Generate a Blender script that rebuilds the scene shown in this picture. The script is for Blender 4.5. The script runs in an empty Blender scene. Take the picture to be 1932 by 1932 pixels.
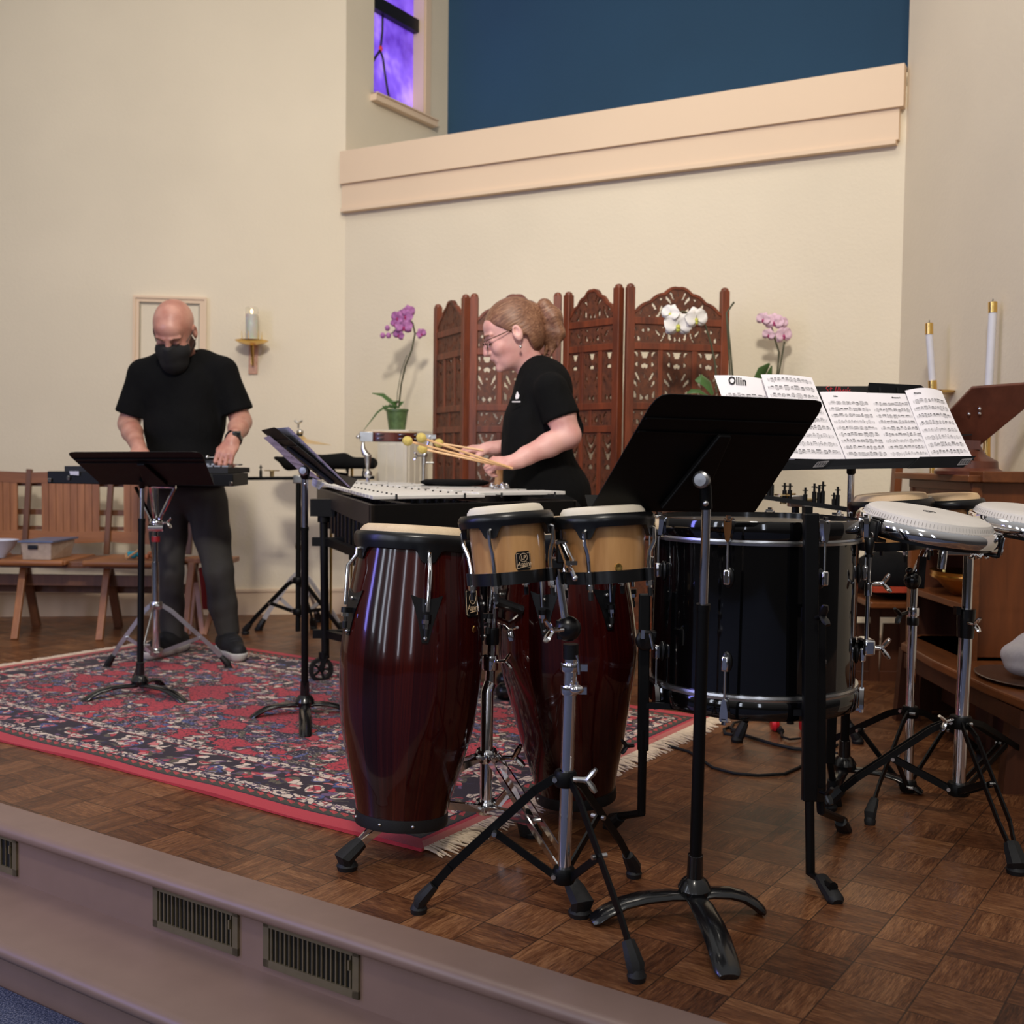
import bpy, bmesh, math, random
import numpy as np
from mathutils import Vector, Matrix, Quaternion

V = Vector
rnd = random.Random(7)
scene = bpy.context.scene
C = scene.collection

# ------------------------------------------------------------------ camera
CAM_H = 0.93          # eye height above the stage floor
FPX = 2100.0          # focal length in pixels of the 1932 px frame
PITCH = math.atan(101 / FPX)
ROLL = 0.012
_F = V((0, math.cos(PITCH), -math.sin(PITCH)))
_U0 = V((0, math.sin(PITCH), math.cos(PITCH)))
_X0 = V((1, 0, 0))
_R = _X0 * math.cos(ROLL) + _U0 * math.sin(ROLL)
_U = -_X0 * math.sin(ROLL) + _U0 * math.cos(ROLL)
CAM = V((0, 0, CAM_H))
cd = bpy.data.cameras.new('camera')
cam = bpy.data.objects.new('camera', cd)
C.objects.link(cam)
mw = Matrix.Identity(4)
for i in range(3):
    mw[i][0] = _R[i]; mw[i][1] = _U[i]; mw[i][2] = -_F[i]; mw[i][3] = CAM[i]
cam.matrix_world = mw
cd.sensor_width = 36.0
cd.lens = 36.0 * FPX / 1932
cd.clip_start = 0.05
cd.dof.use_dof = True
cd.dof.focus_distance = 2.6
cd.dof.aperture_fstop = 5.0
scene.camera = cam

# ------------------------------------------------------------------ view, world, lights
scene.view_settings.view_transform = 'Standard'
scene.view_settings.look = 'None'
scene.view_settings.gamma = 1.0
scene.view_settings.exposure = 0.0
scene.view_settings.use_curve_mapping = False
world = bpy.data.worlds.new('hall_air'); scene.world = world
world.use_nodes = True
bg = world.node_tree.nodes['Background']
# the unseen hall around the camera: pale ceiling above, dim walls and pews lower down
_nt = world.node_tree
_tc = _nt.nodes.new('ShaderNodeTexCoord'); _sp = _nt.nodes.new('ShaderNodeSeparateXYZ'); _nt.links.new(_tc.outputs['Generated'], _sp.inputs[0])
_cr = _nt.nodes.new('ShaderNodeValToRGB'); _mr = _nt.nodes.new('ShaderNodeMapRange')
_mr.inputs['From Min'].default_value = -1; _nt.links.new(_sp.outputs[2], _mr.inputs['Value']); _nt.links.new(_mr.outputs[0], _cr.inputs[0])
for _e, (_p, _c) in zip([_cr.color_ramp.elements[0], _cr.color_ramp.elements[1], _cr.color_ramp.elements.new(0.5), _cr.color_ramp.elements.new(0.56), _cr.color_ramp.elements.new(0.7)],
                        [(0.0, (0.05, 0.045, 0.045, 1)), (1.0, (1.0, 0.98, 0.95, 1)), (0.49, (0.07, 0.062, 0.06, 1)), (0.54, (0.22, 0.20, 0.19, 1)), (0.72, (0.62, 0.58, 0.54, 1))]):
    _e.position = _p; _e.color = _c
_nt.links.new(_cr.outputs[0], bg.inputs[0])
bg.inputs[1].default_value = 0.46

def area(name, loc, target, sx, sy, power, col, spread=180):
    l = bpy.data.lights.new(name, 'AREA')
    l.shape = 'RECTANGLE'; l.size = sx; l.size_y = sy
    l.energy = power; l.color = col; l.spread = math.radians(spread)
    o = bpy.data.objects.new(name, l); C.objects.link(o)
    o.location = loc
    d = (V(target) - V(loc)).normalized()
    o.rotation_euler = d.to_track_quat('-Z', 'Y').to_euler()
    return o
# ceiling lamps of the church hall, warm
area('ceiling_lamp', (-1.3, 3.2, 4.6), (-0.9, 5.4, 0.2), 1.0, 1.0, 26, (1.0, 0.90, 0.76))
area('ceiling_lamp', (0.2, 3.2, 4.6), (0.4, 5.4, 0.6), 1.0, 1.0, 24, (1.0, 0.90, 0.76))
area('ceiling_lamp', (-0.2, -0.6, 4.3), (0.0, 6.2, 1.5), 0.5, 0.5, 51, (1.0, 0.93, 0.82), 78)
# daylight from the nave windows behind and left of the camera
for k, (x, y) in enumerate([(-4.2, 0.6), (-4.4, -1.0), (-4.6, -2.6), (-2.4, -4.6), (0.2, -5.0)]):
    area('nave_window', (x, y, 2.3), (0.4, 4.0, 1.0), 0.34, 2.6, 22, (0.80, 0.86, 1.0))
area('violet_window', (-3.6, 1.9, 1.7), (0.0, 2.5, 0.6), 0.30, 1.8, 24, (0.26, 0.26, 1.0))

# ------------------------------------------------------------------ photo geometry helpers (points of the place)
def _ray(px, py):
    return _F * FPX + _R * (px - 966) - _U * (py - 966)
def at(px, py, Y):
    d = _ray(px, py); return CAM + d * (Y / d.y)
def atz(px, py, z):
    d = _ray(px, py); return CAM + d * ((z - CAM_H) / d.z)
def fl(px, py, z=0.0):
    return atz(px, py, z)
def onp(px, py, p0, n):
    d = _ray(px, py); return CAM + d * ((p0 - CAM).dot(n) / d.dot(n))
def atx(px, py, X):
    d = _ray(px, py); return CAM + d * (X / d.x)

# ------------------------------------------------------------------ mesh builder
def frame(p0, p1, hint=None):
    z = (V(p1) - V(p0)).normalized()
    h = V(hint) if hint is not None else (V((0, -1, 0)) if abs(z.y) < 0.9 else V((1, 0, 0)))
    y = (h - z * h.dot(z)).normalized()
    x = y.cross(z)
    m = Matrix.Identity(4)
    for i in range(3):
        m[i][0] = x[i]; m[i][1] = y[i]; m[i][2] = z[i]; m[i][3] = V(p0)[i]
    return m

class MB:
    def __init__(s): s.v = []; s.f = []; s.uv = None
    def add(s, vs, fs, M=None):
        o = len(s.v)
        s.v += [tuple(M @ V(v)) if M is not None else tuple(v) for v in vs]
        s.f += [tuple(i + o for i in f) for f in fs]
        return s
    def box(s, c, size, M=None, rot=None, ch=0.0):
        x, y, z = [q / 2 for q in size]
        vs = [V((a * x, b * y, d * z)) for a in (-1, 1) for b in (-1, 1) for d in (-1, 1)]
        if rot is not None: vs = [rot @ v for v in vs]
        vs = [v + V(c) for v in vs]
        return s.add(vs, [(0, 1, 3, 2), (4, 6, 7, 5), (0, 4, 5, 1), (2, 3, 7, 6), (0, 2, 6, 4), (1, 5, 7, 3)], M)
    def bar(s, p0, p1, w, t, hint=(0, 0, 1)):
        m = frame(p0, p1, hint); L = (V(p1) - V(p0)).length
        return s.box((0, 0, L / 2), (w, t, L), m)
    def tube(s, pts, r, n=10, flat=1.0, hint=None):
        pts = [V(p) for p in pts]
        rs = r if isinstance(r, (list, tuple)) else [r] * len(pts)
        vs = []; T = []
        for i in range(len(pts)):
            a = pts[max(0, i - 1)]; b = pts[min(len(pts) - 1, i + 1)]
            T.append((b - a).normalized())
        h = V(hint) if hint is not None else (V((0, 0, 1)) if abs(T[0].z) < 0.9 else V((0, 1, 0)))
        y = (h - T[0] * h.dot(T[0])).normalized()
        for i, p in enumerate(pts):
            t = T[i]; y = (y - t * y.dot(t)).normalized(); x = y.cross(t)
            for k in range(n):
                a = 2 * math.pi * k / n
                vs.append(p + x * (math.cos(a) * rs[i]) + y * (math.sin(a) * rs[i] * flat))
        fs = []
        for i in range(len(pts) - 1):
            for k in range(n):
                k2 = (k + 1) % n
                fs.append((i * n + k, i * n + k2, (i + 1) * n + k2, (i + 1) * n + k))
        fs.append(tuple(range(n - 1, -1, -1))); fs.append(tuple((len(pts) - 1) * n + k for k in range(n)))
        return s.add(vs, fs)
    def lathe(s, prof, M=None, n=32, a0=0.0, a1=2 * math.pi):
        full = abs(a1 - a0 - 2 * math.pi) < 1e-6
        m = n if full else n + 1
        vs = []
        for k in range(m):
            a = a0 + (a1 - a0) * k / n
            for (r, z) in prof: vs.append((r * math.cos(a), r * math.sin(a), z))
        P = len(prof); fs = []
        for k in range(n):
            k2 = (k + 1) % m
            for i in range(P - 1):
                fs.append((k * P + i, k2 * P + i, k2 * P + i + 1, k * P + i + 1))
        return s.add(vs, fs, M)
    def ball(s, c, r, M=None, n=14, m=8, sc=(1, 1, 1)):
        prof = [(math.sin(math.pi * i / m) * r, -math.cos(math.pi * i / m) * r) for i in range(m + 1)]
        prof[0] = (1e-5, -r); prof[-1] = (1e-5, r)
        mm = Matrix.Translation(V(c)) @ Matrix.Diagonal((*sc, 1))
        return s.lathe(prof, (M @ mm) if M is not None else mm, n)
    def prism(s, poly, t, M=None):
        """2D polygon in local xy, extruded from z=0 to z=t"""
        n = len(poly)
        vs = [(p[0], p[1], 0) for p in poly] + [(p[0], p[1], t) for p in poly]
        fs = [tuple(range(n - 1, -1, -1)), tuple(range(n, 2 * n))]
        fs += [(i, (i + 1) % n, n + (i + 1) % n, n + i) for i in range(n)]
        return s.add(vs, fs, M)
    def plate(s, P, t, nrm):
        """flat polygon of world points, thickened along nrm"""
        n = len(P); nrm = V(nrm).normalized() * t
        vs = [V(p) for p in P] + [V(p) + nrm for p in P]
        fs = [tuple(range(n - 1, -1, -1)), tuple(range(n, 2 * n))]
        fs += [(i, (i + 1) % n, n + (i + 1) % n, n + i) for i in range(n)]
        return s.add(vs, fs)

ORIG = {}
def link(name, mb, mat, parent=None, smooth=35, recalc=True, bevel=0):
    me = bpy.data.meshes.new(name)
    if parent is not None: o0 = ORIG[parent.name]
    else:
        if mb.v:
            a = np.array(mb.v); o0 = V(((a[:, 0].min() + a[:, 0].max()) / 2, (a[:, 1].min() + a[:, 1].max()) / 2, a[:, 2].min()))
        else: o0 = V((0, 0, 0))
    me.from_pydata([(v[0] - o0.x, v[1] - o0.y, v[2] - o0.z) for v in mb.v], [], mb.f)
    me.update()
    if recalc:
        bm = bmesh.new(); bm.from_mesh(me)
        bmesh.ops.recalc_face_normals(bm, faces=bm.faces)
        bm.to_mesh(me); bm.free()
    if smooth:
        me.shade_smooth(); me.set_sharp_from_angle(angle=math.radians(smooth))
    ob = bpy.data.objects.new(name, me); C.objects.link(ob)
    if mat: me.materials.append(mat)
    if parent is not None: ob.parent = parent
    else: ob.location = o0
    ORIG[ob.name] = o0
    if bevel:
        md = ob.modifiers.new('bevel', 'BEVEL'); md.width = bevel; md.segments = 2; md.limit_method = 'ANGLE'
    return ob
def links(name, mb, mat, parent, gap=0.002, **k):
    """link every separate piece of mb as an object of its own"""
    n = len(mb.v); par = list(range(n))
    def find(a):
        while par[a] != a: par[a] = par[par[a]]; a = par[a]
        return a
    for f in mb.f:
        r = find(f[0])
        for i in f[1:]: par[find(i)] = r
    g = {}
    for i in range(n): g.setdefault(find(i), []).append(i)
    gs = [[set(v), np.array([mb.v[i] for i in v]).min(0) - gap, np.array([mb.v[i] for i in v]).max(0) + gap] for v in g.values()]
    ch = True
    while ch:
        ch = False
        for a in range(len(gs)):
            for b in range(a + 1, len(gs)):
                if (gs[a][1] < gs[b][2]).all() and (gs[b][1] < gs[a][2]).all():
                    gs[a] = [gs[a][0] | gs[b][0], np.minimum(gs[a][1], gs[b][1]), np.maximum(gs[a][2], gs[b][2])]; del gs[b]; ch = True; break
            if ch: break
    out = []
    for st, _, _ in gs:
        m2 = MB(); mp = {}
        for f in mb.f:
            if f[0] in st:
                for i in f:
                    if i not in mp: mp[i] = len(m2.v); m2.v.append(mb.v[i])
                m2.f.append(tuple(mp[i] for i in f))
        out.append(link(name, m2, mat, parent, **k))
    return out
def tag(o, label, cat, group=None, kind=None):
    o['label'] = label; o['category'] = cat
    if group: o['group'] = group
    if kind: o['kind'] = kind
    return o
def thing(name, label, cat, loc, group=None):
    o = bpy.data.objects.new(name, None); C.objects.link(o); o.location = V(loc)
    o.empty_display_size = 0.05
    ORIG[o.name] = V(loc)
    return tag(o, label, cat, group)
def struct(name, mb, mat, parent=None, **k):
    o = link(name, mb, mat, parent, **k)
    if parent is None: o['kind'] = 'structure'
    return o
def dup(root, loc, label=None, rotz=0.0):
    r = root.copy(); C.objects.link(r); r.location = V(loc); r.rotation_euler = (0, 0, rotz)
    if label: r['label'] = label
    def rec(src, dst):
        for ch in src.children:
            c = ch.copy(); C.objects.link(c); c.parent = dst; rec(ch, c)
    rec(root, r)
    return r

# ------------------------------------------------------------------ materials
def srgb(r, g, b):
    def f(c):
        c /= 255.0
        return c / 12.92 if c <= 0.04045 else ((c + 0.055) / 1.055) ** 2.4
    return (f(r), f(g), f(b), 1.0)
class Ex:
    """tiny expression wrapper over Math nodes"""
    def __init__(s, nt, k): s.nt = nt; s.k = k
    def _m(s, op, *a):
        n = s.nt.nodes.new('ShaderNodeMath'); n.operation = op
        for i, q in enumerate(a):
            if isinstance(q, Ex): s.nt.links.new(q.k, n.inputs[i])
            else: n.inputs[i].default_value = q
        return Ex(s.nt, n.outputs[0])
    def __add__(s, o): return s._m('ADD', s, o)
    def __radd__(s, o): return s._m('ADD', s, o)
    def __sub__(s, o): return s._m('SUBTRACT', s, o)
    def __rsub__(s, o): return s._m('SUBTRACT', o, s)
    def __mul__(s, o): return s._m('MULTIPLY', s, o)
    def __rmul__(s, o): return s._m('MULTIPLY', s, o)
    def __truediv__(s, o): return s._m('DIVIDE', s, o)
    def floor(s): return s._m('FLOOR', s)
    def fract(s): return s._m('FRACT', s)
    def abs(s): return s._m('ABSOLUTE', s)
    def sin(s): return s._m('SINE', s)
    def gt(s, o): return s._m('GREATER_THAN', s, o)
    def lt(s, o): return s._m('LESS_THAN', s, o)
    def min(s, o): return s._m('MINIMUM', s, o)
    def max(s, o): return s._m('MAXIMUM', s, o)
    def mod(s, o): return s._m('FLOORED_MODULO', s, o)
def newmat(name):
    m = bpy.data.materials.new(name); m.use_nodes = True
    nt = m.node_tree; b = nt.nodes['Principled BSDF']
    return m, nt, b
def objco(nt):
    t = nt.nodes.new('ShaderNodeTexCoord'); return t.outputs['Object']
def vec(nt, x, y, z):
    c = nt.nodes.new('ShaderNodeCombineXYZ')
    for i, q in enumerate((x, y, z)):
        if isinstance(q, Ex): nt.links.new(q.k, c.inputs[i])
        else: c.inputs[i].default_value = q
    return c.outputs[0]
def sep(nt, co):
    n = nt.nodes.new('ShaderNodeSeparateXYZ'); nt.links.new(co, n.inputs[0])
    return [Ex(nt, n.outputs[i]) for i in range(3)]
def noise(nt, co, scale, detail=3, rough=0.5):
    n = nt.nodes.new('ShaderNodeTexNoise'); n.inputs['Scale'].default_value = scale
    n.inputs['Detail'].default_value = detail; n.inputs['Roughness'].default_value = rough
    nt.links.new(co, n.inputs['Vector']); return Ex(nt, n.outputs['Fac'])
def ramp(nt, fac, stops, const=False):
    n = nt.nodes.new('ShaderNodeValToRGB'); cr = n.color_ramp
    if const: cr.interpolation = 'CONSTANT'
    while len(cr.elements) < len(stops): cr.elements.new(0.5)
    for e, (p, c) in zip(cr.elements, stops): e.position = p; e.color = c
    nt.links.new(fac.k, n.inputs[0]); return n.outputs[0]
def mix(nt, fac, a, b):
    n = nt.nodes.new('ShaderNodeMix'); n.data_type = 'RGBA'
    if isinstance(fac, Ex): nt.links.new(fac.k, n.inputs['Factor'])
    else: n.inputs['Factor'].default_value = fac
    for key, q in (('A', a), ('B', b)):
        s_ = [i for i in n.inputs if i.name == key and i.type == 'RGBA'][0]
        if isinstance(q, tuple): s_.default_value = q
        else: nt.links.new(q, s_)
    return [o for o in n.outputs if o.type == 'RGBA'][0]
def bump(nt, b, h, strength, dist=0.002):
    n = nt.nodes.new('ShaderNodeBump'); n.inputs['Strength'].default_value = strength
    n.inputs['Distance'].default_value = dist
    nt.links.new(h.k, n.inputs['Height']); nt.links.new(n.outputs[0], b.inputs['Normal'])
def pm(name, col, rough=0.5, metal=0.0, var=0.08, scale=18, bmp=0.0, bscale=150, coat=0.0, stretch=(1, 1, 1), spec=0.5):
    m, nt, b = newmat(name); co = objco(nt)
    mp = nt.nodes.new('ShaderNodeMapping'); mp.inputs['Scale'].default_value = stretch
    nt.links.new(co, mp.inputs[0]); co = mp.outputs[0]
    n = noise(nt, co, scale, 4)
    c0 = tuple([c * (1 - var) for c in col[:3]] + [1]); c1 = tuple([min(1, c * (1 + var)) for c in col[:3]] + [1])
    nt.links.new(ramp(nt, n, [(0.3, c0), (0.7, c1)]), b.inputs['Base Color'])
    b.inputs['Roughness'].default_value = rough; b.inputs['Metallic'].default_value = metal
    b.inputs['Coat Weight'].default_value = coat; b.inputs['Coat Roughness'].default_value = 0.04
    b.inputs['Specular IOR Level'].default_value = spec
    if bmp: bump(nt, b, noise(nt, co, bscale, 3), bmp)
    return m
def wood(name, dark, light, rough=0.45, scale=14, axis=2, coat=0.0, st=0.12):
    m, nt, b = newmat(name); co = objco(nt)
    mp = nt.nodes.new('ShaderNodeMapping'); s = [1, 1, 1]; s[axis] = st
    mp.inputs['Scale'].default_value = s; nt.links.new(co, mp.inputs[0])
    n = noise(nt, mp.outputs[0], scale, 6, 0.6); n2 = noise(nt, mp.outputs[0], scale * 6, 3)
    nt.links.new(ramp(nt, n * 0.7 + n2 * 0.3, [(0.32, dark), (0.66, light)]), b.inputs['Base Color'])
    b.inputs['Roughness'].default_value = rough; b.inputs['Coat Weight'].default_value = coat
    bump(nt, b, n2, 0.15, 0.001)
    return m

BLACKM = pm('black_painted_metal', srgb(9, 9, 10), 0.45, 0.0, 0.15, 30, 0.05, 400, spec=0.22)
BLACKG = pm('gloss_black_enamel', srgb(7, 7, 8), 0.07, 0.0, 0.2, 6, coat=0.6)
BLACKP = pm('black_plastic', srgb(14, 14, 16), 0.3, 0.0, 0.15, 30)
RUBBER = pm('black_rubber', srgb(13, 13, 15), 0.6, 0.0, 0.2, 60, 0.2, 300)
CHROME = pm('chrome', (0.82, 0.82, 0.84, 1), 0.07, 1.0, 0.05, 8)
STEEL = pm('brushed_steel', (0.6, 0.6, 0.6, 1), 0.28, 1.0, 0.08, 20)
ALU = pm('painted_aluminium', srgb(186, 182, 186), 0.35, 0.3, 0.05, 20)
BRASS = pm('brass', (0.78, 0.52, 0.16, 1), 0.22, 1.0, 0.1, 25)
WHITEP = pm('white_paper', srgb(236, 231, 234), 0.7, 0, 0.02, 10)
INK = pm('printing_ink', srgb(30, 28, 32), 0.7, 0, 0.05, 50)
# ------------------------------------------------------------------ the place: floor, steps, walls
def m_wall(name, col, v=0.04):
    m, nt, b = newmat(name); co = objco(nt)
    n = noise(nt, co, 1.3, 3); n2 = noise(nt, co, 55, 4, 0.6)
    c0 = tuple([c * (1 - v) for c in col[:3]] + [1]); c1 = tuple([min(1, c * (1 + v)) for c in col[:3]] + [1])
    nt.links.new(ramp(nt, n, [(0.3, c0), (0.7, c1)]), b.inputs['Base Color'])
    b.inputs['Roughness'].default_value = 0.85
    bump(nt, b, n2, 0.35, 0.004)
    return m
WALL = m_wall('cream_stucco', srgb(222, 210, 188))
WALLB = m_wall('teal_paint', srgb(32, 68, 96), 0.06)
TRIM = m_wall('peach_trim_paint', srgb(222, 198, 172), 0.02)
TRIM.node_tree.nodes['Bump'].inputs['Strength'].default_value = 0.05

def m_parquet():
    m, nt, b = newmat('parquet_blocks'); x, y, z = sep(nt, objco(nt))
    a = math.radians(-34.6); ca, sa = math.cos(a), math.sin(a); T = 0.132
    u = (x * ca + y * sa) / T; v = (y * ca - x * sa) / T
    tu = u.floor(); tv = v.floor(); fu = u.fract(); fv = v.fract()
    par = (tu + tv).mod(2.0).gt(0.5)
    w = fu * par + fv * (1.0 - par); lng = fv * par + fu * (1.0 - par)
    w5 = w * 5.0; sid = w5.floor()
    wn = nt.nodes.new('ShaderNodeTexWhiteNoise'); wn.noise_dimensions = '3D'
    nt.links.new(vec(nt, tu, tv, sid), wn.inputs['Vector']); r1 = Ex(nt, wn.outputs['Value'])
    wn2 = nt.nodes.new('ShaderNodeTexWhiteNoise'); wn2.noise_dimensions = '2D'
    nt.links.new(vec(nt, tu, tv, 0.0), wn2.inputs['Vector']); r2 = Ex(nt, wn2.outputs['Value'])
    gr = noise(nt, vec(nt, w * 16.0 + r1 * 40.0, lng * 2.2 + r2 * 9.0, tu + tv * 3.1), 1.6, 6, 0.62)
    big = noise(nt, vec(nt, x, y, z), 1.1, 3)
    fine = noise(nt, vec(nt, w * 60.0 + r1 * 7.0, lng * 3.0, tu * 1.7 + tv), 1.5, 4, 0.7)
    f = gr * 0.44 + r1 * 0.09 + r2 * 0.09 + big * 0.24 + fine * 0.42 - 0.08
    col = ramp(nt, f, [(0.38, srgb(42, 22, 12)), (0.49, srgb(80, 45, 25)), (0.59, srgb(114, 70, 41)), (0.72, srgb(160, 111, 72))])
    es = (w5.fract() - 0.5).abs().gt(0.48) * 0.25
    et = ((fu - 0.5).abs().max((fv - 0.5).abs())).gt(0.489) * 0.8
    col = mix(nt, es.max(et), col, srgb(38, 22, 14))
    nt.links.new(col, b.inputs['Base Color'])
    rr = noise(nt, vec(nt, x, y, z), 6, 4)
    nt.links.new((rr * 0.25 + gr * 0.2 + 0.14).k, b.inputs['Roughness'])
    bump(nt, b, gr * 0.3 - et.max(es), 0.25, 0.0015)
    return m
PARQ = m_parquet()
PAINT = pm('mauve_brown_step_paint', srgb(138, 113, 101), 0.4, 0, 0.05, 12, 0.08, 60)

E0 = fl(120, 1552); E1 = fl(1318, 1917)
e = (E1 - E0).normalized()                 # along the stage edge, to the right and nearer
nin = V((-e.y, e.x, 0)); nin = nin if nin.y > 0 else -nin       # into the stage
W_STRIP = (E0 - fl(300, 1655)).dot(nin)
RISE = 0.145; TREAD = 0.212

mb = MB()
K = [E0 + e * 4.2, E0 + e * 4.2 + nin * 3.2, V((2.4, 9.0, 0)), V((-6.5, 9.0, 0)), E0 - e * 5.2]
mb.plate([p - V((0, 0, 0.03)) for p in K], 0.03, (0, 0, 1))
struct('floor', mb, PARQ, smooth=0)

def bull(edge, z, width, name):
    """painted tread with a rounded nosing running along the stage edge"""
    prof = [(width, z), (0.0, z), (-0.012, z - 0.002), (-0.020, z - 0.010), (-0.022, z - 0.018), (-0.018, z - 0.028), (-0.008, z - 0.033), (0.008, z - 0.034), (width, z - 0.034)]
    mb = MB(); a = edge - e * 6.0; b_ = edge + e * 6.0; n = len(prof)
    for p in (a, b_):
        for (d, zz) in prof: mb.v.append(tuple(V((p.x, p.y, 0)) + nin * d + V((0, 0, zz))))
    for i in range(n - 1): mb.f.append((i, i + 1, n + i + 1, n + i))
    mb.f.append((n - 1, 0, n, 2 * n - 1)); mb.f.append(tuple(range(n))); mb.f.append(tuple(range(2 * n - 1, n - 1, -1)))
    return struct(name, mb, PAINT, smooth=50)
ed1 = E0 - nin * (W_STRIP - 0.02)
bull(ed1, 0.0015, W_STRIP - 0.02, 'trim_1')
def slab(p, z0, z1, d0, d1, name, mat):
    mb = MB(); a = p - e * 6.0; b_ = p + e * 6.0
    P = [a + nin * d0, b_ + nin * d0, b_ + nin * d1, a + nin * d1]
    mb.plate([V((q.x, q.y, z0)) for q in P], z1 - z0, (0, 0, 1))
    return struct(name, mb, mat, smooth=0)
slab(ed1, -RISE - 0.30, -0.034, 0.006, 0.05, 'wall_stage_front', PAINT)
ed2 = ed1 - nin * TREAD
bull(ed2, -RISE, TREAD + 0.006, 'trim_2')
slab(ed2, -0.9, -RISE - 0.034, 0.006, 0.05, 'wall_lower_riser', PAINT)
def m_carpet():
    m, nt, b = newmat('blue_speckled_carpet'); co = objco(nt)
    n = noise(nt, co, 260, 2, 0.8)
    nt.links.new(ramp(nt, n, [(0.35, srgb(30, 34, 52)), (0.5, srgb(60, 70, 100)), (0.62, srgb(130, 132, 148))]), b.inputs['Base Color'])
    b.inputs['Roughness'].default_value = 0.95; bump(nt, b, n, 0.5, 0.004)
    return m
CARPET = m_carpet()
slab(ed2, -0.30, -0.25, -6.0, 0.0, 'floor_nave', CARPET)

# walls
A0 = fl(0, 1163); A1 = fl(640, 1158)
da = (A1 - A0).normalized()
C1 = None
for px in (648,):
    q = fl(px, 1158); C1 = A0 + da * ((q - A0).dot(da))
LW = C1 - da * 5.0
C2 = V(((1688 - 966) / 2100 * 5.02, 5.02, 0)); C2.x = 1.73
def wall(name, p, q, z0, z1, t, mat, side):
    """upright slab from p to q, thickened away from the room"""
    d = (q - p).normalized(); n = V((-d.y, d.x, 0)) * side
    mb = MB(); mb.plate([V((p.x, p.y, z0)), V((q.x, q.y, z0)), V((q.x, q.y, z1)), V((p.x, p.y, z1))], t, n)
    return struct(name, mb, mat, smooth=0)
ZT = 4.7
wall('wall_left', LW, C1, 0, ZT, 0.15, WALL, 1)
wall('wall_back', C1, C2, 0, 2.66, 0.15, WALL, 1)
db = (C2 - C1).normalized(); nb = V((-db.y, db.x, 0))            # nb points away from the room
C3 = V((1.74, 2.6, 0))
wall('wall_right', C2, C3, 0, ZT, 0.15, WALL, 1)
dr = V((0.609, 1.0, 0)).normalized()
R1 = C1 + dr * 1.03
nr = V((dr.y, -dr.x, 0))                                         # faces the camera side of the reveal
# reveal wall with the window cut out as four slabs
def rp(px, py): return onp(px, py, C1, nr)
wl = (rp(705, 178) - C1).dot(dr); wr = (rp(800, 206) - C1).dot(dr)
wz = rp(705, 178).z
def rbox(name, s0, s1, z0, z1, d0, d1, mat, parent=None):
    mb = MB(); P = [C1 + dr * s0, C1 + dr * s1]
    mb.plate([V((P[0].x, P[0].y, z0)) + nr * d0, V((P[1].x, P[1].y, z0)) + nr * d0, V((P[1].x, P[1].y, z1)) + nr * d0, V((P[0].x, P[0].y, z1)) + nr * d0], d1 - d0, nr)
    return struct(name, mb, mat, parent, smooth=0)
mb = MB()
def rslab(mb, s0, s1, z0, z1, d0, d1):
    P = [C1 + dr * s0, C1 + dr * s1]
    mb.plate([V((P[0].x, P[0].y, z0)) + nr * d0, V((P[1].x, P[1].y, z0)) + nr * d0, V((P[1].x, P[1].y, z1)) + nr * d0, V((P[0].x, P[0].y, z1)) + nr * d0], d1 - d0, nr)
rslab(mb, 0, wl, 2.4, ZT, -0.12, 0); rslab(mb, wr, 1.03, 2.4, ZT, -0.12, 0); rslab(mb, wl, wr, 2.4, wz, -0.12, 0)
struct('wall_niche_side', mb, WALL, smooth=0)
wall('wall_niche_back', R1, R1 + db * 3.6, 2.3, ZT, 0.12, WALLB, 1)
mb = MB(); mb.plate([V((p.x, p.y, 2.6)) for p in (C1, C2, C2 + nb * 1.2 + db * 0.4, R1 + nb * 0.1)], 0.04, (0, 0, 1))
struct('floor_niche', mb, WALL, smooth=0)
# window in the reveal
def m_glass():
    m, nt, b = newmat('violet_stained_glass'); co = objco(nt)
    n = noise(nt, co, 3.5, 3, 0.6)
    c = ramp(nt, n, [(0.3, srgb(84, 44, 170)), (0.5, srgb(128, 90, 232)), (0.68, srgb(186, 150, 246))])
    nt.links.new(c, b.inputs['Base Color']); nt.links.new(c, b.inputs['Emission Color'])
    b.inputs['Emission Strength'].default_value = 0.85; b.inputs['Roughness'].default_value = 0.2
    return m
win = thing('window_1', 'tall narrow violet stained glass window in the side of the niche', 'window', C1 + dr * ((wl + wr) / 2) + V((0, 0, wz)))
win['kind'] = 'structure'
mb = MB(); rslab(mb, wl, wr, wz, ZT, -0.085, -0.08)
link('pane', mb, m_glass(), win, smooth=0)
LEAD = pm('lead_came', srgb(16, 14, 18), 0.5)
mb = MB()
def rq(px, py, d=-0.078):
    return onp(px, py, C1 + nr * d, nr)
for L in [[(722, 5), (721, 60), (717, 95), (722, 110), (726, 140), (731, 172), (736, 195)], [(717, 95), (708, 108), (700, 122)]]:
    mb.tube([rq(*p) for p in L], 0.008, 6)
link('lead_line', mb, LEAD, win)
mb = MB(); mb.ball(rq(717, 92), 0.016, sc=(1, 0.4, 1.3))
link('red_glass_piece', mb, pm('red_glass', srgb(230, 60, 40), 0.2), win)
zb0 = rq(707, 12).z
mb = MB(); rslab(mb, wl, wr, zb0 - 0.035, zb0 + 0.045, -0.085, -0.035)
link('transom_bar', mb, LEAD, win, smooth=0)
mb = MB(); rslab(mb, wr - 0.012, wr, wz, ZT, -0.12, 0.004); rslab(mb, wr, wr + 0.055, wz, ZT, 0.0, 0.012)
link('window_frame', mb, TRIM, win, smooth=0)
mb = MB(); rslab(mb, wl - 0.03, wr + 0.09, wz - 0.045, wz, -0.08, 0.045); rslab(mb, wl - 0.03, wr + 0.09, wz - 0.008, wz, -0.08, 0.055)
link('window_sill', mb, TRIM, win, smooth=0)
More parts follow.
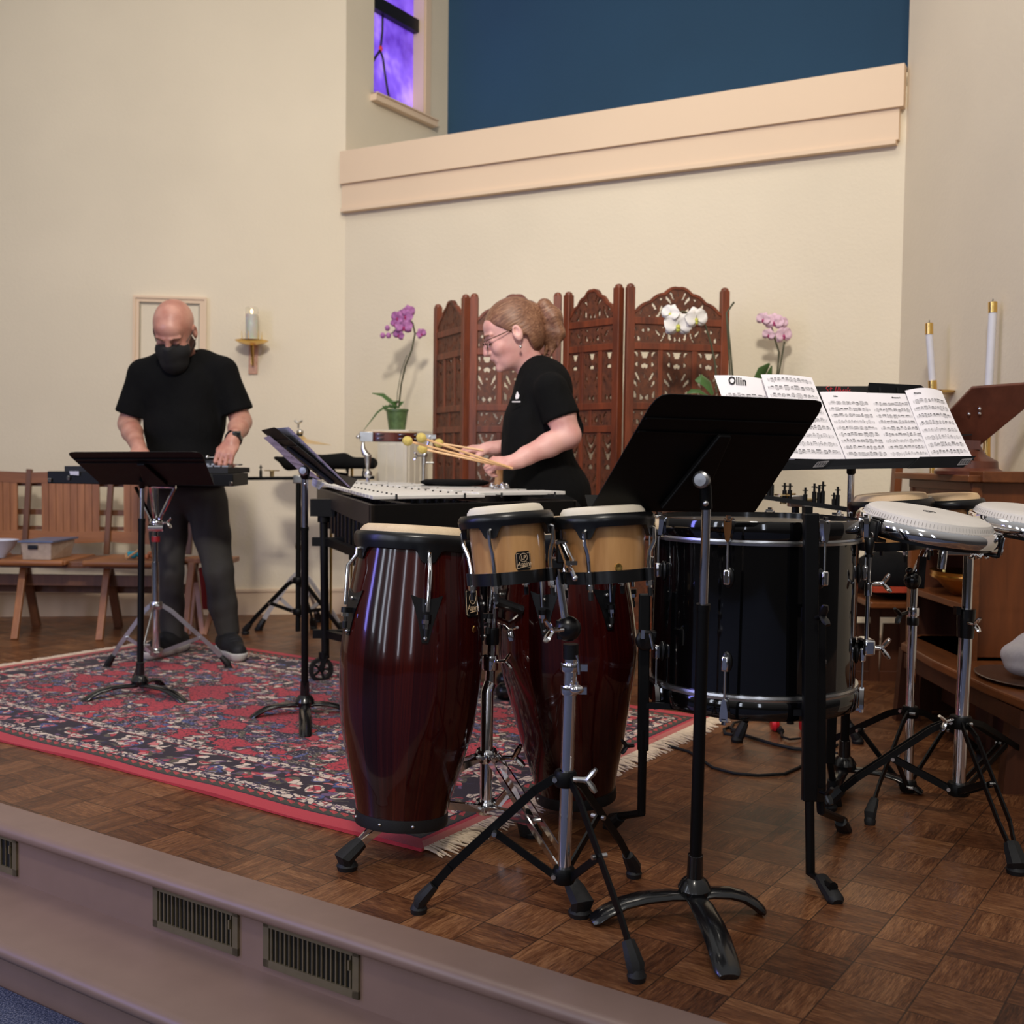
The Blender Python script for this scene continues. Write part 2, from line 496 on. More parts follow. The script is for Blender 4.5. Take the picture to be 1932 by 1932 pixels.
# beam boards of the niche front
def board(name, z0, z1, d, s0=0.0, s1=None):
    L = (C2 - C1).length if s1 is None else s1
    mb = MB(); a = C1 + db * s0; b_ = C1 + db * L
    mb.plate([V((a.x, a.y, z0)) - nb * d, V((b_.x, b_.y, z0)) - nb * d, V((b_.x, b_.y, z1)) - nb * d, V((a.x, a.y, z1)) - nb * d], d + 0.1, nb)
    return struct(name, mb, TRIM, smooth=0)
LB = (C2 - C1).length - 0.005
board('trim_3', 2.50, 2.685, 0.055, 0, LB); board('trim_4', 2.362, 2.50, 0.035, 0, LB - 0.02); board('trim_5', 2.342, 2.362, 0.048, 0, LB - 0.03)
def base(name, p, q, n):
    mb = MB(); 
    for (z0, z1, d) in ((0, 0.135, 0.014), (0.135, 0.15, 0.022)):
        mb.plate([V((p.x, p.y, z0)) + n * d, V((q.x, q.y, z0)) + n * d, V((q.x, q.y, z1)) + n * d, V((p.x, p.y, z1)) + n * d], d, -n)
    return struct(name, mb, TRIM, smooth=0)
na = V((-da.y, da.x, 0))
base('baseboard_left', LW, C1, -na); base('baseboard_back', C1, C2, -nb); base('baseboard_right', C2, C3, V((-1, 0, 0)))

# floor vents in the riser
VMET = pm('olive_bronze_metal', srgb(118, 108, 84), 0.45, 0.35, 0.06, 40)
DARK = pm('duct_shade_black', srgb(14, 12, 10), 0.9)
pr = ed1 + nin * 0.006
def vent(name, pxs, label, zs=(-0.028, -0.128)):
    a = onp(pxs[0], pxs[1], pr, nin); b_ = onp(pxs[2], pxs[3], pr, nin)
    s0 = (a - pr).dot(e); s1 = (b_ - pr).dot(e)
    def P(s, z, d=0.0): return V((pr.x, pr.y, 0)) + e * s - nin * d + V((0, 0, z))
    root = thing(name, label, 'vent', P((s0 + s1) / 2, zs[1]), 'metal vents set in the stage riser')
    mb = MB()
    fw = 0.016
    def sl(m_, s_0, s_1, z0, z1, d0, d1):
        m_.plate([P(s_0, z0, d0), P(s_1, z0, d0), P(s_1, z1, d0), P(s_0, z1, d0)], d1 - d0, -nin)
    sl(mb, s0, s1, zs[1], zs[1] + fw, 0, 0.006); sl(mb, s0, s1, zs[0] - fw, zs[0], 0, 0.006)
    sl(mb, s0, s0 + fw, zs[1], zs[0], 0, 0.006); sl(mb, s1 - fw, s1, zs[1], zs[0], 0, 0.006)
    link('frame', mb, VMET, root, smooth=0)
    mb = MB(); n = 18
    for i in range(n):
        s = s0 + fw + (s1 - s0 - 2 * fw) * (i + 0.5) / n
        sl(mb, s - 0.0016, s + 0.0016, zs[1] + fw, zs[0] - fw, 0.0, 0.005)
    link('grille_slats', mb, VMET, root, smooth=0)
    mb = MB(); sl(mb, s0 + fw, s1 - fw, zs[1] + fw, zs[0] - fw, 0.0003, 0.0012); link('duct_shade', mb, DARK, root, smooth=0)  # thin dark plate on the riser, painted as the shade inside the duct
    mb = MB(); mb.bar(P(s1 - fw - 0.006, zs[0] - 0.045, 0.008), P(s1 - fw - 0.006, zs[0] - 0.025, 0.008), 0.004, 0.006, nin); link('lever', mb, VMET, root)
    return root
vent('floor_vent', (-135, 1545, 34, 1600), 'vent grille in the stage riser cut by the left picture edge')
vent('floor_vent', (292, 1700, 452, 1750), 'bronze vent grille in the stage riser, left one of the close pair')
vent('floor_vent', (500, 1780, 680, 1830), 'bronze vent grille in the stage riser nearest the conga, right one of the pair')

# the carpet
def m_rug(L, W):
    m, nt, b = newmat('persian_rug_pile'); x, y, z = sep(nt, objco(nt))
    d = (x.min(L - x)).min(y.min(W - y))
    wob = noise(nt, vec(nt, x, y, 0.0), 5, 2)
    def vor(scale, co=None, feat='F1'):
        n = nt.nodes.new('ShaderNodeTexVoronoi'); n.inputs['Scale'].default_value = scale; n.feature = feat
        n.voronoi_dimensions = '2D'
        nt.links.new(co if co else vec(nt, x, y, 0.0), n.inputs['Vector']); return n
    n1 = noise(nt, vec(nt, x, y, 0.0), 16, 2); n2 = noise(nt, vec(nt, x, y, 3.3), 16, 2)
    wco = vec(nt, x + (n1 - 0.5) * 0.09, y * 1.25 + (n2 - 0.5) * 0.09, 0.0)
    v1 = vor(40, wco); c1 = nt.nodes.new('ShaderNodeSeparateColor'); nt.links.new(v1.outputs['Color'], c1.inputs[0])
    r1 = Ex(nt, c1.outputs[0]); r1b = Ex(nt, c1.outputs[1]); d1 = Ex(nt, v1.outputs['Distance'])
    v2 = vor(9.5, wco); d2 = Ex(nt, v2.outputs['Distance']); c2 = nt.nodes.new('ShaderNodeSeparateColor'); nt.links.new(v2.outputs['Color'], c2.inputs[0]); r2 = Ex(nt, c2.outputs[0])
    RED = srgb(190, 56, 66); NAVY = srgb(38, 36, 62); DK = srgb(28, 22, 32); CRM = srgb(224, 204, 186); PNK = srgb(214, 120, 118); BLU = srgb(74, 88, 140); OLV = srgb(92, 86, 68); WINE = srgb(128, 30, 46); PLM = srgb(110, 84, 116)
    pal = ramp(nt, r1, [(0.0, NAVY), (0.17, BLU), (0.29, CRM), (0.40, OLV), (0.52, PNK), (0.62, DK), (0.76, PLM), (0.88, WINE)], True)
    pal2 = ramp(nt, r1, [(0.0, CRM), (0.28, PNK), (0.42, RED), (0.56, PLM), (0.72, NAVY), (0.86, OLV)], True)
    clus = noise(nt, vec(nt, x * 1.0, y * 1.35, 7.0), 5.2, 3, 0.65)
    ring = ((d2 * 9.5).sin()).gt(0.15)
    fmask = clus.gt(0.462) * (1.0 - (clus.gt(0.535) * (r1b.lt(0.18))))
    edge1 = (clus - 0.462).abs().lt(0.012)
    field = mix(nt, fmask, RED, pal)
    field = mix(nt, edge1, field, DK)
    star = d2.lt(0.034) * r2.gt(0.45)
    field = mix(nt, star * fmask, field, CRM)
    fine = noise(nt, vec(nt, x, y, 1.0), 120, 2)
    field = mix(nt, fine.gt(0.61) * fmask * 0.7, field, CRM); field = mix(nt, fine.lt(0.40) * (fmask * 0.6 + 0.12), field, DK)
    # main border: large blossoms on navy
    fl1 = d2.lt(0.30); fl2 = d2.lt(0.20); fl3 = d2.lt(0.08)
    bor = mix(nt, fl1, DK, ramp(nt, r2, [(0.0, CRM), (0.3, OLV), (0.55, BLU), (0.8, PNK)], True))
    bor = mix(nt, fl2 , bor, pal2); bor = mix(nt, fl3, bor, RED)
    bor = mix(nt, (1.0 - fl1) * r1b.gt(0.62), bor, pal2)
    gd = mix(nt, r1b.gt(0.35), NAVY, pal2)                      # cream guard stripe
    gd = mix(nt, noise(nt, vec(nt, x, y, 5.0), 60, 2).gt(0.52), gd, CRM)
    per = (x + y) * 26.0
    dia = ((per.fract() - 0.5).abs() + ((d - 0.075) * 26.0).abs()).lt(0.40)
    gr = mix(nt, dia, srgb(62, 64, 48), srgb(186, 66, 64)); gr = mix(nt, fine.gt(0.6) * 0.6, gr, DK)
    ln = lambda c: (d - c).abs().lt(0.0035)
    # short (fringe) ends have only a thin red line
    short = (x.min(L - x)).lt(y.min(W - y))
    col = field
    for (lim, cc) in ((0.325, gd), (0.28, bor), (0.13, gd), (0.085, gr), (0.047, RED)):
        col = mix(nt, d.lt(lim), col, cc)
    col = mix(nt, d.lt(0.03) * short, col, srgb(196, 110, 98))
    for c_ in (0.325, 0.28, 0.13, 0.085, 0.047): col = mix(nt, ln(c_), col, DK if c_ != 0.28 else WINE)
    ve = vor(40, wco, 'DISTANCE_TO_EDGE'); col = mix(nt, Ex(nt, ve.outputs['Distance']).lt(0.07) * d.gt(0.085) * 0.75, col, DK)
    col = mix(nt, 0.05, col, srgb(150, 90, 90))
    nt.links.new(col, b.inputs['Base Color']); b.inputs['Roughness'].default_value = 0.95
    b.inputs['Sheen Weight'].default_value = 0.15; b.inputs['Specular IOR Level'].default_value = 0.1
    bump(nt, b, noise(nt, vec(nt, x, y, z), 400, 2), 0.5, 0.003)
    return m
RF = fl(800, 1606); RR = fl(1340, 1357)
rv = (RR - RF).normalized(); ru = V((-rv.y, rv.x, 0))
RL, RW = 2.86, (RR - RF).length
root = thing('persian_rug', 'red and navy persian rug with cream fringe lying across the stage floor', 'rug', RF)
me = MB(); NX, NY = 90, 50
for j in range(NY + 1):
    for i in range(NX + 1):
        u = i / NX; w = j / NY
        wob = 0.012 * math.sin(u * 9 + 1) * max(0, 1 - w * 6)
        me.v.append((u * RL, w * RW - wob - 0.01 * math.sin(u * 3.1) * (1 - w), 0.009 + 0.0025 * math.sin(u * 31) * (1 - w) ** 4))
nv = len(me.v)
for j in range(NY):
    for i in range(NX):
        a = j * (NX + 1) + i; me.f.append((a, a + 1, a + NX + 2, a + NX + 1))
edge = [i for i in range(NX + 1)] + [j * (NX + 1) + NX for j in range(1, NY + 1)] + [NY * (NX + 1) + i for i in range(NX - 1, -1, -1)] + [j * (NX + 1) for j in range(NY - 1, 0, -1)]
for q, a in enumerate(edge): me.v.append((me.v[a][0], me.v[a][1], 0.0012))
for q in range(len(edge)):
    q2 = (q + 1) % len(edge); me.f.append((edge[q], edge[q2], nv + q2, nv + q))
ORIG[root.name] = V((0, 0, 0))
pile = link('rug_pile', me, m_rug(RL, RW), root, smooth=60)
root.rotation_euler = (0, 0, math.atan2(ru.y, ru.x))
# rug frame: local x runs along ru, local y must run along rv (mirror-free check below)
MIR = V((math.cos(root.rotation_euler[2] + math.pi / 2), math.sin(root.rotation_euler[2] + math.pi / 2), 0)).dot(rv)
if MIR < 0:
    for v_ in pile.data.vertices: v_.co.y = -v_.co.y
    pile.data.flip_normals()
    pile.scale = (1, 1, 1)
sg = 1 if MIR > 0 else -1
if sg < 0:
    # material reads local y from 0..W: shift so that it stays positive
    for v_ in pile.data.vertices: v_.co.y += RW
    pile.location.y = -RW
FR = pm('cream_fringe_cotton', srgb(222, 200, 172), 0.9, 0, 0.1, 40)
fm = MB()
for end in (0, 1):
    for k in range(260):
        w = (k + rnd.random()) / 260 * RW
        x0 = 0 if end == 0 else RL; sgn = -1 if end == 0 else 1
        L = 0.05 + rnd.random() * 0.035; b1 = rnd.uniform(-.012, .012); b2 = b1 + rnd.uniform(-.02, .02)
        fm.tube([(x0, sg * w, 0.007), (x0 + sgn * L * 0.5, sg * (w + b1), 0.006), (x0 + sgn * L, sg * (w + b2), 0.003)], [0.0034, 0.0034, 0.0015], 5)
fo = link('fringe', fm, FR, root); fo['kind'] = 'stuff'
# ------------------------------------------------------------------ music stands
def arc_leg(mb, c, foot, w=0.02, h=0.046):
    c = V(c); foot = V(foot); pts = []; rs = []
    for t, zz in ((0.06, 0.9), (0.25, 1.0), (0.5, 0.98), (0.70, 0.82), (0.86, 0.50), (0.96, 0.22), (1.0, 0.12)):
        p = c.lerp(foot, t); p.z = c.z + h * zz; pts.append(p)
    d = (foot - c); side = V((-d.y, d.x, 0)).normalized()
    n = 12
    hint = V((0, 0, 1))
    rs = [w * 0.85, w * 0.95, w, w, w, w * 0.95, w * 0.7]
    mb.tube(pts, rs, n, 0.42, hint)
def music_stand(label, base, top, feet, corners, joint, zsplit, r0=0.0125, r1=0.009, lip=0.045, lipdir=None, backside=1, group='music stands', knob=True, lipn=None, legw=0.021):
    """corners TL,TR,BR,BL of the desk as world points; backside=1 when the back of the desk faces the camera"""
    base = V(base); top = V(top)
    root = thing('music_stand', label, 'music stand', base, group)
    for f_ in feet:
        mb = MB(); arc_leg(mb, base, f_, legw); link('leg', mb, BLACKG2, root)
    ax = (top - base); 
    def pz(z): return base + ax * ((z - base.z) / ax.z)
    mb = MB(); mm = frame(base + V((0, 0, 0.03)), top)
    mb.lathe([(0.0, 0.012), (0.030, 0.014), (0.034, 0.03), (0.026, 0.044), (0.017, 0.052), (0.0155, 0.1), (0.013, 0.102)], mm, 20)
    link('hub', mb, BLACKG2, root)
    mb = MB(); mb.tube([pz(base.z + 0.06), pz(zsplit)], r0, 14); mb.tube([pz(zsplit - 0.012), pz(zsplit)], r0 * 1.12, 14); link('lower_tube', mb, BLACKM, root)
    mb = MB(); mb.tube([pz(zsplit), top], r1, 14); link('upper_tube', mb, CHROMEB, root)
    J = V(joint)
    mb = MB(); mb.tube([top - ax.normalized() * 0.012, top + (J - top) * 0.6, J], [r1 * 1.35, r1 * 1.35, r1 * 1.2], 12)
    link('neck', mb, BLACKM, root)
    TL, TR, BR, BL = [V(c) for c in corners]
    nrm = (TR - TL).cross(BL - TL).normalized()      # right x down
    if nrm.dot(CAM - TL) < 0: nrm = -nrm             # nrm points to the camera side
    player = -nrm if backside == 1 else nrm
    def P(u, v, d=0.0): return (TL.lerp(TR, u)).lerp(BL.lerp(BR, u), v) + nrm * d
    R = 0.07; pts = []
    for (u, v) in [(0, R * 1.5), (0.012, R * .6), (R * .45, 0.012), (R, 0), (1 - R, 0), (1 - R * .45, 0.012), (1 - 0.012, R * .6), (1, R * 1.5), (1, 1), (0, 1)]: pts.append(P(u, v, -0.001))
    mb = MB(); mb.plate(pts, 0.002, nrm)
    for v in (0.19, 0.30):
        mb.plate([P(0.01, v, 0.0015), P(0.99, v, 0.0015), P(0.99, v + 0.012, 0.0015), P(0.01, v + 0.012, 0.0015)], 0.0035, -player)
    link('desk', mb, BLACKM, root, smooth=0)
    # shelf along the bottom on the player's side
    ld = player if lipn is None else V(lipn)
    mb = MB(); Q = [P(0, 1), P(1, 1), P(0.97, 1) + ld * lip, P(0.03, 1) + ld * lip]
    dn = (BL - TL).normalized()
    mb.plate(Q, 0.002, dn)
    link('shelf', mb, BLACKM, root, smooth=0)
    mb = MB(); off = -player
    sw = (TR - TL).normalized() * 0.028
    q = [P(0.5, 0.3, 0) - sw * 0.5, P(0.5, 0.3) + sw * 0.5, P(0.5, 0.95) + sw * 1.6, P(0.5, 0.95) - sw * 1.6]
    mb.plate([x_ + off * 0.001 for x_ in q], 0.012, off); link('spine', mb, BLACKM, root, smooth=0, bevel=0.003)
    if knob:
        kd = (CAM - J).normalized() if backside == 1 else V((1, 0, 0))
        kd = V((kd.x, kd.y, 0)).normalized() * 0.8 + V((-0.35, 0, 0)); kd.normalize()
        mb = MB(); mb.lathe([(0.0001, 0.014), (0.012, 0.0135), (0.0165, 0.010), (0.0175, 0.005), (0.0165, 0), (0.0001, 0)], frame(J + kd * 0.012, J + kd * 0.05), 24)
        link('tilt_knob', mb, KNOBM, root)
        mb = MB(); mb.ball(J + V((0.0, -0.012, -0.045)) , 0.006); link('screw', mb, STEEL, root)
    return root, P, player
KNOBM = pm('dull_knob_metal', (0.34, 0.34, 0.35, 1), 0.38, 1.0, 0.1, 60)
BLACKG2 = pm('satin_black_enamel', srgb(18, 18, 20), 0.22, 0, 0.1, 20, coat=0.3)
CHROMEB = pm('ribbed_chrome', (0.66, 0.65, 0.66, 1), 0.2, 1.0, 0.12, 300, stretch=(1, 1, 0.004))

ms1, P1, pl1 = music_stand('black music stand standing in front of the black bass drum, nearest of all', fl(1309, 1726), at(1333, 948, 2.15),
    [fl(1116, 1744), fl(1440, 1724), fl(1376, 1850)],
    [at(1240, 742, 2.02), at(1560, 756, 2.17), at(1424, 965, 2.29), at(1112, 963, 2.14)], at(1330, 905, 2.14), at(1325, 1142, 2.15).z, legw=0.026, lip=0.05)
ms2, P2, pl2 = music_stand('black music stand on the rug in front of the bald man', fl(264, 1313), at(268, 912, 4.25),
    [fl(154, 1328), fl(350, 1330), fl(305, 1296)],
    [at(124, 853, 4.02), at(380, 852, 4.02), at(404, 915, 4.27), at(190, 913, 4.27)], at(268, 905, 4.22), at(266, 978, 4.25).z, knob=False)
ms3, P3, pl3 = music_stand('black music stand on the rug left of the big conga, seen edge on', fl(575, 1352), at(575, 893, 3.82),
    [fl(472, 1359), fl(664, 1352), fl(576, 1396)],
    [at(492, 812, 4.12), at(519, 806, 3.66), at(660, 922, 3.60), at(612, 906, 4.02)], at(577, 888, 3.80), at(575, 995, 3.82).z, lip=0.04, r1=0.0115, r0=0.0125)
BACKM = music_stand('wide black music stand holding the white sheets beside the bass drum', fl(1592, 1478), at(1606, 884, 3.1),
    [fl(1740, 1500), fl(1560, 1530), fl(1570, 1440)],
    [at(1392, 729, 3.22), at(1749, 729, 3.16), at(1838, 868, 2.98), at(1450, 872, 3.02)], at(1606, 872, 3.08), at(1600, 1300, 3.2).z, knob=False, backside=0, lip=0.02)
ms4, P4, pl4 = BACKM
n4 = pl4
# extender plate, shelf front, red writing
mb = MB(); mb.plate([at(*p, 3.135) for p in [(1640, 722), (1738, 727), (1751, 736), (1764, 760), (1700, 760), (1650, 752), (1637, 735)]], 0.003, (0, 1, 0.2)); link('extender_plate', mb, BLACKP, ms4, smooth=0)
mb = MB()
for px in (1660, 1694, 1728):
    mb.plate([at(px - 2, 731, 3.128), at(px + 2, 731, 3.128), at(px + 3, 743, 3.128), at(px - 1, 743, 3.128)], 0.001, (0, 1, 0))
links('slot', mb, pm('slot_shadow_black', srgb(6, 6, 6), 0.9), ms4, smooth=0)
mb = MB()
mb.plate([at(1470, 868, 2.955), at(1838, 862, 2.915), at(1818, 882, 2.915), at(1464, 887, 2.955)], 0.003, (0, 1, 0))
mb.plate([at(1464, 868, 2.95), at(1576, 866, 2.945), at(1555, 885, 2.945), at(1462, 888, 2.95)], 0.002, (0, -1, 0))
mb.plate([at(1735, 862, 2.917), at(1842, 860, 2.912), at(1818, 881, 2.912), at(1712, 884, 2.917)], 0.002, (0, -1, 0))
link('shelf_front', mb, BLACKP, ms4, smooth=0)
mb = MB()
for (x0, y0, x1, y1, Y) in ((1535, 871, 1565, 882, 2.941), (1807, 866, 1836, 878, 2.908)):
    mb.plate([at(x0 + 8, y0, Y), at(x1, y0 - 2, Y), at(x1 - 11, y1 - 1, Y), at(x0 - 2, y1, Y)], 0.0006, (0, -1, 0))
links('maker_label', mb, pm('grey_label', srgb(120, 116, 116), 0.5), ms4, smooth=0)
mb = MB()
for (x0, y0, Y) in ((1539, 873, 2.9395), (1811, 868, 2.9065)):
    for r_ in range(3):
        for q in range(5):
            xx = x0 + q * 4.6 - r_ * 1.6 + 3; yy = y0 + r_ * 2.6
            mb.plate([at(xx, yy, Y), at(xx + 3.2, yy, Y), at(xx + 3.0, yy + 1.2, Y), at(xx - 0.2, yy + 1.2, Y)], 0.0002, (0, -1, 0))
link('label_print', mb, INK, ms4, smooth=0)

# ------------------------------------------------------------------ text helper
def text_mesh(s, M, size, mat, parent, name='lettering', shear=0.0, ext=0.0002, sx=1.0, bold=0.0):
    cu = bpy.data.curves.new(name, 'FONT'); cu.body = s; cu.size = size; cu.extrude = ext; cu.shear = shear; cu.offset = bold * size
    cu.align_x = 'CENTER'; cu.align_y = 'CENTER'; cu.resolution_u = 3
    o = bpy.data.objects.new('tmp', cu); C.objects.link(o)
    bpy.context.view_layer.update()
    dg = bpy.context.evaluated_depsgraph_get()
    me = bpy.data.meshes.new_from_object(o.evaluated_get(dg))
    bpy.data.objects.remove(o, do_unlink=True)
    mb = MB(); mb.add([(v.co.x * sx, v.co.y, v.co.z) for v in me.vertices], [tuple(p.vertices) for p in me.polygons], M)
    bpy.data.meshes.remove(me)
    if parent is None: return mb
    return link(name, mb, mat, parent, smooth=0, recalc=False)
def facing(p, xdir, up):
    x = V(xdir).normalized(); z = x.cross(V(up)).normalized(); y = z.cross(x)
    m = Matrix.Identity(4)
    for i in range(3): m[i][0] = x[i]; m[i][1] = y[i]; m[i][2] = z[i]; m[i][3] = V(p)[i]
    return m
RED = pm('red_chalk', srgb(206, 48, 60), 0.8)
mb = MB()
def stroke(pts, w=0.9, Y=3.155): mb.tube([at(x, y, Y) for x, y in pts], 0.0011, 5)
S0x, S0y = 1558, 742
for pts in [[(1567, 729), (1561, 730), (1559, 733), (1564, 736), (1566, 739), (1560, 742)], [(1573, 730), (1572, 741), (1575, 741)], [(1569, 734), (1577, 733)], [(1579, 741), (1580, 742)],
            [(1583, 743), (1588, 729), (1592, 742)], [(1585, 738), (1592, 737)], [(1595, 730), (1595, 742)], [(1599, 730), (1599, 741), (1603, 739), (1600, 735)],
            [(1610, 735), (1606, 737), (1608, 741), (1611, 736), (1612, 741)], [(1615, 741), (1615, 735), (1619, 736), (1620, 741)], [(1622, 731), (1621, 734)], [(1628, 735), (1624, 737), (1628, 739), (1624, 742)]]:
    stroke([(1558 + (x - 1558) * 0.66, y) for x, y in pts])
link('red_handwriting', mb, RED, ms4)

# ------------------------------------------------------------------ sheet music
def sheet(label, TL, TR, BR, BL, rows, title=None, seed=1, group='printed music sheets', top=0.10, curl=0.0, mat=None, tint=None):
    TL, TR, BR, BL = [V(c) for c in (TL, TR, BR, BL)]
    nrm = (TR - TL).cross(BL - TL).normalized()
    if nrm.dot(CAM - TL) < 0: nrm = -nrm
    W = (TR - TL).length
    def P(u, v, d=0.0):
        return TL.lerp(TR, u).lerp(BL.lerp(BR, u), v) + nrm * (d + curl * math.sin(math.pi * u) * (1 - v) + curl * 0.7 * (1 - v) ** 3)
    mb = MB(); n, m = 8, 8
    for k in (0, 1):
        for j in range(m + 1):
            for i in range(n + 1): mb.v.append(tuple(P(i / n, j / m, -0.0006 * k)))
    q = (n + 1) * (m + 1)
    for j in range(m):
        for i in range(n):
            a = j * (n + 1) + i; mb.f.append((a, a + 1, a + n + 2, a + n + 1)); mb.f.append((a + q, a + n + 1 + q, a + n + 2 + q, a + 1 + q))
    root = tag(link('music_sheet', mb, tint or WHITEP, smooth=60), label, 'sheet music', group)
    r = random.Random(seed); mb = MB()
    def quad(u0, v0, u1, v1, sk=0.0):
        d = 0.0007
        k = len(mb.v); mb.v += [tuple(P(u0, v0, d)), tuple(P(u1, v0 + sk, d)), tuple(P(u1, v1 + sk, d)), tuple(P(u0, v1, d))]; mb.f.append((k, k + 1, k + 2, k + 3))
    for j in range(rows):
        v0 = top + (0.97 - top) * j / rows; hgt = (0.97 - top) / rows
        ls = hgt * 0.085
        x0 = 0.06 if j else 0.1
        for l in range(5):
            vv = v0 + hgt * 0.35 + l * ls; 
            for s_ in range(4): quad(x0 + (0.94 - x0) * s_ / 4, vv, x0 + (0.94 - x0) * (s_ + 1) / 4, vv + 0.0009)
        for b_ in range(5):
            u = x0 + (0.94 - x0) * b_ / 4; quad(u, v0 + hgt * 0.35, u + 0.003, v0 + hgt * 0.35 + 4 * ls)
        u = x0 + 0.05; dense = r.random() < 0.75
        while u < 0.9:
            nb_ = r.choice([3, 4, 4, 6]) if dense else r.choice([1, 2, 2, 3]); st = 0.016 if dense else 0.026
            hh = v0 + hgt * (0.15 + 0.15 * r.random()); yb = v0 + hgt * 0.5 + ls * r.randint(-1, 3)
            for i in range(nb_):
                uu = u + i * st; yn = yb + ls * 0.5 * r.randint(-1, 1)
                quad(uu + 0.0065, hh, uu + 0.0085, yn); quad(uu, yn - ls * 0.35, uu + 0.008, yn + ls * 0.4)
            if nb_ > 1: quad(u + 0.006, hh, u + (nb_ - 1) * st + 0.009, hh + ls * 0.45)
            if dense and nb_ > 1 and r.random() < .6: quad(u + 0.006, hh + ls * 0.85, u + (nb_ - 1) * st + 0.009, hh + ls * 1.15)
            u += nb_ * st + r.choice([0.012, 0.02, 0.035])
        if r.random() < 0.5: quad(r.uniform(.1, .8), v0 + hgt * 0.02, r.uniform(.8, .86), v0 + hgt * 0.02 + 0.004) if False else None
    link('notation', mb, INK, root, smooth=0, recalc=False)
    if title:
        ts, u, v, size, sx = title
        M = facing(P(u, v, 0.001), TR - TL, TL - BL)
        text_mesh(ts, M, size, INK, root, 'title', sx=sx, bold=0.03)
    return root
Yt, Yb = 3.17, 2.985
sheet('white sheet with the large title Ollin, far left on the wide stand', at(1347, 710, 3.20), at(1440, 717, 3.19), at(1500, 868, 3.0), at(1405, 868, 3.0), 8, ('Ollin', 0.42, 0.075, 0.042, 0.62), 3, top=0.2, curl=0.006)
sheet('white sheet second from the left on the wide stand, tallest, reaching behind the near stand', at(1435, 708, 3.17), at(1531, 714, 3.165), at(1597, 867, 2.98), at(1487, 865, 2.985), 10, None, 5, top=0.02, curl=0.005)
sheet('white sheet in the middle of the row, below the red writing', at(1546, 740, 3.13), at(1634, 741, 3.125), at(1681, 867, 2.965), at(1597, 867, 2.97), 9, ('No', 0.3, 0.075, 0.007, 1.2), 8, top=0.13, curl=0.002)
sheet('white sheet second from the right on the wide stand', at(1633, 741, 3.125), at(1708, 743, 3.12), at(1758, 865, 2.96), at(1680, 867, 2.965), 9, ('Snare I', 0.72, 0.07, 0.007, 1.2), 9, top=0.13, curl=0.0)
sheet('white sheet at the right end of the row, its top edge bulging up', at(1706, 741, 3.12), at(1775, 742, 3.115), at(1834, 862, 2.95), at(1757, 865, 2.955), 8, ('drums 2', 0.3, 0.07, 0.007, 1.2), 11, top=0.13, curl=0.012)
LILAC = WHITEP
sheet('white sheets sticking out in front of the edge-on stand', at(521, 808, 3.82), at(545, 806, 3.62), at(662, 920, 3.56), at(640, 917, 3.78), 6, None, 21, curl=0.0)
sheet('loose white sheet drooping behind the edge-on stand', at(497, 826, 4.16), at(508, 822, 3.98), at(606, 906, 3.95), at(570, 893, 4.1), 5, None, 22)
sheet('folded white sheet corner under the edge-on stand desk', at(590, 902, 3.88), at(612, 912, 3.84), at(602, 924, 3.84), at(588, 915, 3.88), 2, None, 23)

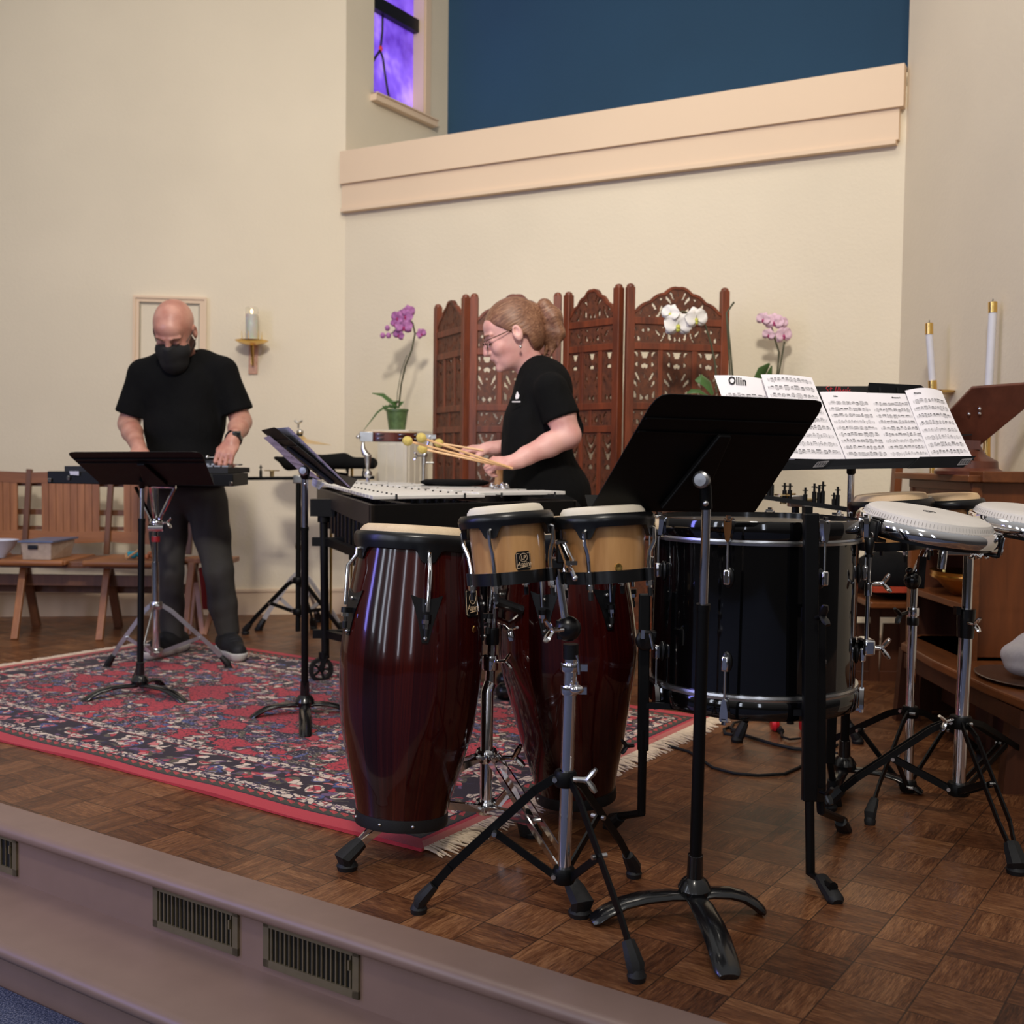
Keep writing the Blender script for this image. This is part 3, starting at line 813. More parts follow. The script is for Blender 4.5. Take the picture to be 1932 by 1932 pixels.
# ------------------------------------------------------------------ tripods
def tripod(root, center, ztop, zhub, feet, w, t, mat, rfoot=0.02, double=False, fr=0.5, footmat=None, zfoot=0.028, bend=True, knobside=1, flen=0.055, hubr=0.024, braces=True):
    c = V(center)
    for f_ in feet:
        f_ = V(f_); d = V((f_.x - c.x, f_.y - c.y, 0)); L = d.length; d.normalize(); s = V((-d.y, d.x, 0))
        p0 = V((c.x, c.y, ztop)) + d * hubr; p3 = V((f_.x, f_.y, zfoot)) - d * 0.02 + V((0, 0, 0.018))
        mb = MB()
        pm_ = p0.lerp(p3, 0.16) + V((0, 0, 0.012 if bend else 0)); pk = p0.lerp(p3, 0.82) + V((0, 0, 0.010 if bend else 0))
        offs = (-w * 0.62, w * 0.62) if double else (0,)
        for o_ in offs:
            a = s * o_
            if double:
                mb.bar(p0 + s * o_ * 0.5, pm_ + a, t, w * 0.7, s.cross(pm_ - p0)); mb.bar(pm_ + a, pk + a, t, w * 0.7, s.cross(pk - pm_)); mb.bar(pk + a, p3 + s * o_ * 0.35, t, w * 0.7, s.cross(p3 - pk))
            else:
                mb.bar(p0, pm_, w, t, s.cross(pm_ - p0)) if False else None
                for (x0, x1) in ((p0, pm_), (pm_, pk), (pk, p3)): mb.bar(x0, x1 + (x1 - x0).normalized() * 0.003, t, w, s.cross(x1 - x0))
        leg = link('leg', mb, mat, root)
        mb = MB(); dd = (p3 - pk).normalized()
        mb.tube([p3 - dd * 0.018, p3, p3 + dd * flen * 0.5, V((f_.x, f_.y, 0.009))], [rfoot * 0.7, rfoot * 0.85, rfoot, rfoot * 0.8], 8, 0.8)
        a_ = V((f_.x, f_.y, 0.0)); mb.lathe([(0.0001, 0.0), (rfoot * 0.85, 0.0), (rfoot * 0.95, 0.01), (rfoot * 0.6, 0.022), (0.0001, 0.024)], Matrix.Translation(a_), 12)
        link('rubber_foot', mb, footmat or RUBBER, leg)
        if braces:
            mb = MB(); q = p0.lerp(p3, fr); h = V((c.x, c.y, zhub)) + d * hubr
            if double:
                for o_ in (-1, 1): mb.bar(h + s * w * 0.45 * o_, q + s * w * 0.45 * o_, t, w * 0.7, s.cross(q - h))
            else: mb.bar(h + s * 0.005, q + s * 0.005, t, w * 0.85, s.cross(q - h))
            br = link('brace', mb, mat, root)
            mb = MB(); mb.lathe([(0.0001, -0.008), (0.005, -0.008), (0.005, 0.008), (0.0001, 0.008)], frame(q + s * 0.012, q + s * 0.03), 10); mb.lathe([(0.0001, -0.008), (0.005, -0.008), (0.005, 0.008), (0.0001, 0.008)], frame(h + s * 0.012, h + s * 0.03), 10); mb.lathe([(0.0001, -0.008), (0.005, -0.008), (0.005, 0.008), (0.0001, 0.008)], frame(p0 + s * 0.012, p0 + s * 0.03), 10)
            mb.lathe([(0.0001, -0.004), (0.005, -0.003), (0.005, 0.004), (0.0001, 0.004)], frame(q - s * 0.008, q - s * 0.03), 10)
            links('rivet', mb, STEEL, leg)
    mb = MB()
    for z in ((ztop, zhub) if braces else (ztop,)): mb.lathe([(0.012, -0.016), (hubr, -0.016), (hubr + 0.003, -0.01), (hubr + 0.003, 0.01), (hubr, 0.016), (0.012, 0.016)], Matrix.Translation((c.x, c.y, z)), 18)
    links('collar', mb, mat, root)
def wing(root, p, d, s=1.0, mat=None, up=(0, 0, 1)):
    """wing screw at p pointing along d"""
    p = V(p); d = V(d).normalized(); u = V(up); u = (u - d * u.dot(d)).normalized()
    mb = MB(); mb.tube([p, p + d * 0.014 * s, p + d * 0.022 * s], [0.004 * s, 0.004 * s, 0.006 * s], 10)
    for k in (-1, 1): mb.tube([p + d * 0.019 * s, p + d * 0.027 * s + u * 0.010 * s * k, p + d * 0.032 * s + u * 0.0165 * s * k], [0.006 * s, 0.008 * s, 0.005 * s], 8, 0.6)
    return link('wing_screw', mb, mat or CHROME, root)
def collar(root, p, ax, r, h, mat=None, name='clamp_collar', ear=None):
    mb = MB(); mb.lathe([(r * 0.8, -h / 2), (r, -h / 2), (r * 1.05, -h * 0.35), (r * 1.05, h * 0.35), (r, h / 2), (r * 0.8, h / 2)], frame(p, V(p) + V(ax)), 20)
    if ear is not None:
        mb.bar(V(p) + V(ear) * r * 0.9, V(p) + V(ear) * (r + 0.018), 0.016, h * 0.8, (0, 0, 1))
    return link(name, mb, mat or CHROME, root)

# ------------------------------------------------------------------ congas
def m_lacquer():
    m, nt, b = newmat('dark_red_lacquered_staves'); x, y, z = sep(nt, objco(nt))
    n = nt.nodes.new('ShaderNodeMath'); n.operation = 'ARCTAN2'; nt.links.new(y.k, n.inputs[0]); nt.links.new(x.k, n.inputs[1]); an = Ex(nt, n.outputs[0])
    q = (an * (26 / 6.2832)).floor()
    wn = nt.nodes.new('ShaderNodeTexWhiteNoise'); wn.noise_dimensions = '1D'; nt.links.new(q.k, wn.inputs['W']); r = Ex(nt, wn.outputs['Value'])
    g = noise(nt, vec(nt, an * 9.0, z * 0.9, r * 5.0), 3.5, 5, 0.6)
    f = g * 0.6 + r * 0.4
    nt.links.new(ramp(nt, f, [(0.25, srgb(25, 4, 5)), (0.5, srgb(44, 7, 8)), (0.78, srgb(66, 17, 11))]), b.inputs['Base Color'])
    b.inputs['Roughness'].default_value = 0.13; b.inputs['Coat Weight'].default_value = 0.45; b.inputs['Coat Roughness'].default_value = 0.02; b.inputs['Specular IOR Level'].default_value = 0.3
    return m
LACQ = m_lacquer()
def m_skin(name, a, b_, ring=True):
    m, nt, b = newmat(name); co = objco(nt)
    n = noise(nt, co, 9, 4); n2 = noise(nt, co, 260, 2, 0.8)
    nt.links.new(ramp(nt, n * 0.75 + n2 * 0.25, [(0.35, a), (0.65, b_)]), b.inputs['Base Color'])
    b.inputs['Roughness'].default_value = 0.55; bump(nt, b, n2, 0.12, 0.001)
    return m
SKIN1 = m_skin('rawhide_head', srgb(196, 168, 132), srgb(226, 204, 172))
SKIN2 = m_skin('bleached_hide_head', srgb(236, 222, 198), srgb(248, 240, 224))
SKIN3 = m_skin('tan_hide_head', srgb(222, 186, 142), srgb(236, 208, 168))
PLAST = m_skin('white_plastic_head', srgb(214, 208, 202), srgb(224, 218, 212))
NAT = wood('natural_shell_wood', srgb(170, 116, 66), srgb(222, 170, 112), 0.25, 11, 2, 0.6)
def ring_with_lobes(mb, M, R, h, t, lobes, lob_h, lob_w, flare=0.0):
    """hoop: vertical band of height h at radius R whose lower edge drops at the lug angles"""
    n = 144
    vs = []; fs = []
    for k in range(n):
        a = 2 * math.pi * k / n; drop = 0
        for la in lobes:
            d = abs((a - la + math.pi) % (2 * math.pi) - math.pi) * R
            if d < lob_w: drop = max(drop, lob_h * min(1, (0.5 + 0.5 * math.cos(math.pi * d / lob_w)) * 1.6))
        prof = [(R - t, 0), (R - t * 0.3, 0.003), (R + flare * .3, -0.002), (R + flare, -0.008), (R + flare * 0.7, -h * 0.6), (R, -h), (R - 0.0005, -h - drop), (R - t * 0.8, -h - drop), (R - t, -h * 0.9)]
        for (r, z) in prof: vs.append((r * math.cos(a), r * math.sin(a), z))
    P = 9
    for k in range(n):
        k2 = (k + 1) % n
        for i in range(P):
            i2 = (i + 1) % P; fs.append((k * P + i, k2 * P + i, k2 * P + i2, k * P + i2))
    mb.add(vs, fs, M)
def pol(a, r, z): return V((r * math.cos(a), r * math.sin(a), z))
def badge(root, M, prof_r, ang, z, w, h, size, head='LP', body='Aspire', name='badge'):
    """plate lying on the shell at angle ang, height z, in the frame M"""
    mb = MB(); n = 8
    def P(s, zz, d): 
        r = prof_r(zz) + d; a = ang + s / r; return M @ pol(a, r, zz)
    vs = []
    for d in (-0.002, 0.0022):
        for i in range(n + 1):
            s = -w / 2 + w * i / n
            inset = 0.006 if i in (0, n) else 0
            vs += [P(s, z - h / 2 + inset, d), P(s, z + h / 2 - inset, d)]
    m = (n + 1) * 2; fs = []
    for i in range(n):
        a = 2 * i; fs += [(a, a + 1, a + 3, a + 2), (m + a, m + a + 2, m + a + 3, m + a + 1), (a, a + 2, m + a + 2, m + a), (a + 1, m + a + 1, m + a + 3, a + 3)]
    fs += [(0, m, m + 1, 1), (2 * n, 2 * n + 1, m + 2 * n + 1, m + 2 * n)]
    mb.add(vs, fs); bd = link(name, mb, BLACKP, root, smooth=30)
    c = P(0, z, 0.0032); tx = (P(0.01, z, 0.0032) - P(-0.01, z, 0.0032)); up = (P(0, z + 0.01, 0.0032) - P(0, z - 0.01, 0.0032))
    Mt = facing(c, tx, up); up = up.normalized(); tx = tx.normalized()
    GOLD = bpy.data.materials.get('pale_gold_print') or pm('pale_gold_print', srgb(226, 196, 160), 0.4)
    mbt = MB()
    for (s_, sz, dy, dx, sh) in ((head, size * 1.0, h * 0.16, 0, 0.0), (body, size * 1.05, -h * 0.17, 0, 0.35)):
        t_ = text_mesh(s_, facing(c + up * dy + tx * dx, tx, up), sz, None, None, shear=sh, sx=0.9)
        mbt.v, off = mbt.v, len(mbt.v); mbt.v += t_.v; mbt.f += [tuple(i + off for i in f) for f in t_.f]
    cc = c + up * h * 0.17
    ringp = [cc + tx * math.cos(t) * size * 0.68 + up * math.sin(t) * size * 0.68 for t in [2 * math.pi * k / 24 for k in range(25)]]
    mbt.tube(ringp, size * 0.04, 5)
    mbt.tube([c - tx * w * 0.3 - up * h * 0.36, c + tx * w * 0.1 - up * h * 0.31, c + tx * w * 0.36 - up * h * 0.29], [size * 0.03, size * 0.07, size * 0.03], 5)
    lo = [P(-w / 2 + 0.002, z - h / 2 + 0.004, 0.0026), P(w / 2 - 0.002, z - h / 2 + 0.004, 0.0026), P(w / 2 - 0.002, z + h / 2 - 0.004, 0.0026), P(-w / 2 + 0.002, z + h / 2 - 0.004, 0.0026)]
    mbt.tube(lo + [lo[0]], 0.0006, 4)
    link('badge_print', mbt, GOLD, bd, smooth=0)

def conga(label, p0, p1, R, L, lugs, badge_ang, headmat, group='tall dark red congas', rb=0.105, rbelly=0.167, rtop=0.138):
    M = frame(p0, p1, (0, -1, 0))     # local y points from the axis to the camera side
    root = thing('conga_drum', label, 'conga drum', V(p0), group)
    k = R / 0.149
    ctrl = [(0.0, rb), (0.06, rb * 1.055), (0.2, rb * 1.29), (0.35, rb * 1.50), (0.5, rbelly), (0.62, rbelly * 0.995), (0.75, rbelly * 0.955), (0.87, rbelly * 0.89), (1.0, rtop)]
    ctrl[4] = (0.53, rbelly)
    xs = [c[0] for c in ctrl]; ys = [c[1] for c in ctrl]
    def cr(t):
        # smooth interpolation
        i = max(0, min(len(xs) - 2, next((j for j in range(len(xs) - 1) if t <= xs[j + 1]), len(xs) - 2)))
        u = (t - xs[i]) / (xs[i + 1] - xs[i])
        y0 = ys[max(0, i - 1)]; y1 = ys[i]; y2 = ys[i + 1]; y3 = ys[min(len(ys) - 1, i + 2)]
        return 0.5 * ((2 * y1) + (-y0 + y2) * u + (2 * y0 - 5 * y1 + 4 * y2 - y3) * u * u + (-y0 + 3 * y1 - 3 * y2 + y3) * u ** 3)
    rz = lambda z: cr(max(0, min(1, z / L)))
    mb = MB(); prof = [(rz(L * i / 44), L * i / 44) for i in range(45)] + [(rtop - 0.012, L), (rtop - 0.012, L - 0.05), (rb - 0.01, 0.0)]
    mb.lathe(prof + [prof[0]], None, 96)
    o = link('shell', MB(), LACQ, root)   # replaced below with a mesh in the drum frame so the staves follow the axis
    bpy.data.objects.remove(o, do_unlink=True)
    me = bpy.data.meshes.new('shell'); me.from_pydata(mb.v, [], mb.f); me.update(); 
    bm = bmesh.new(); bm.from_mesh(me); bmesh.ops.recalc_face_normals(bm, faces=bm.faces); bm.to_mesh(me); bm.free()
    me.shade_smooth(); me.set_sharp_from_angle(angle=0.6); me.materials.append(LACQ)
    o = bpy.data.objects.new('shell', me); C.objects.link(o); o.parent = root
    ML = M.copy(); ML.translation = M.translation - ORIG[root.name]; o.matrix_local = ML
    ORIG[o.name] = ORIG[root.name]
    mb = MB(); mb.lathe([(rb - 0.01, -0.004), (rb + 0.003, -0.004), (rb + 0.005, 0.004), (rz(0.024) + 0.002, 0.024), (rz(0.024) - 0.004, 0.026), (rb - 0.01, 0.02)], M, 64)
    link('bottom_rubber_ring', mb, RUBBER, root)
    mb = MB()
    for a in (-1.9, -1.2, -0.4):
        mb.ball(M @ pol(-a, rz(0.014) + 0.004, 0.012), 0.004, n=8, m=6)
    links('ring_screw', mb, STEEL, root)
    # head
    mb = MB(); mb.lathe([(0.0001, L + 0.026), (rtop * 0.6, L + 0.0255), (rtop - 0.016, L + 0.024), (rtop - 0.006, L + 0.019), (rtop + 0.002, L + 0.008), (rtop + 0.004, L - 0.02), (rtop - 0.008, L - 0.02), (rtop - 0.01, L)], M, 96)
    link('drum_head', mb, headmat, root)
    # hoop with drops
    mb = MB(); lobes = lugs
    ring_with_lobes(mb, M @ Matrix.Translation((0, 0, L + 0.004)), R, 0.034, 0.014, lobes, 0.028, 0.034, 0.003)
    link('hoop', mb, BLACKP, root)
    for a in lugs:
        mb = MB(); zt = L - 0.045; zb = L - 0.185; rr = rz(zb) + 0.012; r0 = R + 0.004
        mb.tube([M @ pol(a, r0 - 0.01, zt + 0.012), M @ pol(a, r0 + 0.004, zt + 0.008), M @ pol(a, r0 + 0.004, zt - 0.006), M @ pol(a, rr + 0.004, zt - 0.03), M @ pol(a, rr + 0.004, zb + 0.02)], 0.0048, 10)
        mb.tube([M @ pol(a, rr + 0.004, zb + 0.005), M @ pol(a, rr + 0.003, zb - 0.022)], 0.004, 8)
        hook = link('tension_rod', mb, CHROME, root)
        mb = MB(); mb.lathe([(0.0001, -0.005), (0.0085, -0.005), (0.0085, 0.004), (0.0001, 0.004)], frame(M @ pol(a, rr + 0.004, zb - 0.002), M @ pol(a, rr + 0.004, zb + 0.02)), 6); link('nut', mb, CHROME, hook)
        mb = MB(); mb.tube([M @ pol(a, rr + 0.003, zb - 0.018), M @ pol(a, rr + 0.003, zb - 0.034)], [0.006, 0.005], 10); link('rod_tip', mb, RUBBER, hook)
        # side plate: downward triangle
        mb = MB(); w = 0.036
        tri = [(-w, zb + 0.055), (-w * 0.5, zb + 0.049), (0, zb + 0.046), (w * 0.5, zb + 0.049), (w, zb + 0.055), (w * 0.5, zb - 0.0), (0.007, zb - 0.05), (-0.007, zb - 0.05), (-w * 0.5, zb)]
        Pp = [M @ pol(a + s / rz(z), rz(z) + 0.0035, z) for (s, z) in tri]; Pb = [M @ pol(a + s / rz(z), rz(z) - 0.001, z) for (s, z) in tri]
        n = len(tri); mb.add(Pp + Pb, [tuple(range(n)), tuple(range(2 * n - 1, n - 1, -1))] + [(i, n + i, n + (i + 1) % n, (i + 1) % n) for i in range(n)])
        mb.tube([M @ pol(a, rr + 0.004, zb + 0.014), M @ pol(a, rr + 0.004, zb + 0.002)], 0.0095, 12); mb.bar(M @ pol(a, rz(zb) , zb + 0.008), M @ pol(a, rr + 0.004, zb + 0.008), 0.014, 0.012)
        sp = link('side_plate', mb, BLACKP, root)
        mb = MB(); mb.ball(M @ pol(a, rz(zb + 0.035) + 0.005, zb + 0.035), 0.005, n=8, m=6); mb.ball(M @ pol(a, rz(zb - 0.04) + 0.005, zb - 0.04), 0.005, n=8, m=6); links('plate_screw', mb, STEEL, sp)
    if badge_ang is not None:
        badge(root, M, rz, badge_ang, L - 0.145, 0.05, 0.062, 0.019)
        mb = MB(); a = badge_ang + 0.05; zz = L - 0.205
        mb.lathe([(0.0001, 0.002), (0.007, 0.002), (0.0085, 0.0)], frame(M @ pol(a, rz(zz), zz), M @ pol(a, rz(zz) + 1, zz)), 18); link('air_vent', mb, BRASS, root)
    return root, M, rz
front = math.pi / 2                       # angle that faces the camera in a drum frame
def ang(deg): return front - math.radians(deg)     # degrees to the right as seen from the camera
def ax_check(M):                           # sign of local x as seen on screen
    return 1 if (M.to_3x3() @ V((1, 0, 0))).x > 0 else -1
c1b = at(757, 1547, 2.58); c1t = at(791, 1012, 2.63)
L1 = (c1t - c1b).length
sgn = ax_check(frame(c1b, c1t, (0, -1, 0)))
def A(deg): return front - sgn * math.radians(deg)
conga('nearest tall dark red conga with a rawhide head, standing in front of the left side', c1b, c1t, 0.150, L1, [A(14), A(-58), A(86), A(158), A(-130)], A(60), SKIN1)
c2b = at(1086, 1502, 2.87); c2t = at(1060, 1000, 2.84)
conga('dark red conga standing behind the bongos, half hidden by them', c2b, c2t, 0.158, (c2t - c2b).length, [A(34), A(-20), A(-74), A(106), A(170)], None, SKIN1, rb=0.102, rbelly=0.178, rtop=0.146)

# chrome double conga stand
cs = fl(920, 1592); cs.y = 2.70; cs.x = at(917, 1500, 2.70).x; cs.z = 0
CST = thing('conga_stand', 'chrome three-legged stand between and under the two congas', 'drum stand', (cs.x, cs.y, 0))
topc = at(930, 1165, 2.72)
mb = MB(); mb.tube([V((cs.x, cs.y, 0.06)), V((cs.x, cs.y, 0.36)), at(924, 1290, 2.71)], 0.0155, 18); link('lower_tube', mb, CHROME, CST)
mb = MB(); mb.tube([at(924, 1295, 2.71), at(928, 1210, 2.72), at(932, 1110, 2.72)], 0.012, 16); link('upper_tube', mb, CHROME, CST)
collar(CST, at(925, 1250, 2.712), (0, 0, 1), 0.019, 0.035); wing(CST, at(938, 1248, 2.70), (1, -0.2, 0.1), 1.1)
collar(CST, at(928, 1200, 2.715), (0, 0, 1), 0.017, 0.04, BLACKP, 'black_sleeve')
collar(CST, at(932, 1135, 2.715), (0, 0, 1), 0.015, 0.03, CHROME)
mb = MB(); mb.tube([at(938, 1135, 2.70), at(985, 1152, 2.72)], 0.013, 10); link('side_arm', mb, BLACKP, CST)
wing(CST, at(950, 1180, 2.68), (0.6, -0.5, -0.4), 1.2)
mb = MB()
for (dx, up) in ((-1, 0), (1, 0)):
    c = V((cs.x, cs.y, 0.32)); mb.tube([at(928, 1165, 2.72), at(928 + dx * 60, 1190, 2.8)], 0.008, 8)
link('cradle_arm', mb, CHROME, CST)
tripod(CST, (cs.x, cs.y, 0), at(918, 1425, 2.7).z, 0.075, [fl(655, 1640), fl(1094, 1728), fl(1005, 1578)], 0.024, 0.004, CHROME, 0.026, True, 0.52, flen=0.07)
wing(CST, at(948, 1430, 2.66), (1, -0.3, 0.2), 1.6)

# ------------------------------------------------------------------ bongos
def bongo(label, c_bot, c_top, R, rtopshell, rbotshell, lugs, badge_a=None, vent_a=None, skin=SKIN2, group='small natural wood bongos', bh=0.0):
    M = frame(c_bot, c_top, (0, -1, 0)); L = (V(c_top) - V(c_bot)).length
    root = thing('bongo_drum', label, 'bongo drum', V(c_bot), group)
    rz = lambda z: rbotshell + (rtopshell - rbotshell) * (max(0, min(1, z / L)) ** 0.9)
    mb = MB(); mb.lathe([(rz(L * i / 10), L * i / 10) for i in range(11)] + [(rtopshell - 0.01, L), (rbotshell - 0.01, 0), (rz(0), 0)], M, 64); link('shell', mb, NAT, root)
    mb = MB(); mb.lathe([(0.0001, L + 0.023), (rtopshell * 0.8, L + 0.0225), (rtopshell - 0.006, L + 0.0205), (rtopshell, L + 0.012), (rtopshell + 0.003, L - 0.015), (rtopshell - 0.006, L - 0.015)], M, 64); link('drum_head', mb, skin, root)
    mb = MB(); ring_with_lobes(mb, M @ Matrix.Translation((0, 0, L + 0.004)), R, 0.022, 0.012, lugs, 0.022, 0.026, 0.003); link('hoop', mb, BLACKP, root)
    mb = MB(); rb_ = rz(0.01) + 0.004
    mb.lathe([(rb_ - 0.006, -0.006), (rb_ + 0.002, -0.006), (rb_ + 0.002, 0.018), (rb_ - 0.006, 0.018), (rb_ - 0.006, -0.006)], M, 64)
    for a in lugs:
        mb.tube([M @ pol(a, rb_ + 0.009, -0.006), M @ pol(a, rb_ + 0.009, 0.018)], 0.0095, 10); 
    link('bottom_ring', mb, BLACKP, root)
    for a in lugs:
        mb = MB(); mb.tube([M @ pol(a, R - 0.006, L - 0.022), M @ pol(a, R + 0.004, L - 0.026), M @ pol(a, R + 0.003, L - 0.05), M @ pol(a, rb_ + 0.012, L * 0.42), M @ pol(a, rb_ + 0.009, 0.03), M @ pol(a, rb_ + 0.009, -0.022)], 0.0042, 9)
        rod = link('tension_rod', mb, CHROME, root)
        mb = MB(); mb.lathe([(0.0001, -0.016), (0.0075, -0.016), (0.0075, -0.007), (0.0001, -0.007)], M @ Matrix.Translation(pol(a, rb_ + 0.009, 0)), 6); link('nut', mb, CHROME, rod)
        mb = MB(); mb.tube([M @ pol(a, rb_ + 0.009, -0.02), M @ pol(a, rb_ + 0.009, -0.036)], [0.005, 0.0045], 8); link('rod_tip', mb, RUBBER, rod)
    if badge_a is not None: badge(root, M, rz, badge_a, L * 0.30, 0.031, 0.036, 0.0115)
    if vent_a is not None:
        mb = MB(); mb.lathe([(0.0001, 0.0015), (0.003, 0.002), (0.007, 0.002), (0.0078, 0.0)], frame(M @ pol(vent_a, rz(L * .2), L * .2), M @ pol(vent_a, rz(L * .2) + 1, L * .2)), 18); link('air_vent', mb, BRASS, root)
    return root
YB = 2.17
bongo('left bongo of the front pair with a black badge, beside the red conga', at(964, 1094, YB), at(954, 975, YB + .008), 0.0915, 0.075, 0.070, [A(-20), A(70), A(160), A(-110)], A(22), skin=SKIN2)
bongo('right bongo of the front pair, larger, touching the black bass drum side', at(1144, 1092, YB + 0.02), at(1137, 977, YB + 0.028), 0.100, 0.084, 0.075, [A(-25), A(65), A(155), A(-115)], None, A(14), skin=SKIN2)
BST = thing('bongo_stand', 'chrome tube stand with black legs holding the front pair of bongos', 'drum stand', (at(1062, 1650, 2.19).x, 2.19, 0), 'tripod drum stands')
bx = V((at(1064, 1650, 2.2).x, 2.2, 0))
ptop = at(1077, 1238, 2.2)
mb = MB(); mb.tube([V((bx.x, bx.y, at(1063, 1652, 2.2).z)), ptop], 0.0132, 20); link('lower_tube', mb, CHROME, BST)
mb = MB(); mb.tube([ptop + V((0, 0, -0.005)), at(1077, 1215, 2.2)], 0.0155, 16); mb.ball(at(1072, 1186, 2.19), 0.026, sc=(1, 0.8, 1)); mb.tube([at(1060, 1170, 2.19), at(1062, 1205, 2.19)], 0.012, 10); link('tilter', mb, BLACKP, BST)
wing(BST, at(1062, 1188, 2.16), (-1, -0.6, 0), 1.3)
mb = MB(); mb.tube([at(1066, 1168, 2.19), at(1051, 1066, 2.19)], 0.0085, 14); link('upper_tube', mb, CHROME, BST)
mb = MB(); mb.box(at(1058, 1040, 2.17), (0.018, 0.03, 0.045)); mb.box(at(1048, 1062, 2.19), (0.03, 0.05, 0.02)); link('bongo_mount', mb, BLACKP, BST, bevel=0.003)
mb = MB(); mb.bar(at(1058, 1026, 2.13), at(1076, 1078, 2.10), 0.010, 0.006); mb.bar(at(1066, 1022, 2.13), at(1084, 1060, 2.11), 0.004, 0.004); mb.bar(at(1050, 1024, 2.13), at(1070, 1024, 2.13), 0.006, 0.006); mb.ball(at(1085, 1091, 2.10), 0.006); mb.tube([at(1076, 1070, 2.105), at(1085, 1091, 2.10)], 0.004, 8); mb.box(at(1078, 1062, 2.10), (0.022, 0.01, 0.008)); link('mount_clamp', mb, CHROME, BST)
collar(BST, at(1075, 1258, 2.2), (0, 0, 1), 0.0175, 0.017, CHROME, 'clamp_collar', (1, -0.1, 0))
collar(BST, at(1074, 1301, 2.2), (0, 0, 1), 0.017, 0.018, CHROME, 'clamp_collar', (1, -0.1, 0))
mb = MB(); mb.tube([at(1088, 1236, 2.17), at(1091, 1246, 2.17), at(1092, 1262, 2.17), at(1092, 1272, 2.17)], 0.003, 8); mb.ball(at(1088, 1301, 2.17), 0.012, sc=(1.2, .7, .8)); mb.tube([at(1090, 1300, 2.17), at(1088, 1286, 2.17)], [0.003, 0.004], 8); link('clamp_screw', mb, CHROME, BST)
tripod(BST, (bx.x, bx.y, 0), at(1066, 1468, 2.2).z, at(1063, 1650, 2.2).z, [fl(790, 1722), fl(1201, 1850), fl(1196, 1655)], 0.017, 0.005, BLACKM, 0.019, False, 0.47, flen=0.05, hubr=0.02)
wing(BST, at(1082, 1470, 2.17), (1, -0.2, 0), 1.4, STEEL, (0.2, 0, 1))
# ------------------------------------------------------------------ black bass drum on its stand
DY = 2.72
db0 = at(1416, 1316, DY); db1 = at(1424, 974, DY)
M = frame(db0, db1, (0, -1, 0)); L = (db1 - db0).length; RD = 0.2495
BD = thing('bass_drum', 'large gloss black bass drum mounted level behind the near music stand', 'bass drum', db0)
h = 0.042
mb = MB(); mb.lathe([(RD - 0.010, h * 0.6), (RD - 0.004, h * 0.6), (RD - 0.004, L - h * 0.6), (RD - 0.010, L - h * 0.6)], M, 128); link('shell', mb, BLACKG, BD)
for (z0, z1) in ((0, h), (L - h, L)):
    mb = MB(); mb.lathe([(RD - 0.006, z0), (RD + 0.004, z0), (RD + 0.006, z0 + 0.004), (RD + 0.006, z1 - 0.004), (RD + 0.004, z1), (RD - 0.006, z1), (RD - 0.006, z0)], M, 128); link('hoop', mb, BLACKG, BD)
for z in (h + 0.006, L - h - 0.006):
    mb = MB(); mb.lathe([(RD - 0.005, z - 0.007), (RD + 0.003, z - 0.0065), (RD + 0.004, z - 0.001), (RD + 0.002, z), (RD + 0.004, z + 0.001), (RD + 0.003, z + 0.0065), (RD - 0.005, z + 0.007)], M, 128); link('metal_rim', mb, STEEL, BD)
mb = MB(); mb.lathe([(0.0001, L - 0.012), (RD - 0.006, L - 0.012)], M, 96); mb.lathe([(0.0001, 0.012), (RD - 0.006, 0.012)], M, 96); links('drum_head', mb, pm('ebony_head', srgb(20, 20, 24), 0.35), BD)
def lug(a):
    grp = []
    for (end, s) in ((L, -1), (0, 1)):
        zc = end + s * 0.020
        mb = MB()
        R_ = RD + 0.007
        # claw hook over the hoop
        Mx = M @ Matrix.Rotation(a - math.pi / 2, 4, 'Z')
        w = 0.013
        poly = [(-w, 0.0), (-w, 0.020), (-w * 0.55, 0.046), (0, 0.052), (w * 0.55, 0.046), (w, 0.020), (w, 0.0), (w * .5, 0.006), (-w * .5, 0.006)]
        vs = []; n = len(poly)
        for d in (0.0, 0.010):
            for (x_, z_) in poly: vs.append((x_ * (1 if d == 0 else 0.7), R_ + d, end + s * (z_ - 0.004)))
        mb.add(vs, [tuple(range(n)), tuple(range(2 * n - 1, n - 1, -1))] + [(i, n + i, n + (i + 1) % n, (i + 1) % n) for i in range(n)], Mx)
        mb.box((0, R_ - 0.004, end - s * 0.004), (0.018, 0.016, 0.006), Mx)
        mb.tube([Mx @ V((0, R_ + 0.004, end - s * 0.004)), Mx @ V((0, R_ + 0.004, end - s * 0.012))], 0.006, 10)
        cl = link('claw', mb, CHROME, BD)
        mb = MB(); zl = end + s * 0.118
        mb.tube([Mx @ V((0, R_ + 0.005, end + s * 0.03)), Mx @ V((0, R_ + 0.005, zl))], 0.0028, 8); link('tension_rod', mb, STEEL, BD)
        mb = MB(); mb.ball((0, RD - 0.002, zl + s * 0.010), 0.0165, Mx, 16, 10, (0.80, 0.35, 1.45)); lgp = link('lug', mb, BLACKP, BD)
        mb = MB(); mb.box((0, RD + 0.012, zl + s * 0.008), (0.017, 0.014, 0.034), Mx); link('lug_casting', mb, CHROME, lgp, bevel=0.004)
for dg in (24, 69, 114, 159, -156, -111, -70, -25): lug(A(dg))
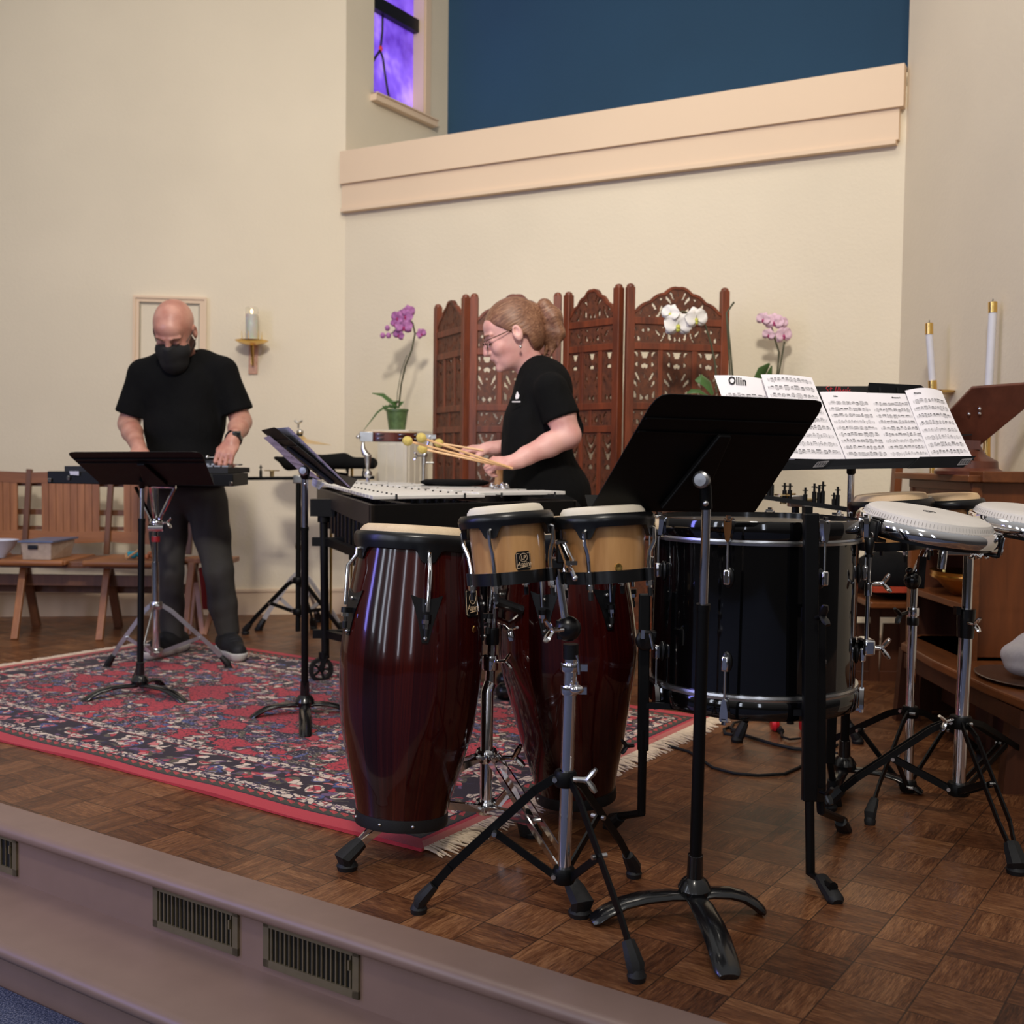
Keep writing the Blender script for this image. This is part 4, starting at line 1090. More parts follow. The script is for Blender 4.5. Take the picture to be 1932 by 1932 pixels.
# T rod holder on the right side of the drum
mb = MB(); mb.box(at(1608, 1220, 2.70), (0.05, 0.05, 0.04)); mb.box(at(1634, 1219, 2.64), (0.028, 0.06, 0.040)); mb.lathe([(0.0001, 0), (0.017, 0.0), (0.017, 0.02), (0.0001, 0.02)], frame(at(1600, 1236, 2.70), at(1650, 1236, 2.70)), 16)
link('rod_bracket', mb, CHROME, BD, bevel=0.006)
wing(BD, at(1640, 1222, 2.68), (1, -0.2, 0), 1.5)
mb = MB(); mb.tube([at(1634, 1222, 2.62), at(1640, 1050, 2.62)], 0.0048, 12); link('accessory_rod', mb, CHROME, BD)
collar(BD, at(1638, 1112, 2.62), (0, 0, 1), 0.008, 0.03); wing(BD, at(1645, 1102, 2.61), (1, -0.2, 0.1), 1.3)
mb = MB(); mb.lathe([(0.0001, 0.040), (0.009, 0.039), (0.0115, 0.034), (0.0115, 0.018), (0.008, 0.004), (0.0065, 0), (0.0001, 0)], Matrix.Translation(at(1640, 1046, 2.62)), 18); mb.tube([at(1640, 1051, 2.62), at(1640, 1046, 2.62)], 0.011, 14); link('rod_knob', mb, BLACKP, BD)
mb = MB(); mb.lathe([(0.0001, 0.01), (0.022, 0.008), (0.026, 0), (0.022, -0.008), (0.0001, -0.01)], frame(at(1218, 1208, 2.58), at(1218, 1208, 2.58) + V((0.3, -1, 0))), 20); mb.box(at(1226, 1196, 2.6), (0.03, 0.03, 0.016)); link('leg_bracket', mb, BLACKP, BD, bevel=0.003)
mb = MB(); mb.box(at(1212, 1196, 2.56), (0.008, 0.02, 0.02)); mb.tube([at(1226, 1195, 2.575), at(1232, 1225, 2.575)], 0.004, 8); link('bracket_screw', mb, CHROME, BD)

# stand posts of the bass drum: square steel, feet kinked outwards
BSTD = thing('bass_drum_stand', 'black square-tube frame with kinked rubber-tipped legs under the bass drum', 'drum stand', (db0.x, db0.y, 0))
def post(px0, y0, px1, y1, Y, w, inner_px, inner_y, foot, knee, wi, name='post'):
    mb = MB(); mb.bar(at(px0, y0, Y), at(px1, y1, Y), w, w * 0.7, (0, -1, 0)); po = link(name, mb, BLACKM, BSTD, smooth=0, bevel=0.003)
    mb = MB(); mb.tube([at(px1, y1 - 40, Y), at(inner_px, inner_y, Y), foot + V((0, 0, 0.03))], wi, 10); lg = link('leg', mb, BLACKM, BSTD)
    d = (foot - at(inner_px, inner_y, Y)).normalized()
    mb = MB(); mb.tube([foot - d * 0.06 + V((0, 0, 0.018)), foot - d * 0.03 + V((0, 0, 0.014)), foot + d * 0.012 + V((0, 0, 0.008)), foot + d * 0.02 + V((0, 0, 0.006))], [0.015, 0.0185, 0.019, 0.012], 10, 0.8)
    mb.lathe([(0.0001, 0), (0.013, 0), (0.014, 0.012), (0.0001, 0.014)], Matrix.Translation(foot + V((0, 0, 0))), 12); link('rubber_foot', mb, RUBBER, lg)
post(1530, 968, 1527, 1510, 2.43, 0.032, 1529, 1648, fl(1572, 1700), None, 0.0105)
post(1545, 1160, 1545, 1500, 2.47, 0.028, 1549, 1530, fl(1592, 1570), None, 0.0095)
post(1216, 1120, 1213, 1416, 2.62, 0.026, 1210, 1534, fl(1153, 1564), None, 0.0105)
post(1570, 1330, 1565, 1440, 2.95, 0.026, 1566, 1440, fl(1575, 1520), None, 0.009)
mb = MB(); mb.bar(at(1516, 968, 2.44), at(1530, 968, 2.44), 0.03, 0.03); mb.bar(at(1515, 1160, 2.44), at(1556, 1157, 2.47), 0.014, 0.03); mb.bar(at(1520, 1498, 2.43), at(1548, 1498, 2.47), 0.02, 0.03)
mb.bar(at(1528, 1330, 2.45), at(1568, 1335, 2.93), 0.02, 0.02); mb.bar(at(1216, 1330, 2.62), at(1528, 1345, 2.46), 0.014, 0.014)
links('cross_bar', mb, BLACKM, BSTD, smooth=0)
wing(BSTD, at(1540, 1166, 2.40), (0.3, -1, 0.3), 1.3, BLACKP); wing(BSTD, at(1196, 1407, 2.6), (-1, -0.4, 0), 1.0, BLACKP); wing(BSTD, at(1548, 1494, 2.42), (0.5, -1, 0), 1.1, BLACKP)

# ------------------------------------------------------------------ two low conga heads on a stand
def compact(label, c, axis, R, marks=True, rot=0.0, tabs=()):
    M = frame(c, V(c) + V(axis), (0, -1, 0))
    root = thing('compact_conga', label, 'drum', V(c), 'flat white chrome-rimmed conga heads')
    mb = MB(); r = R - 0.022
    mb.lathe([(0.0001, 0.030), (r * 0.6, 0.0295), (r - 0.012, 0.028), (r - 0.003, 0.024), (r + 0.006, 0.008), (r + 0.008, -0.004), (r - 0.004, -0.004)], M, 96); link('drum_head', mb, PLAST, root)
    mb = MB(); mb.lathe([(R - 0.016, 0.004), (R - 0.012, 0.008), (R - 0.006, 0.007), (R - 0.001, 0.001), (R + 0.001, -0.010), (R + 0.001, -0.018), (R - 0.002, -0.027), (R - 0.008, -0.028), (R - 0.016, -0.01), (R - 0.016, 0.004)], M, 96)
    link('chrome_rim', mb, CHROME, root)
    mb = MB(); mb.lathe([(R - 0.028, -0.006), (R - 0.012, -0.008), (R - 0.012, -0.036), (R - 0.03, -0.036), (R - 0.028, -0.006)], M, 96); link('under_ring', mb, BLACKP, root)
    mb = MB()
    for k in range(110):
        a = 2 * math.pi * k / 110; mb.bar(M @ pol(a, r + 0.0055, 0.0105), M @ pol(a, r + 0.002, 0.0195), 0.0004, 0.0010, (0, 0, 1))
    link('tick_marks', mb, pm('grey_print', srgb(165, 160, 156), 0.6), root, smooth=0)
    mb = MB(); mb.lathe([(0.013, 0.0302), (0.013, 0.0306), (0.0155, 0.0306), (0.0155, 0.0302)], M, 32)
    t = text_mesh('LP', M @ Matrix.Translation((0, 0, 0.0306)) @ Matrix.Rotation(math.pi if sgn < 0 else 0, 4, 'Z'), 0.019, None, None)
    o_ = len(mb.v); mb.v += t.v; mb.f += [tuple(i + o_ for i in f) for f in t.f]
    link('head_logo', mb, INK, root, smooth=0)
    for a in tabs:
        mb = MB(); Mx = M @ Matrix.Rotation(a - math.pi / 2, 4, 'Z')
        mb.box((0, R + 0.004, -0.022), (0.030, 0.008, 0.052), Mx); mb.box((0, R - 0.012, -0.045), (0.030, 0.034, 0.008), Mx); mb.box((0, R - 0.006, 0.006), (0.030, 0.02, 0.006), Mx)
        tb = link('rim_clamp', mb, BLACKP, root, bevel=0.003)
        mb = MB(); mb.lathe([(0.0001, 0.004), (0.007, 0.004), (0.0085, 0)], frame(Mx @ V((0, R + 0.008, -0.034)), Mx @ V((0, R + 1, -0.034))), 14); mb.box((0, R + 0.009, -0.016), (0.018, 0.003, 0.03), Mx); link('clamp_screw', mb, STEEL, tb)
    return root, M
cc1 = at(1749, 988, 2.72)
compact('flat white drum head with chrome rim, nearer one of the pair on the chrome stand', cc1, (0.125, -0.125, 1), 0.168, tabs=(A(-62), A(66)))
cc2 = at(1962, 984, 2.86)
compact('flat white drum head with chrome rim cut off by the right picture edge', cc2, (0.08, -0.10, 1), 0.176, tabs=(A(-14),))
CS2 = thing('compact_conga_stand', 'chrome pole stand with black double legs under the flat white drum heads', 'drum stand', (at(1808, 1500, 2.85).x, 2.85, 0), 'tripod drum stands')
b2 = V((at(1808, 1500, 2.85).x, 2.85, 0))
mb = MB(); mb.tube([V((b2.x, b2.y, at(1808, 1490, 2.85).z)), at(1822, 1200, 2.85)], 0.0165, 20); link('lower_tube', mb, CHROME, CS2)
mb = MB(); mb.tube([at(1822, 1205, 2.85), at(1828, 1040, 2.85)], 0.0125, 18); link('upper_tube', mb, CHROME, CS2)
mb = MB(); mb.lathe([(0.0125, 0), (0.02, 0), (0.022, 0.035), (0.023, 0.075), (0.0125, 0.075)], frame(at(1821, 1203, 2.85), at(1824, 1145, 2.85)), 20); mb.box(at(1806, 1152, 2.84), (0.012, 0.02, 0.02)); link('height_clamp', mb, BLACKP, CS2)
wing(CS2, at(1826, 1176, 2.82), (0.6, -1, 0), 1.1)
mb = MB(); mb.tube([at(1760, 1030, 2.80), at(1880, 1036, 2.88)], 0.010, 12); mb.box(at(1800, 1040, 2.80), (0.07, 0.04, 0.018)); mb.box(at(1850, 1038, 2.84), (0.05, 0.03, 0.02)); mb.tube([at(1782, 1024, 2.76), at(1776, 1074, 2.76)], 0.0105, 12); link('mounting_arm', mb, CHROME, CS2, bevel=0.002)
for px in (1838, 1852, 1866): wing(CS2, at(px, 1033, 2.80), (0, -0.4, -1), 0.9, None, (1, 0, 0))
tripod(CS2, (b2.x, b2.y, 0), at(1815, 1362, 2.85).z, at(1808, 1488, 2.85).z, [fl(1563, 1528), fl(1918, 1648), fl(1960, 1470)], 0.022, 0.0045, BLACKM, 0.025, True, 0.5, flen=0.07, hubr=0.026)
wing(CS2, at(1798, 1358, 2.82), (-1, -0.3, -0.2), 1.2)

# back bongos on their stand
YB2 = 3.08
bongo('left bongo of the rear pair, tan head, behind the flat white drum', at(1684, 1030, YB2), at(1680, 946, YB2), 0.112, 0.098, 0.086, [A(0), A(90), A(180), A(-90)], A(28), skin=SKIN3)
bongo('right bongo of the rear pair, smaller, between the two flat white drums', at(1796, 1028, YB2 + 0.06), at(1793, 946, YB2 + 0.06), 0.090, 0.078, 0.068, [A(20), A(110), A(-160), A(-70)], None, skin=SKIN3)
BS3 = thing('bongo_stand', 'chrome pole stand with black legs under the rear pair of bongos', 'drum stand', (at(1713, 1490, 3.1).x, 3.1, 0), 'tripod drum stands')
b3 = V((at(1713, 1490, 3.1).x, 3.1, 0))
mb = MB(); mb.tube([V((b3.x, b3.y, at(1713, 1485, 3.1).z)), at(1722, 1160, 3.1)], 0.0125, 18); link('lower_tube', mb, CHROME, BS3)
mb = MB(); mb.tube([at(1722, 1165, 3.1), at(1727, 1080, 3.1), at(1745, 1040, 3.1)], 0.010, 16); link('upper_tube', mb, CHROME, BS3)
collar(BS3, at(1722, 1172, 3.1), (0, 0, 1), 0.0155, 0.022, BLACKP); collar(BS3, at(1723, 1154, 3.1), (0, 0, 1), 0.015, 0.024, CHROME)
mb = MB(); mb.ball(at(1722, 1095, 3.07), 0.024, sc=(1, .8, 1.1)); mb.bar(at(1735, 1110, 3.08), at(1740, 1050, 3.08), 0.016, 0.02); mb.ball(at(1716, 1077, 3.06), 0.010); link('tilter', mb, BLACKG2, BS3)
wing(BS3, at(1712, 1156, 3.07), (-1, -0.4, -0.2), 1.3, BLACKP)
mb = MB(); mb.box(at(1742, 1010, 3.1), (0.03, 0.03, 0.06)); link('bongo_mount', mb, BLACKP, BS3, bevel=0.003)
tripod(BS3, (b3.x, b3.y, 0), at(1716, 1343, 3.1).z, at(1713, 1482, 3.1).z, [fl(1530, 1440), fl(1641, 1555), fl(1850, 1440)], 0.018, 0.005, BLACKM, 0.016, False, 0.47, flen=0.05, hubr=0.02)
# ------------------------------------------------------------------ smooth bodies: blended implicit shapes turned into one mesh
class SDF:
    def __init__(s, lo, hi, h):
        s.lo = np.array(lo, float); s.h = h
        s.n = np.ceil((np.array(hi) - s.lo) / h).astype(int) + 1
        s.d = np.full(s.n, 0.08, np.float32)
    def _box(s, lo, hi, m):
        a = np.maximum(0, np.floor((np.minimum(lo, hi) - m - s.lo) / s.h).astype(int)); b = np.minimum(s.n, np.ceil((np.maximum(lo, hi) + m - s.lo) / s.h).astype(int) + 1)
        if (b <= a).any(): return None
        g = [s.lo[i] + s.h * np.arange(a[i], b[i]) for i in range(3)]
        X, Y, Z = np.meshgrid(*g, indexing='ij', sparse=True)
        return a, b, X, Y, Z
    def _put(s, a, b, f, k, mode):
        sl = tuple(slice(a[i], b[i]) for i in range(3)); d = s.d[sl]
        if mode == 'sub':
            f = -f; hh = np.clip(0.5 + 0.5 * (f - d) / k, 0, 1); s.d[sl] = d * (1 - hh) + f * hh + k * hh * (1 - hh)
        else:
            hh = np.clip(0.5 + 0.5 * (f - d) / k, 0, 1); s.d[sl] = f * (1 - hh) + d * hh - k * hh * (1 - hh)
    def cap(s, p, q, r0, r1=None, k=0.012, mode='add', flat=None):
        """tapered limb from p to q"""
        if r1 is None: r1 = r0
        p = np.array(p, float); q = np.array(q, float)
        r = _ = s._box(p, q, max(r0, r1) + 0.05)
        if r is None: return s
        a, b, X, Y, Z = r; v = q - p; L2 = max(1e-9, (v * v).sum())
        t = np.clip(((X - p[0]) * v[0] + (Y - p[1]) * v[1] + (Z - p[2]) * v[2]) / L2, 0, 1)
        f = np.sqrt((X - p[0] - t * v[0]) ** 2 + (Y - p[1] - t * v[1]) ** 2 + (Z - p[2] - t * v[2]) ** 2) - (r0 + (r1 - r0) * t)
        s._put(a, b, f, k, mode); return s
    def chain(s, pts, rs, k=0.012):
        for i in range(len(pts) - 1): s.cap(pts[i], pts[i + 1], rs[i], rs[i + 1], k)
        return s
    def ell(s, c, r, B=None, k=0.015, mode='add'):
        """ellipsoid, B = 3x3 rows of local axes"""
        c = np.array(c, float); r = np.array(r, float); m = r.max()
        q = s._box(c, c, m + 0.05)
        if q is None: return s
        a, b, X, Y, Z = q
        dx, dy, dz = X - c[0], Y - c[1], Z - c[2]
        if B is not None:
            B = np.array(B); lx = dx * B[0][0] + dy * B[0][1] + dz * B[0][2]; ly = dx * B[1][0] + dy * B[1][1] + dz * B[1][2]; lz = dx * B[2][0] + dy * B[2][1] + dz * B[2][2]
        else: lx, ly, lz = dx, dy, dz
        k0 = np.sqrt((lx / r[0]) ** 2 + (ly / r[1]) ** 2 + (lz / r[2]) ** 2)
        k1 = np.sqrt((lx / r[0] ** 2) ** 2 + (ly / r[1] ** 2) ** 2 + (lz / r[2] ** 2) ** 2) + 1e-9
        s._put(a, b, k0 * (k0 - 1) / k1, k, mode); return s
    def cut(s, p, n, k=0.004):
        """remove everything on the side the normal points to"""
        n = np.array(n, float); n /= np.linalg.norm(n); g = [s.lo[i] + s.h * np.arange(s.n[i]) for i in range(3)]
        X, Y, Z = np.meshgrid(*g, indexing='ij', sparse=True)
        f = (X - p[0]) * n[0] + (Y - p[1]) * n[1] + (Z - p[2]) * n[2]
        s.d = np.maximum(s.d, f.astype(np.float32)); return s
    def mesh(s, mb=None):
        d = s.d.copy(); d[0] = d[-1] = 0.1; d[:, 0] = d[:, -1] = 0.1; d[:, :, 0] = d[:, :, -1] = 0.1
        n = s.n; ins = d < 0
        c = [ins[i:n[0] - 1 + i, j:n[1] - 1 + j, k:n[2] - 1 + k] for i in (0, 1) for j in (0, 1) for k in (0, 1)]
        al = c[0].copy(); an = c[0].copy()
        for q in c[1:]: al &= q; an |= q
        act = an & ~al
        idx = -np.ones(act.shape, int); P = np.argwhere(act); idx[act] = np.arange(len(P))
        acc = np.zeros((len(P), 3)); cnt = np.zeros(len(P))
        for ax in range(3):
            for u in (0, 1):
                for w in (0, 1):
                    o0 = [0, 0, 0]; ot = [q for q in range(3) if q != ax]; o0[ot[0]] = u; o0[ot[1]] = w; o1 = list(o0); o1[ax] = 1
                    A_ = P + o0; B_ = P + o1; da_ = d[A_[:, 0], A_[:, 1], A_[:, 2]]; db_ = d[B_[:, 0], B_[:, 1], B_[:, 2]]
                    m = (da_ < 0) != (db_ < 0); t = np.where(m, da_ / np.where(m, da_ - db_, 1), 0)
                    pos = P + np.array(o0) + 0.0; pos[:, ax] += t
                    acc[m] += pos[m]; cnt[m] += 1
        Vt = s.lo + s.h * acc / cnt[:, None]
        F = []
        for ax in range(3):
            ot = [(ax + 1) % 3, (ax + 2) % 3]
            sl0 = [slice(None)] * 3; sl1 = [slice(None)] * 3; sl0[ax] = slice(0, -1); sl1[ax] = slice(1, None)
            E_ = np.argwhere(ins[tuple(sl0)] != ins[tuple(sl1)])
            E_ = E_[(E_[:, ot[0]] > 0) & (E_[:, ot[1]] > 0) & (E_[:, ot[0]] < n[ot[0]] - 1) & (E_[:, ot[1]] < n[ot[1]] - 1)]
            def cell(du, dw):
                Q = E_.copy(); Q[:, ot[0]] -= du; Q[:, ot[1]] -= dw; return idx[Q[:, 0], Q[:, 1], Q[:, 2]]
            q = np.stack([cell(1, 1), cell(0, 1), cell(0, 0), cell(1, 0)], 1)
            flip = ~ins[E_[:, 0], E_[:, 1], E_[:, 2]]
            q[flip] = q[flip][:, ::-1]
            F.append(q[(q >= 0).all(1)])
        F = np.concatenate(F)
        mb = mb or MB(); o = len(mb.v)
        mb.v += [tuple(v) for v in Vt]; mb.f += [tuple(int(i) + o for i in f) for f in F]
        return mb
def rows(f, u):
    f = V(f).normalized(); u = V(u); u = (u - f * u.dot(f)).normalized(); r = f.cross(u)
    return r, f, u
def lerp(a, b, t): return V(a).lerp(V(b), t)
def head(S, c, f, u, k=1.0, jaw=1.0, neck=None, fem=False):
    r, f, u = rows(f, u); c = V(c); B = [list(r), list(f), list(u)]
    def L(x, y, z): return c + r * x * k + f * y * k + u * z * k
    R = lambda a, b, d: (a * k, b * k, d * k)
    S.ell(L(0, -0.012, 0.032), R(0.077, 0.098, 0.088), B)
    S.ell(L(0, 0.030, -0.022), R(0.062, 0.064, 0.080), B, 0.02)
    S.ell(L(0, 0.046, -0.082), R(0.040 * jaw, 0.040, 0.030), B, 0.025)
    S.ell(L(0, 0.062, 0.045), R(0.052, 0.030, 0.035), B, 0.02)
    for sx in (-1, 1):
        S.ell(L(sx * 0.036, 0.066, -0.030), R(0.024, 0.024, 0.024), B, 0.018)      # cheek
        S.ell(L(sx * 0.033, 0.098, 0.005), R(0.016, 0.011, 0.009), B, 0.008, 'sub')   # eye socket
        S.ell(L(sx * 0.031, 0.080, 0.003), R(0.0145, 0.0125, 0.0125), B, 0.003)   # lid
        S.cap(L(sx * 0.012, 0.094, 0.022), L(sx * 0.046, 0.080, 0.022), 0.0085 * k, 0.006 * k, 0.010)   # brow
        S.ell(L(sx * 0.079, -0.006, -0.006), R(0.010, 0.018, 0.030), B, 0.005); S.ell(L(sx * 0.092, -0.003, 0.002), R(0.0125, 0.011, 0.019), B, 0.002, 'sub')
    S.chain([L(0, 0.086, 0.024), L(0, 0.094, 0.006), L(0, 0.104, -0.014), L(0, 0.112, -0.031)], [0.010 * k, 0.010 * k, 0.0105 * k, 0.0115 * k], 0.010)
    for sx in (-1, 1): S.ell(L(sx * 0.011, 0.104, -0.034), R(0.008, 0.010, 0.007), B, 0.006)
    S.cap(L(-0.019, 0.086, -0.057), L(0, 0.095, -0.055), 0.0065 * k, 0.0075 * k, 0.008); S.cap(L(0.019, 0.086, -0.057), L(0, 0.095, -0.055), 0.0065 * k, 0.0075 * k, 0.008); S.ell(L(0, 0.080, -0.047), R(0.022, 0.018, 0.014), B, 0.015)
    S.cap(L(-0.016, 0.086, -0.068), L(0.016, 0.086, -0.068), 0.0075 * k, 0.0075 * k, 0.006)
    S.cap(L(-0.022, 0.097, -0.0628), L(0.022, 0.097, -0.0628), 0.0016 * k, 0.0016 * k, 0.002, 'sub')
    S.ell(L(0, 0.080, -0.094), R(0.019, 0.018, 0.016), B, 0.014)
    return L, r, f, u
def hand(S, w, d, n, k=1.0, curl=1.0, thumb_side=1, spread=0.012, tips=None):
    """w wrist, d direction of the knuckles, n back of the hand"""
    d = V(d).normalized(); n = V(n); n = (n - d * n.dot(d)).normalized(); s = d.cross(n)
    def L(a, b, c): return V(w) + s * a * k + d * b * k + n * c * k
    B = [list(s), list(d), list(n)]
    S.ell(L(0, 0.045, 0), (0.040 * k, 0.052 * k, 0.016 * k), B, 0.012)
    S.cap(L(0.0, -0.03, 0), L(0, 0.02, 0), 0.026 * k, 0.025 * k, 0.015)
    ln = [0.040, 0.045, 0.042, 0.034]
    for i in range(4):
        x = (-0.030 + 0.020 * i) * thumb_side * -1
        p = L(x, 0.082 - abs(i - 1.3) * 0.003, 0.003); l = ln[i] * k
        a1 = 0.45 * curl; a2 = 1.35 * curl; a3 = 1.9 * curl
        sp = s * (x * 1.6)
        dirs = [(d * math.cos(q) - n * math.sin(q) + sp).normalized() for q in (a1, a2, a3)]
        p1 = p + dirs[0] * l; p2 = p1 + dirs[1] * l * 0.62; p3 = p2 + dirs[2] * l * 0.5
        S.cap(L(x * 0.8, 0.05, 0.002), p, 0.0095 * k, 0.0100 * k, 0.008)
        S.chain([p, p1, p2, p3], [0.0098 * k, 0.0088 * k, 0.0080 * k, 0.0070 * k], 0.0022)
    x = 0.030 * thumb_side
    t0 = L(x * 0.7, 0.018, -0.006); t1 = L(x * 1.45, 0.050, -0.020); t2 = L(x * 1.15, 0.083, -0.030); t3 = L(x * 0.75, 0.102, -0.034)
    S.chain([t0, t1, t2, t3], [0.015 * k, 0.0115 * k, 0.0095 * k, 0.0080 * k], 0.005)
def m_skinp(name, a, b_, rough=0.5):
    m, nt, b = newmat(name); co = objco(nt)
    n = noise(nt, co, 14, 4)
    nt.links.new(ramp(nt, n, [(0.35, a), (0.65, b_)]), b.inputs['Base Color'])
    b.inputs['Roughness'].default_value = rough; b.inputs['Subsurface Weight'].default_value = 0.12; b.inputs['Subsurface Radius'].default_value = (0.012, 0.005, 0.003)
    bump(nt, b, noise(nt, co, 300, 2), 0.08, 0.001)
    return m
SKM = m_skinp('man_skin', srgb(176, 120, 104), srgb(200, 148, 130), 0.42)
SKW = m_skinp('woman_skin', srgb(210, 152, 144), srgb(226, 176, 166), 0.5)
def cloth(name, col, v=0.15, bs=22):
    m, nt, b = newmat(name); co = objco(nt)
    n = noise(nt, co, 9, 3); c0 = tuple([c * (1 - v) for c in col[:3]] + [1]); c1 = tuple([c * (1 + v) for c in col[:3]] + [1])
    nt.links.new(ramp(nt, n, [(0.3, c0), (0.7, c1)]), b.inputs['Base Color']); b.inputs['Roughness'].default_value = 0.9; b.inputs['Specular IOR Level'].default_value = 0.15
    mp = nt.nodes.new('ShaderNodeMapping'); mp.inputs['Scale'].default_value = (1, 1, 0.45); nt.links.new(co, mp.inputs[0])
    bump(nt, b, noise(nt, mp.outputs[0], bs, 2) * 0.9 + noise(nt, co, 700, 1) * 0.03, 0.5, 0.02)
    return m
TEE = cloth('black_cotton_shirt', srgb(11, 11, 12)); PANTS = cloth('charcoal_trousers', srgb(66, 64, 62), 0.1, 14); PANTSB = cloth('black_trousers', srgb(22, 22, 24))

# ------------------------------------------------------------------ the man at the bells
Ym = 5.1
man = thing('person', 'bald bearded man with black face mask and black t-shirt, head bowed, standing on the rug', 'person', V((at(375, 1240, Ym).x, Ym, 0.01)))
m_ = lambda px, py, dy=0.0: at(px, py, Ym + dy)
S = SDF(m_(205, 900, 0)[0:1] + (Ym - 0.5, 0.75), (m_(490, 900).x, Ym + 0.25, 1.72), 0.005) if False else SDF((m_(200, 900).x, Ym - 0.50, 0.80), (m_(492, 900).x, Ym + 0.24, 1.72), 0.005)
hc = m_(329, 624, -0.10)
Lm, hr, hf, hu = head(S, hc, (-0.02, -0.74, -0.62), (0, -0.62, 0.74), 1.12, 1.1)
nk = m_(345, 668, 0.0)
S.cap(lerp(hc, nk, 0.25) + V((0, 0.03, 0)), m_(345, 690, 0.04), 0.060, 0.066, 0.02)
# torso under the shirt
S.ell(m_(345, 740, 0.02), (0.17, 0.10, 0.16), None, 0.03); S.ell(m_(345, 860, 0.02), (0.165, 0.115, 0.14), None, 0.03)
shL, shR = m_(268, 708, 0.02), m_(422, 703, 0.02)
elL, elR = m_(243, 800, 0.03), m_(455, 796, 0.03)
wrL, wrR = m_(262, 846, -0.26), m_(440, 830, -0.24)
for (sh, el, wr) in ((shL, elL, wrL), (shR, elR, wrR)):
    S.chain([sh, lerp(sh, el, .5), el], [0.062, 0.056, 0.046], 0.02)
    S.chain([el, lerp(el, wr, .35), wr], [0.047, 0.045, 0.029], 0.016)
hand(S, wrL, (0.35, -0.75, -0.42), (0.1, -0.3, 0.95), 1.05, 1.0, -1)
hand(S, wrR, (-0.22, -0.62, -0.70), (0.0, -0.9, 0.5), 1.08, 1.25, 1)
body = link('body', S.mesh(), SKM, man, smooth=180, recalc=False)
# eyes, brows, stubble
mb = MB()
for sx in (-1, 1): mb.tube([Lm(sx * 0.019, 0.0955, -0.001), Lm(sx * 0.030, 0.0985, -0.006), Lm(sx * 0.043, 0.0905, -0.001)], 0.0014, 6)
links('eyelash', mb, pm('dark_lashes', srgb(50, 30, 24), 0.7), man)
mb = MB()
for sx in (-1, 1): mb.tube([Lm(sx * 0.013, 0.104, 0.020), Lm(sx * 0.030, 0.101, 0.027), Lm(sx * 0.048, 0.088, 0.022)], [0.0022, 0.0040, 0.002], 6)
links('eyebrow', mb, pm('brown_brow_hair', srgb(88, 54, 40), 0.8), man)
S2 = SDF(tuple(hc - V((.16, .22, .2))), tuple(hc + V((.16, .16, .16))), 0.005)
Bm = [list(hr), list(hf), list(hu)]
S2.ell(Lm(0, 0.024, -0.075), (0.072, 0.070, 0.052), Bm, 0.01); S2.ell(Lm(0, -0.002, -0.06), (0.082, 0.05, 0.05), Bm, 0.01)
S2.ell(Lm(0, 0.012, -0.03), (0.0735 * 1.0, 0.07, 0.06), Bm, 0.01); 
link('beard', S2.mesh(), pm('short_dark_beard', srgb(74, 48, 40), 0.9, 0, 0.3, 160, 0.5, 500), man, smooth=180, recalc=False)
S2 = SDF(tuple(hc - V((.16, .24, .22))), tuple(hc + V((.16, .16, .14))), 0.004)
S2.ell(Lm(0, 0.064, -0.048), (0.078, 0.060, 0.060), Bm, 0.01); S2.cap(Lm(0, 0.116, -0.012), Lm(0, 0.118, -0.075), 0.014, 0.018, 0.05); S2.ell(Lm(0, 0.072, -0.10), (0.062, 0.055, 0.050), Bm, 0.03); S2.cap(Lm(0, 0.09, -0.10), Lm(0, 0.075, -0.135), 0.03, 0.016, 0.04)
S2.cut(Lm(0, 0.1, -0.004), tuple(hu * 1.0 - hf * 0.12)); S2.cut(Lm(0, 0.028, 0), tuple(-hf))
mk = link('face_mask', S2.mesh(), pm('black_mask_fabric', srgb(18, 18, 20), 0.8, 0, 0.1, 40), man, smooth=180, recalc=False)
mb = MB()
for sx in (-1, 1):
    mb.tube([Lm(sx * 0.060, 0.060, -0.012), Lm(sx * 0.078, 0.02, 0.006), Lm(sx * 0.0825, -0.004, 0.016)], 0.0016, 6); mb.tube([Lm(sx * 0.055, 0.055, -0.085), Lm(sx * 0.076, 0.015, -0.045), Lm(sx * 0.0825, -0.006, -0.028)], 0.0016, 6)
links('ear_loop', mb, BLACKP, mk)
# shirt
S3 = SDF((m_(205, 900).x, Ym - 0.22, 0.70), (m_(485, 900).x, Ym + 0.26, 1.42), 0.006)
S3.ell(m_(345, 735, 0.02), (0.185, 0.120, 0.165), None, 0.03)
S3.ell(m_(347, 810, 0.01), (0.178, 0.130, 0.20), None, 0.04); S3.ell(m_(349, 885, -0.005), (0.186, 0.140, 0.16), None, 0.04); S3.ell(m_(350, 925, 0.0), (0.182, 0.138, 0.12), None, 0.03)
S3.cap(m_(310, 690, 0.03), m_(385, 688, 0.03), 0.060, 0.062, 0.03); S3.cap(m_(346, 672, 0.035), m_(276, 704, 0.03), 0.050, 0.060, 0.04); S3.cap(m_(346, 672, 0.035), m_(416, 700, 0.03), 0.050, 0.060, 0.04); S3.ell(m_(346, 684, 0.03), (0.085, 0.075, 0.035), None, 0.03)
for (sh, el) in ((shL, elL), (shR, elR)):
    hemp = lerp(sh, el, 0.80); S3.cap(sh, hemp + (hemp - sh).normalized() * 0.03, 0.062, 0.076, 0.05)
